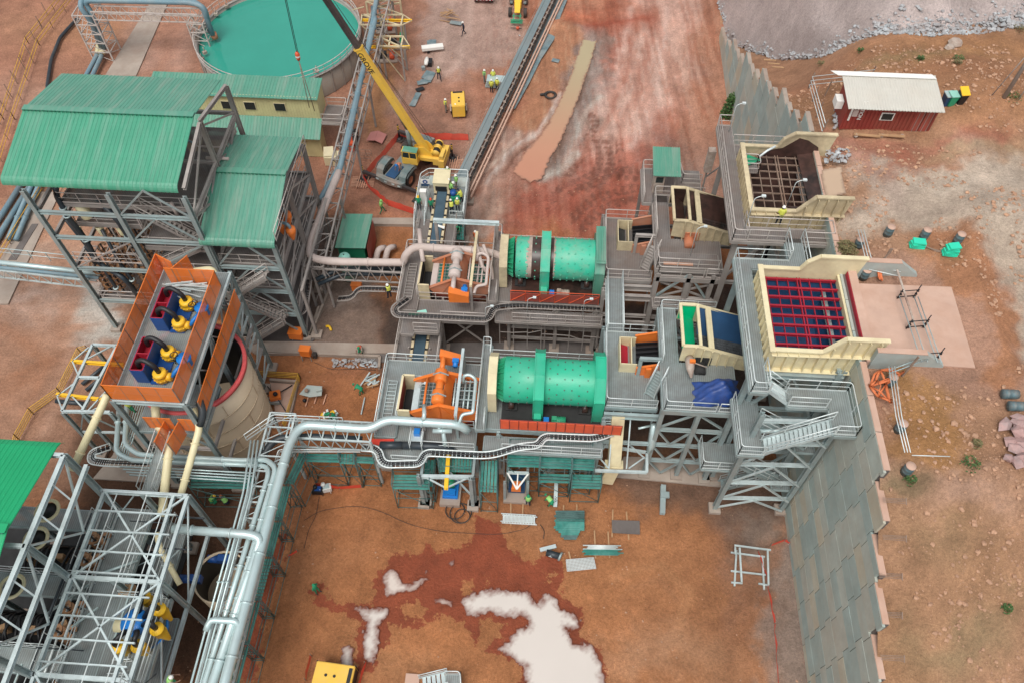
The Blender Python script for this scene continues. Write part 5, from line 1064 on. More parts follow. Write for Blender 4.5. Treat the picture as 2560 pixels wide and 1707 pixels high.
for k,(xl_,yt,yb) in enumerate(((905,38,65),(945,92,118))):
    a,b,c1,d=P(xl_,yt,zz),P(1008,yt,zz),P(1002,yb,zz),P(xl_-3,yb-2,zz)
    for u,v in((a,b),(b,c1),(c1,d),(d,a),(a,c1),((a+b)/2,(c1+d)/2)):mb=MB();mb.beam(u,v,.16,.16);mb.build('beam','cream_dirty',t)
    for u in(b,c1,(d if k else a)):mb=MB();mb.beam(u,(u.x,u.y,0),.18,.18);mb.build('column','steel_dusty',t)
    e=P(1030-5*k,(52,118)[k],zz-.2);mb=MB();mb.ibeam(P((905,925)[k],(51,118)[k],zz-.2),e,.18,.28);mb.build('hoist_beam','yellow',t)
    for u in(b,c1):brace(t,u,e,.1,'cream_dirty')
    brace(t,(c1.x,c1.y,0),d,.1,'cream_dirty');brace(t,(b.x,b.y,0),a,.1,'steel_dusty')
for k in range(2):
    for j in range(2):
        u=P(1002,(0,-25)[k],5);
mb=MB();a=P(915,5,5);b=P(1000,0,5);mb.beam(a,b,.16,.16);mb.beam(a,P(1008,38,zz),.12,.12);mb.beam(P(1000,0,5),(b.x,b.y,0),.2,.2);mb.beam(a,(a.x,a.y,0),.2,.2);mb.beam(P(880,26,5),P(910,18,5),.1,.1);mb.beam(P(945,18,4),P(1000,8,4),.18,.18);mb.build('cross_beams','cream_dirty',t)
for k,(x,y,m1) in enumerate(((970,68,'orange'),(975,140,'orange'),(1000,108,'mill_green_dark'))):
    q=P(x,y,.5);mb=MB();mb.lathe(q+Vector((0,0,0)),[(.01,0),(.45,0),(.45,.5),(.01,.5)],12,'X','red_guard' if k<2 else 'mill_green_dark');mb.obox(q+Vector((-.9,0,.1)),1.0,.6,.7,.1,'dark');mb.obox(q+Vector((.1,.8,.3)),.4,1.2,.5,.1,'red_guard' if k<2 else 'roof_green_deep');mb.obox(q+Vector((-.3,0,-.4)),2.4,1.6,.15,.1,'concrete')
    solid('slurry_pump',mb,'red_guard',['red slurry pump under the upper hoist beam by the turquoise tank','red slurry pump under the lower hoist beam by the turquoise tank','green pump between the two red pumps by the tank'][k],'pump')
# ---- orange guarded tower
t=thing('cyclone_tower','tall steel tower with orange mesh guards round a grating deck holding blue and yellow machines','tower',(-26,31,0))
zd=13.3;A,B,y0,y1=-28.65,-23.7,26.0,37.5
deck(t,rect(A,y0,B,y1-.2),zd,'grating','steel_light',.4)
for x in(A,B):
    for y in(y0,31.6,37.4):column(t,x,y,0,zd-.1,.32,'steel')
    girder(t,(x,y0,zd-.25),(x,37.4,zd-.25),.25,.35,'steel_light' if x==B else 'steel')
girder(t,(A,y0,zd-.25),(B,y0,zd-.25),.25,.35,'steel');
mb=MB();mb.beam((B+.02,y0,zd-.1),(B+.02,37.4,zd-.1),.3,.1);mb.beam((B+.05,y0,10.6),(B+.05,37.4,10.6),.25,.15);mb.build('edge_beam','steel_light',t)
for i in range(4):
    ya=y0+i*2.85;brace(t,(B+.04,ya,zd-.3),(B+.04,ya+1.42,10.7),.11,'steel');brace(t,(B+.04,ya+2.85,zd-.3),(B+.04,ya+1.42,10.7),.11,'steel')
for z in(6.6,3.4):girder(t,(A,y0,z),(B,y0,z),.2,.3,'steel_dusty');girder(t,(B,y0,z),(B,37.4,z),.2,.3,'steel_dusty')
for z0,z1 in((.4,3.4),(3.4,6.6),(6.6,10.4)):bay(t,[A,B],y0,z0,z1,'steel','A',.12)
for i in range(5):brace(t,(B,35.2,1+i*2.3),(B,37.4,2.4+i*2.3),.1,'steel_light');brace(t,(B,35.2,1+i*2.3),(B,37.4,1+i*2.3),.14,'steel_light')
column(t,B-.1,35.2,0,zd-.3,.3,'steel')
def mesh_guard(a,b,z,h,n=None,lean=0):
    a,b=Vector(a),Vector(b);L_=(b-a).length;n=n or max(1,round(L_/2.3))
    for i in range(n):
        p,q=a.lerp(b,i/n),a.lerp(b,(i+1)/n);mb=MB();u=Vector((0,0,h));z_=Vector((0,0,z+.05));d=(q-p).normalized()*.03
        mb.slab([p+z_+d,q+z_-d,q+z_-d+u,p+z_+d+u],.025);mb.beam(p+z_+u,q+z_+u,.05,.06,'orange');mb.beam(p+z_,p+z_+u,.06,.06,'steel_rust');mb.beam((p+q)/2+z_,(p+q)/2+z_+u,.035,.035,'steel_rust');mb.beam(p+z_+u*.5,q+z_+u*.5,.03,.03,'orange_dusty');mb.build('mesh_panel','orange_mesh',t)
h=1.75
for k in range(7):mb=MB();mb.tube([(A+.5+k*.7,y0+.3,zd-.6),(A+.5+k*.7,37,zd-.6)],.05,5);mb.build('service_pipe','rail',t)
mesh_guard((A,y0,0),(B-.2,y0,0),zd,h,2);mesh_guard((A,y0,0),(A,37.3,0),zd,h,5);mesh_guard((B-.2,y0,0),(B-.2,36.0,0),zd,h,4);mesh_guard((B-.2,36,0),(A+1.0,36,0),zd,h,2)
mesh_guard((A,37.3,0),(A+1.4,36.6,0),zd,h,1);mesh_guard((A+1.6,36.0,0),(A+2.4,37.3,0),zd,h,1)
mesh_guard((B+.45,26.6,0),(B+.45,36.4,0),10.7,1.7,5);deck(t,rect(B-.1,26.4,B+.5,36.6),10.6,'grating','steel',.2,False)
mesh_guard((A+1.3,y0-.1,0),(B-1.7,y0-.1,0),9.6,1.5,2);mesh_guard((-26.1,24.2,0),(-25.9,25.9,0),9.0,1.8,1);mesh_guard((-25.2,24.2,0),(-24.9,25.9,0),9.0,1.8,1);mesh_guard((-24.9,25.9,0),(B-.2,25.9,0),9.5,1.6,1)
deck(t,rect(A,y0,B,30),9.0,'grating','steel',.3)
wk=[P(355,1230,7.0),P(392,1232,7.0),P(438,1095,9.0),P(402,1090,9.0)];mb=MB();mb.slab(wk,.06);mb.build('ramp_deck','grating',t);r_=MB();rail_mb(r_,[wk[0],wk[3]]);rail_mb(r_,[wk[1],wk[2]]);r_.build('handrail','rail',t)
def cyc_unit(yc,label):
    u=thing('dewatering_unit',label,'machine',(-26.1,yc,zd))
    mb=MB()
    for x in(-1.25,-.35):mb.slab([(x,-1.35,0),(x,1.35,0),(x,1.35,1.5),(x,-1.35,1.5)],.06)
    for y in(-1.35,1.35):mb.slab([(-1.25,y,0),(-.35,y,0),(-.35,y,1.5),(-1.25,y,1.5)],.06)
    mb.build('trough','blue',u,True);mb=MB();mb.box(-1.2,-1.3,.7,-.4,1.3,.74);[mb.slab([(-.8-.42*s,-1.32,.7),(-.8-.42*s,1.32,.7),(-.8-.42*s,1.32,1.52),(-.8-.42*s,-1.32,1.52)],.07) for s in(-1,1)];[mb.slab([(-1.2,y,.7),(-.4,y,.7),(-.4,y,1.52),(-1.2,y,1.52)],.07) for y in(-1.33,0,1.33)];mb.build('trough_lining','maroon',u,True)
    mb=MB();mb.box(-.3,-1.5,.02,.75,1.3,.12);mb.build('base_plate','blue',u,True)
    for k,y in enumerate((-1.05,.75)):
        mb=MB();mb.lathe((.45,y,.15),[(.01,0),(.5,0),(.52,.35),(.42,.5),(.48,.55),(.46,.75),(.3,.8),(.01,.8)],20);[mb.tube([(.45+.5*math.cos(a),y+.5*math.sin(a),.4),(.45+.54*math.cos(a),y+.54*math.sin(a),.5)],.05,5) for a in[i*.5 for i in range(12)]];mb.lathe((.75,y,.4),[(.2,0),(.3,0),(.3,.4),(.01,.4)],12,'X');mb.build('yellow_housing','yellow',u,True)
        mb=MB();mb.tube(arc([(.45,y,.9),(.4,y,1.7),(-.35,y+.25,2.0),(-.8,y+.2,1.8),(-.85,y+.2,1.1)],.55,5),.17,12);mb.build('hose','black',u,True)
        mb=MB();mb.tube([(1.1,y,.4),(1.75,.1,.7)],.14,10);mb.build('feed_pipe','blue_bright',u,True)
    mb=MB();mb.lathe((1.85,.1,.3),[(.01,0),(.4,0),(.4,.7),(.5,.72),(.5,.8),(.01,.82)],18);[mb.beam((1.85,.1,1.13),(1.85+.48*math.cos(a),.1+.48*math.sin(a),1.13),.04,.04) for a in(0,1.57,3.14,4.71)];mb.build('distributor','blue_bright',u,True)
    mb=MB();mb.lathe((1.15,.25,1.15),[(.25,-.03),(.29,0),(.25,.03),(.21,0),(.25,-.03)],12);[mb.tube([(1.2+random.uniform(-.2,.2),.1+random.uniform(-.4,.4),.4),(1.3+random.uniform(-.2,.2),.2+random.uniform(-.4,.4),1.2),(1.7,.2,.6)],.025,5) for _ in range(6)];mb.build('valve_wheel','dark',u,True);return u
cyc_unit(33.1,'blue trough with two yellow cyclones, far end of the orange guarded deck');cyc_unit(28.8,'blue trough with two yellow cyclones, near end of the orange guarded deck')
mb=MB()
for k in range(16):a=P(random.uniform(405,455),random.uniform(705,735),13.45+.04*k);mb.beam(a,a+Vector((random.uniform(1.6,2.8),random.uniform(-.7,.5),0)),.09,.05)
solid('steel_lengths',mb,'steel_light','loose pile of steel angles and handrail pieces on the orange guarded deck','steel')
mb=MB();mb.tube(arc([P(470,680,12.2),P(530,672,12.2),P(540,690,12.2),P(470,770,11.8)],.5,4),.24,12);solid('cream_pipe',mb,'cream_pipe','cream pipe bending behind the far end of the orange tower','pipe')
# ---- big tan tank
cx_,cy_,hh=-26.3,31.5,9.0;Rk=4.0
t=thing('storage_tank','big tan riveted open top tank with pink rim beside the orange tower','tank',(cx_,cy_,0))
mb=MB();mb.lathe((cx_,cy_,0),[(Rk,0),(Rk,hh),(Rk-.1,hh),(Rk-.1,.6),(.01,.6)],72);mb.build('shell','tank_tan',t)
mb=MB();[mb.lathe((cx_,cy_,z),[(Rk,-.04),(Rk+.07,-.04),(Rk+.07,.04),(Rk,.04)],72) for z in(1.6,3.3,5.0,6.7)]
for i,z in enumerate((.1,1.7,3.4,5.1,6.8)):
    for k in range(5):a=2*math.pi*(k+.35*i)/5;p=Vector((cx_+(Rk+.03)*math.cos(a),cy_+(Rk+.03)*math.sin(a),z));mb.beam(p,p+Vector((0,0,1.5)),.04,.06)
for z in(1.6,3.3,5.0,6.7):
    for k in range(90):a=2*math.pi*k/90;p=Vector((cx_+(Rk+.06)*math.cos(a),cy_+(Rk+.06)*math.sin(a),z+.07));mb.obox(p,.07,.07,.07)
mb.build('hoops','tank_tan',t);mb=MB();mb.lathe((cx_,cy_,hh),[(Rk-.14,-.25),(Rk+.14,-.25),(Rk+.14,.1),(Rk-.14,.1),(Rk-.14,-.25)],72);mb.build('rim','tank_rim',t) if mat('tank_rim',(.62,.09,.09),.5) else 0
mb=MB();mb.lathe((cx_,cy_,.7),[(Rk-.13,0),(Rk-.13,hh-.9)],48,'Z');mb.box(cx_-2,cy_-2,.62,cx_+2,cy_+2,.7);mb.build('dark_lining','black',t)
# ---- yellow hoist frame left of the tower
t=thing('hoist_gantry','open grey steel frame with two yellow beams left of the orange tower','frame',(-33,31,0));z=7.2
a,b,c1,d=P(232,862,z),P(293,865,z),P(205,1028,z),P(155,1028,z)
for u,v in((a,b),(b,c1),(c1,d),(d,a),((a+d)/2,(b+c1)/2)):girder(t,u,v,.2,.22,'steel_light')
c2_=P(275,1030,z);girder(t,c1,c2_,.2,.22,'steel_light')
for u in(a,d,c1,c2_):column(t,u.x,u.y,0,z-.1,.26,'steel')
for(x1,y1,x2,y2,tipx,tipy) in((180,903,310,912,182,902),(142,985,270,1000,143,990)):
    mb=MB();mb.ibeam(P(x1,y1,z-.1),P(x2,y2,z-.1),.22,.3);mb.build('hoist_beam','yellow',t)
for u,v in(((181,903),(222,868)),((181,903),(195,935)),((143,990),(185,958)),((143,990),(155,1022)),((218,897),(285,862)),((180,990),(210,1022)),((295,945),(220,1026)),((262,1010),(225,1028))):brace(t,P(*u,z),P(*v,z),.1,'steel_light')
girder(t,(d.x,d.y,4),(c2_.x,c2_.y,4),.15,.2,'steel_light');brace(t,(d.x,d.y,4),(c1.x,c1.y,7),.09,'steel');brace(t,(c2_.x,c2_.y,4),(c1.x,c1.y,7),.09,'steel')
for k,(a_,b_) in enumerate((((205,960),(290,890)),((215,975),(300,905)),((140,1002),(210,1008)))):
    mb=MB();mb.tube([P(*a_,.25),P(*b_,.25)],.2-.03*(k<2),10);solid('black_pipe',mb,'pipe_dark',['upper black pipe on the ground inside the hoist frame','lower black pipe on the ground inside the hoist frame','short black pipe lying under the near yellow hoist beam'][k],'pipe')
# ================================================================ PIPES
PM={'n':'pipe_new','d':'pipe_dusty','b':'pipe_blue','k':'pipe_dark','c':'cream_pipe'}
def pipe(pts,r_,m,label,fl=2.4,group=None,name='pipe',fr=.5):
    q=arc([P(*p) for p in pts],fr,5);mb=MB();mb.tube(q,r_,14)
    for a,b in zip([P(*p) for p in pts],[P(*p) for p in pts[1:]]):
        L_=(b-a).length;n=int(L_/fl);d=(b-a).normalized()
        for i in range(n):c_=a.lerp(b,(i+.5)/n);mb.tube([c_-d*.05,c_+d*.05],r_+.07,14)
    t=thing(name,label,'pipe',tuple(q[0]),group);mb.build('pipe_run',PM[m],t);return t
pipe([(1170,1075,6.8),(1145,1060,7.6),(965,1048,7.9),(925,1072,7.6),(752,1060,7.9),(722,1110,7.9),(560,1712,8.0),(540,1800,8)],.34,'n','thickest silver water pipe running past the orange screen and down the lower rack',3.2,fr=1.0)
pipe([(1060,1012,8.2),(1061,1035,8.4),(1058,1050,8.0)],.16,'n','small silver branch pipe rising in front of the orange screen',9)
t=pipe([(1082,1076,7.2),(1130,1076,7.2)],.18,'n','short silver manifold with hanging valves in front of the orange screen',.8)
mb=MB();mb.tube([P(1098,1062,7.6),P(1098,1076,7.2)],.13,8);mb.tube([P(1108,1080,7.1),P(1112,1105,6.0),P(1113,1120,5.5)],[.14,.2,.08],8);mb.build('valve','pipe_new',t)
pipe([(1270,650,6.5),(1225,630,7.5),(1035,617,7.9),(1012,640,7.0),(1010,657,6.2),(830,655,6.2),(772,645,6.2),(778,600,6.2),(830,470,6.4),(848,430,6.4)],.34,'d','thick dusty pink water pipe running from the dust coated screen to the rack',3.2,fr=.9)
pipe([(800,500,6.2),(848,420,6.2),(870,350,6.2),(918,130,6.2),(945,-20,6.2),(960,-80,6.2)],.26,'b','left blue grey pipe on the long rack beside the crane',2.8)
pipe([(846,440,6.25),(866,350,6.25),(938,52,6.25),(932,20,5.5)],.26,'b','right blue grey pipe on the long rack beside the crane',2.8)
pipe([(728,1000-350,5.2),(760,640,5.4),(800,560,6.2),(812,500,6.3)],.28,'d','dusty pipe elbow joining the rack by the smaller green roof',9)
pipe([(790,700,4.4),(850,672,4.6),(1010,672,4.6)],.2,'k','upper dark blue hose pipe on the rear pipe truss',5);pipe([(795,712,4.2),(855,686,4.4),(1005,686,4.4)],.18,'k','lower dark blue hose pipe on the rear pipe truss',5)
pipe([(1048,575,8.2),(1052,620,7.9),(1058,655,7.2)],.2,'d','short dusty branch dropping behind the dust coated screen',9)
pipe([(1190,612,8.6),(1205,665,7.6),(1215,680,7.2)],.16,'d','left pale slanting pipe over the rear screen',9);pipe([(1208,612,8.6),(1228,665,7.6),(1232,700,7.0)],.14,'d','right pale slanting pipe over the rear screen',9)
G1='silver pipes on the lower rack'
pipe([(432,1321,8.4),(625,1335,8.4),(652,1345,8.2),(640,1380,7.9),(530,1712,7.9)],.3,'n','second thickest silver pipe, joining the lower rack from the left',2.6,G1)
pipe([(300,985,6.0),(290,1130,6.0),(330,1150,6.0),(610,1160,6.6),(668,1165,7.2),(672,1185,7.6),(618,1360,7.7),(510,1712,7.7)],.19,'n','outer of the two thinner silver pipes turning onto the lower rack',2.6,G1)
pipe([(318,1000,6.2),(312,1110,6.2),(345,1135,6.2),(600,1150,6.9),(668,1148,7.4),(690,1170,7.8),(640,1345,7.9),(545,1660,7.9)],.19,'n','inner of the two thinner silver pipes turning onto the lower rack',2.6,G1)
for k in range(3):pipe([(645-9*k,1100,7.6),(628-10*k,1230,7.6),(500-12*k,1712,7.6)],.07,'n','thin silver conduit on the lower rack, %s from the thick pipes'%['first','second','third'][k],9,G1)
pipe([(515,1575,8.0),(525,1548,8.3),(590,1552,8.3),(600,1565,8.0)],.2,'n','short silver crossover loop between pipes on the lower rack',3,G1)
for k in range(4):pipe([(300+8*k,1165+7*k,5.6),(460,1172+7*k,5.8),(640-8*k,1182+7*k,6.4)],.06,'n','thin silver conduit below the orange tower, number %s from the back'%['one','two','three','four'][k],9)
for k in range(5):pipe([(335+6*k,1010,5.8),(292+6*k,1150,5.8)],.05,'n','thin upright conduit left of the tan tank pipes, number %s from the left'%['one','two','three','four','five'][k],9)
pipe([(268,985,11.8),(262,1000,11.6),(180,1175,9.4)],.27,'c','leftmost cream pipe dropping from the orange tower to the lower frame',2.2)
pipe([(485,1020,11.0),(500,1065,10.4),(450,1245,8.6)],.25,'c','right cream pipe from the black hose down to the lower frame',2.2);pipe([(498,1000,11.8),(508,1030,11.3),(500,1062,10.5)],.27,'k','black hose joining the right cream pipe to the tower',5)
pipe([(388,1010,10.5),(392,1060,9.6),(425,1100,9.2),(404,1290,7.4)],.3,'c','middle cream pipe beside the sloping walkway',2.6)
pipe([(392,1330,7.0),(400,1370,6.6),(450,1460,5.6)],.2,'c','bent cream pipe passing under the lower frame',2)
pipe([(1005,1112,5.9),(950,1112,5.9)],.3,'k','black rubber lined pipe stub on the front platform, right',9);pipe([(1160,1135,4.8),(1100,1115,5.6),(1000,1112,5.8)],.3,'k','fat black hose curving under the front grating platform',9)
t=pipe([(905,1098,6.6),(760,1090,6.6),(690,1095,6.6),(660,1130,6.4),(655,1160,6)],.27,'k','fat black rubber hose bending above the rack corner',5,fr=1.2)
def rack(name,label,a,b,w,h,z,m,n,leg=0,sm='rail',post=True):
    t=thing(name,label,'pipe rack',(a[0],a[1],0));a=Vector((*a,z));b=Vector((*b,z));d=(b-a);L_=d.length;d.normalize();s=Vector((-d.y,d.x,0))*w/2
    for q in(s,-s):
        mb=MB();mb.beam(a+q,b+q,.14,.14);mb.beam(a+q-Vector((0,0,h)),b+q-Vector((0,0,h)),.12,.12);mb.build('chord',m,t)
        mb=MB()
        for i in range(n):
            p0,p1=a+d*L_*i/n,a+d*L_*(i+1)/n;mb.beam(p0+q,(p0+p1)/2+q-Vector((0,0,h)),.07,.07);mb.beam(p1+q,(p0+p1)/2+q-Vector((0,0,h)),.07,.07)
        mb.build('lattice',m,t)
    mb=MB()
    for i in range(n+1):p0=a+d*L_*i/n;mb.beam(p0+s,p0-s,.1,.1);(mb.beam(p0+s,a+d*L_*min(i+1,n)/n-s,.05,.05) if i<n else 0)
    mb.build('cross_bars',m,t)
    if leg:
        for i in range(leg+1):
            p0=a+d*L_*i/leg
            for q in(s,-s)[:1 if h<1 else 2]:column(t,(p0+q).x,(p0+q).y,0,z-.1,.2,m,False)
            brace(t,p0+s-Vector((0,0,z-.5)),p0-s-Vector((0,0,1)),.08,m)
    return t
rack('pipe_rack','silver lower pipe rack running beside the open yard',(-19.1,5),(-19.1,29),1.9,.8,7.2,'steel_light',20,3)
rack('pipe_rack','long dusty rack carrying the two blue grey pipes past the crane',(-20.3,44.5),(-20.6,95),1.7,1.3,5.7,'steel_dusty',26,6)
rack('pipe_truss','dusty lattice truss linking the rack to the rear screen platform',(-20.5,45.2),(-12.2,45.2),1.3,1.4,5.4,'steel_dusty',8,1);rack('pipe_truss','silver lattice truss linking the lower rack to the front screen platform',(-18.5,27.9),(-12.2,27.9),1.6,1.4,7.0,'steel_light',7,1)
t=thing('conduit_run','black cable ladder between silver posts on the corner of the lower rack','cable ladder',(-19.6,27,0));mb=MB();rail_mb(mb,[P(618,1100,7.4),P(690,1050,7.4),P(860,1058,7.4)],h=.9);rail_mb(mb,[P(690,1165,5.4),P(700,1130,5.8),P(900,1130,5.8)],h=.5);mb.build('handrail','rail',t)
t=rack('pipe_truss','silver pipe truss leaving the left edge beneath the big building',(-52,42.6),(-39,41.6),.8,1.0,6.4,'steel_light',12);mb=MB();mb.tube([(-53,42.9,6.7),(-38,41.8,6.7)],.22,12);mb.tube([(-53,42.4,6.6),(-38,41.4,6.6)],.16,10,'pipe_blue');rail_mb(mb,[(-53,43.8,6.4),(-38,42.8,6.4)],kick=False);mb.build('pipe_run','pipe_new',t)
t=thing('pipe_bridge','two dark blue pipes on a lattice bridge crossing to the turquoise tank','pipe bridge',(-48,78,0))
Z=6.6;L1=P(205,35,Z);
for k,dz in enumerate((0,0)):
    mb=MB();q=arc([P(255+8*k,122,1.2),P(225+10*k,50-5*k,5.2),P(200+14*k,18-8*k,6.7),P(205+14*k,-4+6*k,7.2),P(470+8*k,0+7*k,7.2),P(505+6*k,14+4*k,7.0),P(532-6*k,88-6*k,3.6)],.9,5);mb.tube(q,.3,14);mb.build('pipe_run','pipe_blue',t)
mb=MB();q=P(535,88,3.5);mb.tube([q+Vector((-.1,.1,.2)),q+Vector((0,0,-.5))],.38,14);mb.build('outlet','orange_dusty',t)
a,b=P(235,15,Z),P(500,22,Z)
for s in(0,1):
    o_=Vector((0,-1.2*s,0));mb=MB();mb.beam(a+o_,b+o_,.12,.12);mb.beam(a+o_+Vector((0,0,-1)),b+o_+Vector((0,0,-1)),.1,.1)
    for i in range(12):p0,p1=a.lerp(b,i/12)+o_,a.lerp(b,(i+1)/12)+o_;mb.beam(p0,(p0+p1)/2+Vector((0,0,-1)),.06,.06);mb.beam(p1,(p0+p1)/2+Vector((0,0,-1)),.06,.06)
    mb.build('lattice','rail_dusty',t)
def lattower(t,top,foot,m,n=5):
    for(a0,b0) in zip(top,foot):mb=MB();mb.beam(a0,b0,.14,.14);mb.build('leg',m,t)
    mb=MB()
    for i in range(n):
        A_=[u.lerp(v,i/n) for u,v in zip(top,foot)];B_=[u.lerp(v,(i+1)/n) for u,v in zip(top,foot)]
        for j in range(4):mb.beam(A_[j],A_[(j+1)%4],.09,.09);mb.beam(A_[j],B_[(j+1)%4],.06,.06)
    mb.build('lattice',m,t)
def tow(t,px,z,w,l,m):
    c=P(*px,z);tp=[c+Vector((x*w/2,y*l/2,0)) for x,y in((-1,-1),(1,-1),(1,1),(-1,1))];lattower(t,tp,[Vector((v.x,v.y,0)) for v in tp],m)
tow(t,(215,25),Z-.6,2.4,2.4,'rail_dusty');tow(t,(492,50),Z-1.2,1.8,1.8,'rail_dusty')
for k in range(2):pipe([(246+6*k,118,1.0),(242+12*k,140,.7),(215+16*k,190,.5),(150+15*k,300,.5),(20+20*k,600,.5)],.25,'b','ground level blue pipe passing under the big green roof, %s one'%('left','right')[k],5)
for k in range(2):mb=MB();mb.tube([P(248+8*k,110,1.3),P(243+12*k,136,.8)],.32,12);solid('pipe_bend',mb,'cream_pipe','cream pipe bend at the foot of the lattice bridge, %s one'%('left','right')[k],'pipe')
pipe([(195,45,.3),(150,95,.3),(128,150,.3),(118,215,.3),(120,260,.3)],.2,'k','black poly pipe snaking over the soil at the upper left',99)
pipe([(60,450,.3),(0,545,.3),(-40,600,.3)],.28,'b','upper blue ground pipe at the left edge below the big roof',99);pipe([(85,450,.3),(10,570,.3),(-30,640,.3)],.28,'b','lower blue ground pipe at the left edge below the big roof',99)
# ================================================================ LOWER-LEFT BUILDING UNDER CONSTRUCTION
t=thing('unfinished_building','bare silver steel frame of an unfinished building with bright green roof at the lower left','building',(-29,15,0))
XR=-22.9;ys=[20.7,14.9,9.1,3.5];ZL=10.2;XH=-28.9;ZH=15.4;SL='steel_light'
for y in ys:
    for x in(XR,-26.0):column(t,x,y,0,ZL,.3,'steel')
    column(t,XH,y,0,ZH,.34,'steel');column(t,-36.5,y,0,ZH,.34,'steel')
    girder(t,(XH,y,ZL),(XR,y,ZL),.24,.3,SL);girder(t,(-36.5,y,ZH),(XH,y,ZH),.24,.3,SL)
girder(t,(XR,ys[-1],ZL),(XR,ys[0],ZL),.22,.25,SL);girder(t,(XR-.9,ys[-1],ZL+.1),(XR-.9,ys[0],ZL+.1),.2,.25,SL);girder(t,(XH+.35,ys[-1],ZL),(XH+.35,ys[0],ZL),.2,.3,SL);girder(t,(XH,ys[-1],ZH),(XH,ys[0],ZH),.27,.3,SL);girder(t,(XH+.9,ys[-1],ZH-1.8),(XH+.9,ys[0],ZH-1.2),.24,.3,SL)
for x in(-27.6,-25.6,-24.2):mb=MB();mb.beam((x,3.5,ZL+.15),(x,20.7,ZL+.15),.05,.05);mb.build('sag_rod','rail',t)
for k in range(4):mb=MB();mb.tube([(-31+k*1.3,3.5,6.9+.15*(k%3)),(-30.8+k*.8,20.4,6.9+.15*(k%3))],.05+.03*(k%2),6);mb.build('service_pipe','rail' if k%3 else 'pipe_dark',t)
for k in range(13):y=20.6-k*1.35;mb=MB();mb.beam((XH+.4,y,ZL+.25),(XR-.3,y,ZL+.25),.09,.16);mb.build('purlin',SL,t)
for i in range(3):
    ya,yb=ys[i],ys[i+1];brace(t,(XH+.4,ya,ZL+.12),(XR,yb,ZL+.12),.12,SL);brace(t,(XH+.4,yb,ZL+.12),(XR,ya,ZL+.12),.12,SL)
    for f_ in(.33,.66):brace(t,(XH,ya+(yb-ya)*f_,ZH),(XH+.9,ya+(yb-ya)*f_-.5,ZH-1.6),.1,SL)
    brace(t,(XR,ya,ZL),(XR,yb,5),.1,SL);brace(t,(XR,yb,5),(XR,yb,ZL),.12,SL);brace(t,(XH,ya,ZH),(XH,(ya+yb)/2,ZL),.12,SL);brace(t,(XH,yb,ZH),(XH,(ya+yb)/2,ZL),.12,SL)
girder(t,(XR,ys[-1],5.2),(XR,ys[0],5.2),.22,.3,SL)
rs=random.Random(9)
for k in range(34):
    a=Vector((rs.uniform(-30.5,-23.5),rs.uniform(4,20),rs.choice([5.6,6.4,7.0,8.2,8.8])));d=rs.choice([Vector((rs.uniform(1.5,4),0,0)),Vector((0,rs.uniform(1.5,5),0)),Vector((rs.uniform(1,2),rs.uniform(1,3),rs.uniform(-.5,.8)))]);mb=MB();(mb.tube([a,a+d],rs.choice([.04,.06,.1]),6) if k%3 else mb.beam(a,a+d,.1,.12));mb.build('service_pipe' if k%3 else 'tie_beam',rs.choice(['rail','pipe_new','pipe_dark','steel']),t)
for x in(-30.3,-28.4,-24.5):rail(t,[(x,3.6,6.9),(x,20.4,6.9)],r=.03)
for y in(6.5,11.3,16.0):rail(t,[(-36,y,6.85),(-29.3,y,6.85)],r=.03)
ribroof(t,[(9.0,15.2),(15.4,16.7)],-42,-29.5,'roof_green_deep',.32);ribroof(t,[(15.4,16.7),(21.2,15.5),(21.6,15.3),(21.8,14.9)],-42,-29.5,'roof_green_deep',.32,edge=(15.4,16.75))
for z,x0,x1,y0_,y1_ in((6.8,-36.4,-29.2,19.2,20.6),(6.8,-36.4,-29.2,14.6,15.9),(6.8,-36.4,-29.2,9.8,11.2),(6.8,-36.4,-29.2,4.8,6.4),(5.4,-26,-23.2,3.5,14),(5.2,-26.1,-24.6,14,20.6),(7.6,-28.6,-26.2,3.5,20.6),(7.8,-26.2,-23.0,9.3,14.6)):
    deck(t,rect(x0,y0_,x1,y1_),z,'grating','steel',.3)
rail(t,[(-28.5,3.5,7.6),(-28.5,20.5,7.6)]);rail(t,[(-26.2,14.8,7.6),(-26.2,20.5,7.6)]);rail(t,[(-26.1,14.6,7.8),(-23.1,14.6,7.8),(-23.1,9.3,7.8)]);rail(t,[(XR,3.5,10.3),(XR,9,10.3)]);stair(t,(-27.6,10.4,5.4),(-24.0,10.2,7.8),.8,SL)
SG2='brown spirals on the unfinished floor';sp1=None
mb=MB();mb.box(-50,-2,.1,-26.2,22,.2);struct('underfloor_shade',mb,'dark')  # dark sheet over the soil, painting the shade under the decks
for k,y in enumerate((17.6,12.9,8.1)):
    t2=thing('machine_bank','dark hose covered machine bank in the %s pit of the unfinished building'%['far','middle','near'][k],'machine',(-32.5,y,0),'dark machine banks');mb=MB();mb.box(-35.8,y-1.2,.2,-29.4,y+1.2,4.6);mb.build('tank_box','dark',t2);rs=random.Random(k)
    for j in range(16):x=-35.6+j*.4;mb=MB();mb.tube(arc([(x,y-1.1,4.4),(x+rs.uniform(-.2,.2),y-.8,5.6),(x+rs.uniform(-.5,.5),y+.6,5.7),(x,y+1.1,4.4)],.4,3),.09,6);mb.build('hose','black',t2)
    for j in range(3):mb=MB();mb.obox((-34.6+j*2,y+rs.uniform(-.4,.4),5.2),.5,.35,1.0,rs.random());mb.build('gear_drive','wood',t2)
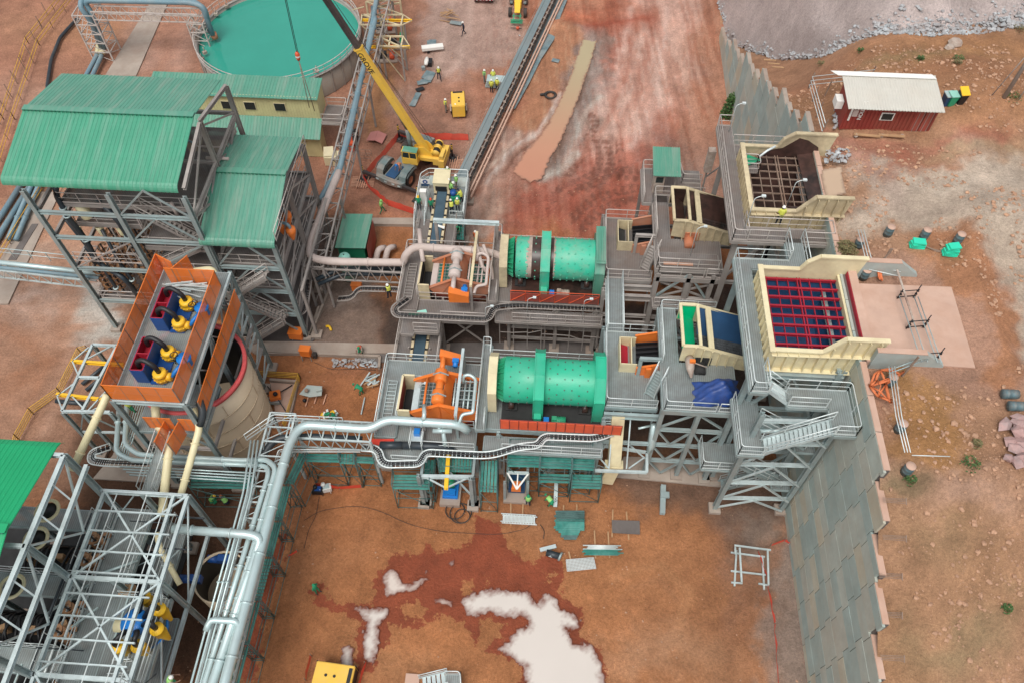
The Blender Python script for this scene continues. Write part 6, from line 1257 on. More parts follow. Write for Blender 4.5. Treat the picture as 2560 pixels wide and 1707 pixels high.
for j,y in enumerate((18.4,16.9,13.7,12.2,8.9,7.4)):
    for i,x in enumerate((-28.75,-29.7)):
        lab='short brown spiral, unfinished floor, row %s from the back, %s'%(['one','two','three','four','five','six'][j],['nearer the pipes','nearer the green roof'][i])
        if sp1 is None:sp1=spiral('spiral_concentrator',x,y,5.2,2.6,lab,SG2,.45,'spring',5)
        else:dup(sp1,(x,y,5.2),None,lab,SG2)
for k,(x,y) in enumerate(((118,1275),(90,1345),(30,1465))):q=P(x,y,9.5);mb=MB();mb.lathe(q,[(.75,-.12),(.85,0),(.75,.15),(.6,0),(.75,-.12)],24);mb.lathe(q,[(.01,-.3),(.6,-.3),(.6,-.1),(.01,-.1)],16,m='black');solid('distributor_ring',mb,'cream_pipe','cream distributor ring among black hoses, %s from the back'%['first','second','third'][k],'ring','cream rings by the green roof')
t=thing('cyclone_cluster','blue drum ringed by yellow cyclones with black hoses inside the unfinished frame','cyclone',tuple(P(350,1565,8.2)))
mb=MB();mb.lathe((0,0,.3),[(.01,0),(.7,0),(.75,.5),(.85,.5),(.85,.62),(.2,.75),(.01,.75)],24);[mb.beam((0,0,1.05),(.8*math.cos(a),.8*math.sin(a),.95),.05,.06) for a in[i*.524 for i in range(12)]];mb.lathe((0,0,-.9),[(.01,0),(1.5,0),(1.55,.5),(1.45,.5),(1.4,.1)],28);mb.build('distributor','blue_bright',t,True)
for k,a in enumerate((-1.9,-1.1,-.2,.6,1.5)):
    x,y=1.55*math.cos(a),1.55*math.sin(a);mb=MB();mb.lathe((x,y,-.6),[(.14,-.6),(.36,.7),(.4,.8),(.38,1.5),(.44,1.5),(.44,1.58),(.15,1.75),(.01,1.75)],16);mb.build('cyclone','yellow',t,True);mb=MB();mb.tube(arc([(x,y,1.1),(x,y,1.7),(x*.7+.3,y*.7+.2,1.8),(x*.4,y*.4,.9)],.35,4),.17,10);mb.build('hose','black',t,True)
q=P(290,1562,8.6);mb=MB();mb.tube([q,q+Vector((1.4,0,0))],.42,14);solid('wrapped_duct',mb,'cream_pipe','cream wrapped duct end beside the blue cyclone drum','duct')
mb=MB();mb.obox(P(318,1475,7.9),.9,.7,.35,.1);solid('timber_crate',mb,'wood','small pale timber crate on the unfinished floor','crate')
q=Vector((-21.9,17.6,0));mb=MB();mb.lathe(q+Vector((0,0,.1)),[(1.9,0),(1.9,3.4),(1.8,3.4),(1.8,.2),(.01,.2)],36);mb.lathe(q+Vector((0,0,.4)),[(1.79,0),(1.79,2.9)],36,m='black');solid('storage_tank',mb,'tank_tan','small tan open tank half hidden under the unfinished frame','tank')
for k,(x,y) in enumerate(((520,1395),(450,1445))):q=P(x,y,3);mb=MB();mb.lathe(q,[(.01,0),(.3,0),(.3,.8),(.01,.8)],12,'X');mb.obox(q+Vector((1.2,0,.1)),.8,.5,.6);solid('pump',mb,'blue','blue pump among the pipes below the unfinished frame, %s one'%('upper','lower')[k],'pump')
# ================================================================ CRANE
def text(s,size,m,origin,xdir,ydir,name,parent,depth=.01,bold=True):
    cu=bpy.data.curves.new('t','FONT');cu.body=s;cu.size=size;cu.extrude=depth;cu.offset=.012*size if bold else 0
    tmp=bpy.data.objects.new('t',cu);S.collection.objects.link(tmp);dg=bpy.context.evaluated_depsgraph_get();me=bpy.data.meshes.new_from_object(tmp.evaluated_get(dg));bpy.data.objects.remove(tmp);bpy.data.curves.remove(cu)
    X=Vector(xdir).normalized();Y=Vector(ydir).normalized();Z=X.cross(Y);off=WORLDLOC[parent.name] if parent else Vector((0,0,0))
    M4=Matrix.Translation(Vector(origin)-off)@Matrix((X,Y,Z)).transposed().to_4x4();me.transform(M4);me.name=name;me.materials.clear();me.materials.append(MATS[m]);o=bpy.data.objects.new(name,me);S.collection.objects.link(o)
    if parent:o.parent=parent
    WORLDLOC[o.name]=off;return o
cc=Vector((-15.0,63.3,0));HD=math.atan2(-.917,-.4)
t=thing('mobile_crane','yellow rough terrain crane with long black and yellow boom on outriggers','crane',cc,None,HD)
def loc(p):q=Vector(p)-cc;c_,s_=math.cos(-HD),math.sin(-HD);return Vector((q.x*c_-q.y*s_,q.x*s_+q.y*c_,q.z))
mb=MB();mb.box(-3.3,-.75,1.0,3.6,.75,1.6);mb.box(-3.6,-1.25,1.2,-2.2,1.25,1.9);mb.box(1.5,-.55,1.55,3.4,.55,1.75,'blue_liner');mb.build('chassis','crane_grey',t,True)
for sx in(2.1,-2.0):
    for sy in(-1,1):
        w=MB();c0=(sx,sy*1.3-.33,.85);w.lathe((sx,sy*1.3-.33,.85),[(.45,0),(.8,.0),(.85,.08),(.85,.58),(.8,.66),(.45,.66)],24,'Y');[w.obox((sx+.86*math.cos(a),sy*1.3,.85+.86*math.sin(a)),.06,.62,.1,0,None,-a) for a in[i*math.pi/11 for i in range(22)]]
        o=w.build('wheel','rubber',t,True);r_=MB();r_.lathe((sx,sy*1.3-.3,.85),[(.2,.12),(.42,.06),(.46,0),(.46,.6),(.42,.54),(.2,.48)],16,'Y');r_.cyl((sx,sy*1.3-.22,.85),.22,.44,10,axis='Y');r_.build('rim','orange_dusty' if sx>0 else 'orange',o,True)
for sy in(-1,1):
    mb=MB();prof=[(1.0,1.55),(1.15,2.05),(1.6,2.3),(2.7,2.3),(3.15,2.0),(3.3,1.5)];mb.slab([(x,sy*1.15,z) for x,z in prof],.06);mb.slab([(x,sy*1.9,z) for x,z in prof[1:5]],.04)
    for a,b in zip(prof,prof[1:]):mb.slab([(a[0],sy*.95,a[1]),(b[0],sy*.95,b[1]),(b[0],sy*1.75,b[1]),(a[0],sy*1.75,a[1])],.05)
    mb.build('fender','crane_grey',t,True)
mb=MB();mb.prism([(3.3,-1.75),(3.75,-1.5),(3.9,-.4),(3.9,.4),(3.75,1.5),(3.3,1.75)],1.0,1.55);[mb.box(3.86,y-.15,1.25,3.93,y+.15,1.4,'pipe_new') for y in(-1.3,-.3,.6,1.3)];mb.build('front_bumper','crane_grey',t,True)
for sx in(3.55,-3.5):
    for sy in(-1,1):
        L_=3.35;mb=MB();mb.beam((sx,sy*.8,1.15),(sx,sy*L_,1.15),.3,.32);o=mb.build('outrigger','boom_black',t,True);m2=MB();m2.tube([(sx,sy*L_,.2),(sx,sy*L_,2.0)],.09,8);[m2.tube([(sx,sy*L_,1.35+k*.22),(sx,sy*L_,1.45+k*.22)],.1,8,'yellow') for k in range(3)];m2.lathe((sx,sy*L_,.12),[(.4,0),(.38,.08),(.12,.2),(.01,.2)],16);m2.box(sx-.55,sy*L_-.55,.06,sx+.55,sy*L_+.55,.13,'rubber');m2.build('jack','black',o,True)
pv=Vector((-13.3,63.7,2.9));hk=P(777,270,6.0);hook=Vector((hk.x,hk.y,12.1))
tip=None
for zz_ in np.arange(15,45,.25):
    v=Vector((hk.x+.4,hk.y,zz_));d=v-_C
    if tip is None:tip=v
    x_img=CX+FPX*(d.dot(_r)/d.dot(_f));y_img=CY-FPX*(d.dot(_u)/d.dot(_f))
    if y_img<-225:tip=v;break
    tip=v
bd=(tip-pv).normalized();hz=Vector((bd.x,bd.y,0)).normalized();sd=Vector((-hz.y,hz.x,0));L0=(tip-pv).length
def sp(f,s,z):return loc(pv+hz*f+sd*s+Vector((0,0,z-2.9)))
def spbox(mb,f0,f1,s0,s1,z0,z1,m=None):
    v=[sp(f,s,z) for z in(z0,z1) for s in(s0,s1) for f in(f0,f1)];mb.add(v,[(0,2,3,1),(4,5,7,6),(0,1,5,4),(2,6,7,3),(0,4,6,2),(1,3,7,5)],m)
mb=MB();spbox(mb,-2.0,1.2,-.95,.95,1.75,2.15);spbox(mb,-2.0,-1.3,-1.2,1.2,1.6,2.4)
for s in(-.55,.55):mb.slab([sp(-1.3,s,2.1),sp(1.3,s,2.1),sp(.3,s,3.2),sp(-.3,s,3.2),sp(-1.2,s,2.4)],.08)
mb.build('turntable','crane_yellow',t,True)
cw=MB();spbox(cw,-2.5,-1.9,-1.3,1.3,1.3,2.3);spbox(cw,-2.4,-2.0,-.2,1.1,2.3,2.8);cw.build('counterweight','crane_yellow',t,True)
for s in(-.55,.45):w=MB();c_=sp(-1.55,s,2.8);ax=(sp(-1.55,s+.5,2.8)-sp(-1.55,s,2.8)).normalized();w.tube([c_-ax*.3,c_+ax*.3],.36,14);w.tube([c_-ax*.36,c_-ax*.3],.45,14,'crane_yellow');w.tube([c_+ax*.3,c_+ax*.36],.45,14,'crane_yellow');w.build('winch','black',t,True)
c2_=MB();F0,F1,s0,s1=.2,1.85,.9,1.7
spbox(c2_,F0,F1,s0,s1,1.7,2.5);spbox(c2_,F0,F1-.1,s0,s1,3.32,3.4,'roof_green_old')
for f in(F0+.04,1.0,F1-.04):
    for s in(s0+.04,s1-.04):c2_.beam(sp(f,s,2.5),sp(f-(.1 if f>1.5 else 0),s,3.32),.08,.08)
spbox(c2_,F0,F1,s0,s1,3.24,3.33);cb=c2_.build('cab','crane_yellow',t,True);g=MB();spbox(g,F0+.05,F1-.08,s0+.05,s1-.05,2.5,3.25);g.build('cab_window','glass',cb,True)
up=bd.cross(sd);up=-up if up.z<0 else up
def bm(mb,a,b,w,h,m=None):
    A_,B_=pv+bd*a,pv+bd*b;v=[]
    for o_ in(A_,B_):
        for(x,y) in((-w/2,-h/2+.15),(-w/2+.15,-h/2),(w/2-.15,-h/2),(w/2,-h/2+.15),(w/2,h/2),(-w/2,h/2)):v.append(loc(o_+sd*x+up*y))
    mb.add(v,[tuple(range(6))[::-1],tuple(range(6,12))]+[(i,(i+1)%6,6+(i+1)%6,6+i) for i in range(6)],m)
YL=12.2
mb=MB();bm(mb,-.8,YL,.6,.74);bm(mb,YL-.15,YL,.72,.88);bo=mb.build('boom_base','crane_yellow',t,True)
mb=MB();bm(mb,YL,YL+7.5,.48,.6);bm(mb,YL+7.3,YL+7.5,.62,.75,'crane_grey');mb.build('boom_section','boom_black',t,True)
mb=MB();bm(mb,YL+7.5,L0*.8,.4,.5);bm(mb,L0*.8,L0,.32,.42);mb.build('boom_section','boom_black',t,True)
mb=MB();mb.tube([loc(pv+hz*1.3+Vector((0,0,-.9))),loc(pv+bd*2.4-up*.5)],.24,12,'crane_grey');mb.tube([loc(pv+bd*2.4-up*.5),loc(pv+bd*5.6-up*.45)],.15,10);mb.build('luffing_cylinder','steel_rust',t,True)
mb=MB();mb.tube([loc(pv-hz*1.4+Vector((0,0,.4))),loc(pv+bd*YL+up*.75),loc(tip+up*.5)],.025,4);mb.tube([loc(pv-hz*1.4+sd*.5+Vector((0,0,.4))),loc(tip+up*.6+sd*.2)],.025,4);mb.build('winch_rope','black',t,True)
fs=sd if sd.y<0 else-sd
for s_,sz,st_,off in(('GROVE',.72,YL-.4,-.24),):
    q=pv+bd*st_+fs*.31-up*(-off);X_=-bd
    me=text(s_,sz,'lettering',(0,0,0),(1,0,0),(0,1,0),'boom_lettering',None);Yv=up;Zv=X_.cross(Yv)
    A4=Matrix((X_,Yv,Zv)).transposed().to_4x4();A4.translation=q;me.data.transform(A4)
    Rz=Matrix.Rotation(-HD,4,'Z')@Matrix.Translation(-cc);me.data.transform(Rz);me.parent=bo
mb=MB();mb.tube([tip,hook+Vector((0,0,.4))],.035,5);mb.tube([tip+Vector((.12,0,0)),hook+Vector((.12,0,.4))],.03,5)
t2=thing('hook_block','red and white crane hook hanging on black ropes over the turquoise tank','hook',tuple(hook));mb.build('rope','black',t2)
mb=MB();mb.lathe(hook,[(.01,-.5),(.12,-.45),(.22,-.2),(.22,.3),(.1,.5),(.01,.5)],12);mb.build('block','red_guard',t2);mb=MB();mb.lathe(hook,[(.235,-.05),(.235,.12)],12);mb.build('white_band','white',t2)
mb=MB();mb.tube([hook+Vector((0,0,-.5)),hk+Vector((-.15,0,0))],.04,5);mb.tube([hook+Vector((0,0,-.5)),hk+Vector((.25,.2,-.6))],.04,5);mb.build('sling','steel_rust',t2)
for k,(x,y) in enumerate(((918,452),(1140,408),(940,440))):
    if k==2:continue
    mb=MB();q=P(x-10,y,.05)
    for j in range(7):mb.beam(q+Vector((-1.2,-.9+j*.22,0)),q+Vector((1.2,-.8+j*.22,0)),.1,.08)
    for j in range(5):mb.beam(q+Vector((-.5+j*.24,-1.2,.08)),q+Vector((-.4+j*.24,1.0,.08)),.1,.08)
    solid('timber_packing',mb,'wood_pink',['crossed timber packing under the crane outrigger nearest the red net corner','crossed timber packing under the crane outrigger beside the long conveyor'][k],'timber')
# ================================================================ NET FENCES
def net(pts,label,h=1.0,post=3,m='red_net',sag=.08,g='red plastic net fences'):
    q=[P(*p) for p in pts];t=thing('net_fence',label,'net fence',tuple(q[0]),g);mb=MB();fine=[]
    for a,b in zip(q,q[1:]):
        n=max(2,int((b-a).length/.5));fine+=[a.lerp(b,i/n) for i in range(n)]
    fine.append(q[-1]);v=[];rr=random.Random(len(fine))
    for p in fine:lean=rr.uniform(-.08,.08);v+=[p+Vector((lean*.3,0,.03)),p+Vector((lean,lean,h*(1-sag*rr.random()*2)))]
    mb.add(v,[(2*i,2*i+2,2*i+3,2*i+1) for i in range(len(fine)-1)]);ob=mb.build('netting',m,t)
    mb=MB();[mb.beam(p,p+Vector((0,0,h+.15)),.05,.05) for p in q];mb.build('stakes','steel_rust',t)
net([(1060,545,0),(970,515,0),(925,475,0),(908,450,0)],'red plastic net in front of the crane, curving to the transfer platform')
net([(908,450,0),(920,440,0),(1000,345,0)],'red plastic net running diagonally along the left of the crane')
net([(1000,345,0),(1062,350,0),(1172,352,0)],'red plastic net behind the crane reaching the conveyor')
net([(792,1215,0),(850,1222,0),(905,1218,0)],'low red net under the scaffold beside the lower rack',.7)
net([(1895,1378,0),(1915,1440,0),(1935,1560,0),(1948,1750,0)],'long sagging red net leading from the steel stand to the bottom edge',.35)
net([(1925,1365,0),(1960,1352,0),(1980,1362,0)],'dark red net scrap against the foot of the retaining wall',.5)
net([(897,1722,0),(915,1660,0)],'short red net beside the yellow compressor at the bottom',.7);net([(780,1640,0),(765,1700,0)],'red net left of the yellow compressor at the bottom',.6)
net([(722,1392,0),(745,1378,0)],'scrap of red net hanging at the scaffold edge',.4)
mb=MB();q=[P(2200,925,18.2),P(2190,950,18.3),P(2250,935,18.3),P(2215,960,18.1),P(2225,1005,18.1),P(2195,990,18.1),P(2175,965,18.1)]
for k in range(34):
    a,b=random.choice(q),random.choice(q);
    if(a-b).length<2.2:mb.tube([a,(a+b)/2+Vector((random.uniform(-.2,.2),random.uniform(-.2,.2),.2)),b],random.uniform(.03,.09),5)
solid('orange_netting',mb,'orange_cloth','tangled orange netting draped at a post below the apron','netting')
mb=MB();q=[P(2140,672,18.2),P(2165,662,18.3),P(2195,668,18.3),P(2200,700,18.2)]
for k in range(14):mb.tube([v+Vector((random.uniform(-.15,.15),random.uniform(-.15,.15),random.uniform(0,.15))) for v in q],.04,5)
solid('orange_netting',mb,'orange_cloth','orange netting strip by the drum behind the clean hopper','netting')
# ================================================================ CONVEYORS, TRANSFER PLATFORM
t=thing('long_conveyor','long grey belt conveyor running diagonally away past the crane','conveyor',tuple(P(1150,478)))
a,b=P(1141,472,1.5),P(1384,-30,1.3);d=(b-a).normalized();s=Vector((-d.y,d.x,0));mb=MB();mb.slab([a+s*.42,a-s*.42,b-s*.42,b+s*.42],.04);mb.beam(a+s*.45+Vector((0,0,.05)),b+s*.45+Vector((0,0,.05)),.3,.08);mb.build('belt','belt_grey',t) if mat('belt_grey',(.17,.22,.23),.6,0,.12,.3,(.25,.24,.22),.3) else 0
mb=MB()
for q in(.62,-.62):mb.beam(a+s*q+Vector((0,0,-.25)),b+s*q+Vector((0,0,-.25)),.08,.18)
n=34
for i in range(n):p=a.lerp(b,i/n);mb.beam(p+s*.62,p+s*.62-Vector((0,0,1.4)),.07,.07);mb.beam(p-s*.62,p-s*.62-Vector((0,0,1.4)),.07,.07);mb.beam(p-s*.75-Vector((0,0,.1)),p-s*.55+Vector((0,0,.1)),.12,.2,'dust_white')
mb.build('frame','steel_dusty',t);mb=MB();mb.slab([a-s*.6-Vector((0,0,.5)),b-s*.6-Vector((0,0,.5)),b-s*.85-Vector((0,0,.6)),a-s*.85-Vector((0,0,.6))],.05);mb.build('underside','rubber',t)
mb=MB();[mb.beam(a-s*q+Vector((0,0,-.9)),b-s*q+Vector((0,0,-.9)),.16,.3) for q in(1.15,1.5)];[mb.beam(a.lerp(b,i/30)-s*1.15+Vector((0,0,-1)),a.lerp(b,i/30)-s*1.5+Vector((0,0,-1)),.1,.1) for i in range(30)];mb.build('walkway_beams','concrete_pink',t)
mb=MB();[mb.tube([a.lerp(b,i/40)+s*.75+Vector((0,0,.15+.05*(i%2))),a.lerp(b,(i+1)/40)+s*.75+Vector((0,0,.15+.05*((i+1)%2)))],.025,4) for i in range(40)];mb.build('pull_cord','dust_white',t)
mb=MB();[mb.tube([P(1297,88,.1+0),P(1300,90,2.2)],.05,6)];solid('lamp_post',mb,'rail','thin pale post standing beside the long conveyor','post')
t=thing('feed_conveyor','short belt conveyor with cream edges running under the rear screen','conveyor',(-10.4,50,0))
a,b=Vector((-10.35,56.6,3.9)),Vector((-10.3,33.5,3.2));mb=MB();mb.slab([a+Vector((-.45,0,0)),b+Vector((-.45,0,0)),b+Vector((.45,0,0)),a+Vector((.45,0,0))],.04);mb.build('belt','blue_belt',t) if mat('blue_belt',(.05,.09,.12),.5,0,.25,.8) else 0
for q in(-.62,.62):
    mb=MB();mb.beam(a+Vector((q,0,.0)),b+Vector((q,0,0)),.22,.18);[mb.obox(a.lerp(b,i/26)+Vector((q*1.0,0,.12)),.2,.16,.12,0,'black') for i in range(26)];mb.build('side_frame','cream_dirty',t)
mb=MB();[mb.beam((x,y,0),(x,y,3.6),.12,.12) for x in(-11.2,-9.4) for y in(34,38,42,46,50)];mb.build('trestle','steel_dusty',t)
for x0,x1 in((-12.2,-11.1),(-9.5,-8.6)):deck(t,rect(x0,33.5,x1,53),3.3,'grating_dusty','steel_dusty',.2,False);rail(t,[((x0 if x0<-11 else x1),33.5,3.3),((x0 if x0<-11 else x1),53,3.3)],'rail_dusty')
mb=MB();mb.slab([P(1095,562,3.85),P(1112,567,3.85),P(1111,573,3.85),P(1094,567,3.85)],.02);solid('white_sheet',mb,'white','white sheet lying across the short belt conveyor','sheet')
t=thing('transfer_platform','crowded grating platform with handrails at the head of the short conveyor','platform',(-10,56,0));z=3.2
deck(t,rect(-12.75,53.2,-8.0,59.0),z,'grating','steel_dusty',.3);mb=MB();mb.box(-12.0,57.7,z+.01,-8.1,58.9,z+.05);mb.build('checker_plate','concrete_teal',t)
rail(t,[(-12.7,53.3,z),(-12.7,58.2,z),(-12.0,58.95,z),(-8.05,58.95,z),(-8.05,53.3,z)],'rail',r=.045);rail(t,[(-11.7,53.3,z),(-11.7,56.5,z)],'rail');rail(t,[(-9.3,53.3,z),(-8.05,53.3,z)])
for x in(-12.6,-10.8,-8.1):
    for y in(53.4,58.8):column(t,x,y,0,z-.2,.2,'steel_dusty')
stair(t,(-12.2,50.2,.3),(-12.2,53.2,z),1.0,'steel_dusty','rail');mb=MB();mb.box(-13.0,49.3,0,-11.3,50.4,.35);mb.build('stair_base','concrete',t)
mb=MB();mb.box(-11.2,56.3,z+.4,-9.7,58.1,z+1.7);mb.slab([(-11.25,56.25,z+1.72),(-9.65,56.25,z+1.72),(-9.65,58.15,z+1.78),(-11.25,58.15,z+1.78)],.05);mb.box(-11.0,56.2,z+.35,-9.9,56.31,z+1.3,'black');solid('belt_hood',mb,'cream','boxy cream belt hood in the middle of the crowded transfer platform','hood')
mb=MB();mb.box(-12.3,54.9,z,-11.75,55.3,z+1.8);mb.box(-12.32,54.85,z+1.8,-11.7,55.35,z+1.86);solid('control_cabinet',mb,'white','upright white control cabinet at the stair side of the transfer platform','cabinet')
mb=MB();q=P(1063,458,z+.9);mb.slab([q+Vector((-.45,0,-.45)),q+Vector((.45,0,-.45)),q+Vector((.45,.02,.45)),q+Vector((-.45,.02,.45))],.02);mb.lathe(q+Vector((0,-.02,.15)),[(.25,0),(.12,-.01)],16,'Y','blue');mb.slab([q+Vector((-.42,-.02,-.42)),q+Vector((.42,-.02,-.42)),q+Vector((.42,-.02,-.12)),q+Vector((-.42,-.02,-.12))],.01,'blue_liner');solid('safety_sign',mb,'white','white and blue safety sign on the transfer platform handrail','sign')
mb=MB();q=P(1140,505,z);mb.obox(q+Vector((0,0,.5)),.9,.7,.9,.2,'mill_green_dark');mb.lathe(q+Vector((-.2,0,.9)),[(.01,0),(.3,0),(.3,.5),(.01,.5)],12,'Z','blue');solid('drive_unit',mb,'mill_green_dark','green and blue conveyor drive surrounded by workers','drive')
# ================================================================ PEOPLE
def body_mesh(pose):
    J={};b=pose.get('bend',0);tw=0;hip=.92*pose.get('hipf',1);k=pose.get('knee',0)
    hipc=Vector((pose.get('hx',0),0,hip));dirs=Vector((math.sin(b),0,math.cos(b)))
    ch=hipc+dirs*.38;nk=hipc+dirs*.55;hdv=Vector((math.sin(b*.7+pose.get('nod',.15)),0,math.cos(b*.7+pose.get('nod',.15))));hd=nk+hdv*.12;tp=nk+hdv*.27
    P_=[hipc,hipc+dirs*.2,ch,nk,hd,tp];rad=[.16,.14,.17,.06,.095,.075];E_=[(i,i+1) for i in range(5)];seg=['t','s','s','s','h','h']
    def addp(p,par,r,s):P_.append(Vector(p));rad.append(r);E_.append((par,len(P_)-1));seg.append(s);return len(P_)-1
    addp(hd+hdv.cross(Vector((0,1,0)))*-.0+Vector((.1,0,.0)),4,.018,'h')
    for s_,(fx,kx) in((1,pose.get('legL',(0,.02))),(-1,pose.get('legR',(0,.02)))):
        h_=addp(hipc+Vector((0,.1*s_,-.05)),0,.095,'t');kn=addp(Vector((kx+pose.get('hx',0)*.3,.12*s_,hip*.54)),h_,.07,'t');an=addp(Vector((fx,.13*s_,.09)),kn,.045,'t');addp(Vector((fx+.06,.14*s_,.04)),an,.045,'b');addp(Vector((fx+.18,.15*s_,.035)),len(P_)-1,.035,'b')
    for s_,arm in((1,pose['armL']),(-1,pose['armR'])):
        sh=addp(ch+dirs*.12+Vector((0,.19*s_,0)),2,.065,'s');el,wr=Vector(arm[0]),Vector(arm[1]);el=P_[sh]+Vector((el.x,el.y*s_,el.z));e_=addp(el,sh,.048,'s');w_=addp(el+Vector((wr.x,wr.y*s_,wr.z)),e_,.033,'a');d_=Vector((wr.x,wr.y*s_,wr.z)).normalized();pm=addp(P_[w_]+d_*.07,w_,.032,'a');u_=Vector((0,1,0)) if abs(d_.y)<.7 else Vector((1,0,0));u_=(u_-d_*u_.dot(d_)).normalized()
        for f in range(4):addp(P_[pm]+d_*(.075-.008*abs(f-1.3))+u_*(.034*(f-1.5)),pm,.009,'a')
        addp(P_[w_]+d_*.06+u_*.06*s_,w_,.011,'a')
    me=bpy.data.meshes.new('body');me.from_pydata([tuple(p) for p in P_],E_,[]);ob=bpy.data.objects.new('tmpb',me);S.collection.objects.link(ob);md=ob.modifiers.new('s','SKIN')
    for i,r_ in enumerate(rad):me.skin_vertices[0].data[i].radius=(r_,r_)
    me.skin_vertices[0].data[0].use_root=True;md.use_smooth_shade=True;sb=ob.modifiers.new('u','SUBSURF');sb.levels=1;sb.render_levels=1
    dg=bpy.context.evaluated_depsgraph_get();out=bpy.data.meshes.new_from_object(ob.evaluated_get(dg));bpy.data.objects.remove(ob);out.materials.clear()
    for _ in range(4):out.materials.append(None)
    cen=np.array([tuple(p.center) for p in out.polygons]);best=np.full(len(cen),1e9);which=np.zeros(len(cen),int);mp={'t':0,'s':1,'a':2,'h':2,'b':3}
    PP=np.array([tuple(p) for p in P_])
    for(i,j) in E_:
        A_,B_=PP[i],PP[j];e=B_-A_;tt=np.clip(((cen-A_)@e)/(e@e),0,1);dd=np.linalg.norm(cen-A_-tt[:,None]*e,axis=1)-(rad[i]*(1-tt)+rad[j]*tt);m_=dd<best;best[m_]=dd[m_];which[m_]=mp[seg[j]]
    out.polygons.foreach_set('material_index',which);return out,hd,hdv,ch,dirs,b
POSES={'stand':dict(armL=((.02,.06,-.28),(.06,.02,-.24)),armR=((.02,.06,-.28),(.08,.0,-.23)),legL=(.05,.05),legR=(-.04,.02)),
'walk':dict(bend=.08,armL=((.14,.05,-.25),(.14,.0,-.2)),armR=((-.14,.05,-.25),(.02,.02,-.25)),legL=(.28,.2),legR=(-.28,-.02)),
'work':dict(bend=.35,nod=.4,armL=((.12,.04,-.26),(.22,-.04,-.08)),armR=((.12,.04,-.26),(.22,-.05,-.06)),legL=(.1,.12),legR=(-.08,.06)),
'bend':dict(bend=1.15,nod=.5,hx=-.12,armL=((.05,.03,-.28),(.12,-.02,-.24)),armR=((.08,.03,-.28),(.14,-.02,-.22)),legL=(.08,.1),legR=(-.1,.06)),
'crouch':dict(bend=.6,nod=.5,hipf=.48,hx=-.2,armL=((.16,.05,-.2),(.2,-.03,-.1)),armR=((.16,.05,-.2),(.2,-.04,-.08)),legL=(.05,.3),legR=(-.1,.28))}
PB={k:body_mesh(v) for k,v in POSES.items()}
def hat_mesh(hd,hdv,m):
    mb=MB();a=hdv;u=Vector((a.z,0,-a.x));v=Vector((0,1,0));c_=hd+a*.05;ring=[(.135,.0),(.13,.02),(.115,.03),(.11,.08),(.08,.12),(.04,.14),(.002,.145)];vs=[];n=14
    for r_,h_ in ring:
        for j in range(n):t_=2*math.pi*j/n;vs.append(c_+a*h_+u*r_*math.cos(t_)*(1.15 if h_==0 and math.cos(t_)>0 else 1)+v*r_*.92*math.sin(t_))
    mb.add(vs,[(i*n+j,i*n+(j+1)%n,(i+1)*n+(j+1)%n,(i+1)*n+j) for i in range(len(ring)-1) for j in range(n)],None,True);return mb
def person(px,z,pose,rz,shirt,trousers,hat,label,vest=None):
    me,hd,hdv,ch,dirs,b=PB[pose];p=P(*px,z);o=bpy.data.objects.new('person',me.copy());S.collection.objects.link(o);o.location=p;o.rotation_euler=(0,0,rz);o.scale=(1.06,1.06,1.06)
    for i,m_ in enumerate((trousers,shirt,'skin','black')):o.data.materials[i]=MATS[m_]
    WORLDLOC[o.name]=Vector((0,0,0));tag(o,label,'person');hat_mesh(hd,hdv,hat).build('hard_hat',hat,o,True)
    mb=MB();sv=vest or None
    if sv:
        vs=[];n=12;Y_=Vector((0,1,0));U=Vector((dirs.z,0,-dirs.x))
        for h_,rx,ry in((-.2,.185,.2),(0,.18,.19),(.1,.165,.2),(.18,.12,.19),(.2,.08,.12)):
            for j in range(n):t_=2*math.pi*j/n;vs.append(ch+dirs*h_+U*rx*math.cos(t_)+Y_*ry*math.sin(t_))
        mb.add(vs,[(i*n+j,i*n+(j+1)%n,(i+1)*n+(j+1)%n,(i+1)*n+j) for i in range(4) for j in range(n)],None,True);mb.build('vest',sv,o,True)
    return o
HY,HG,OG,NV='hivis_yellow','hivis_green','overall_green','navy'
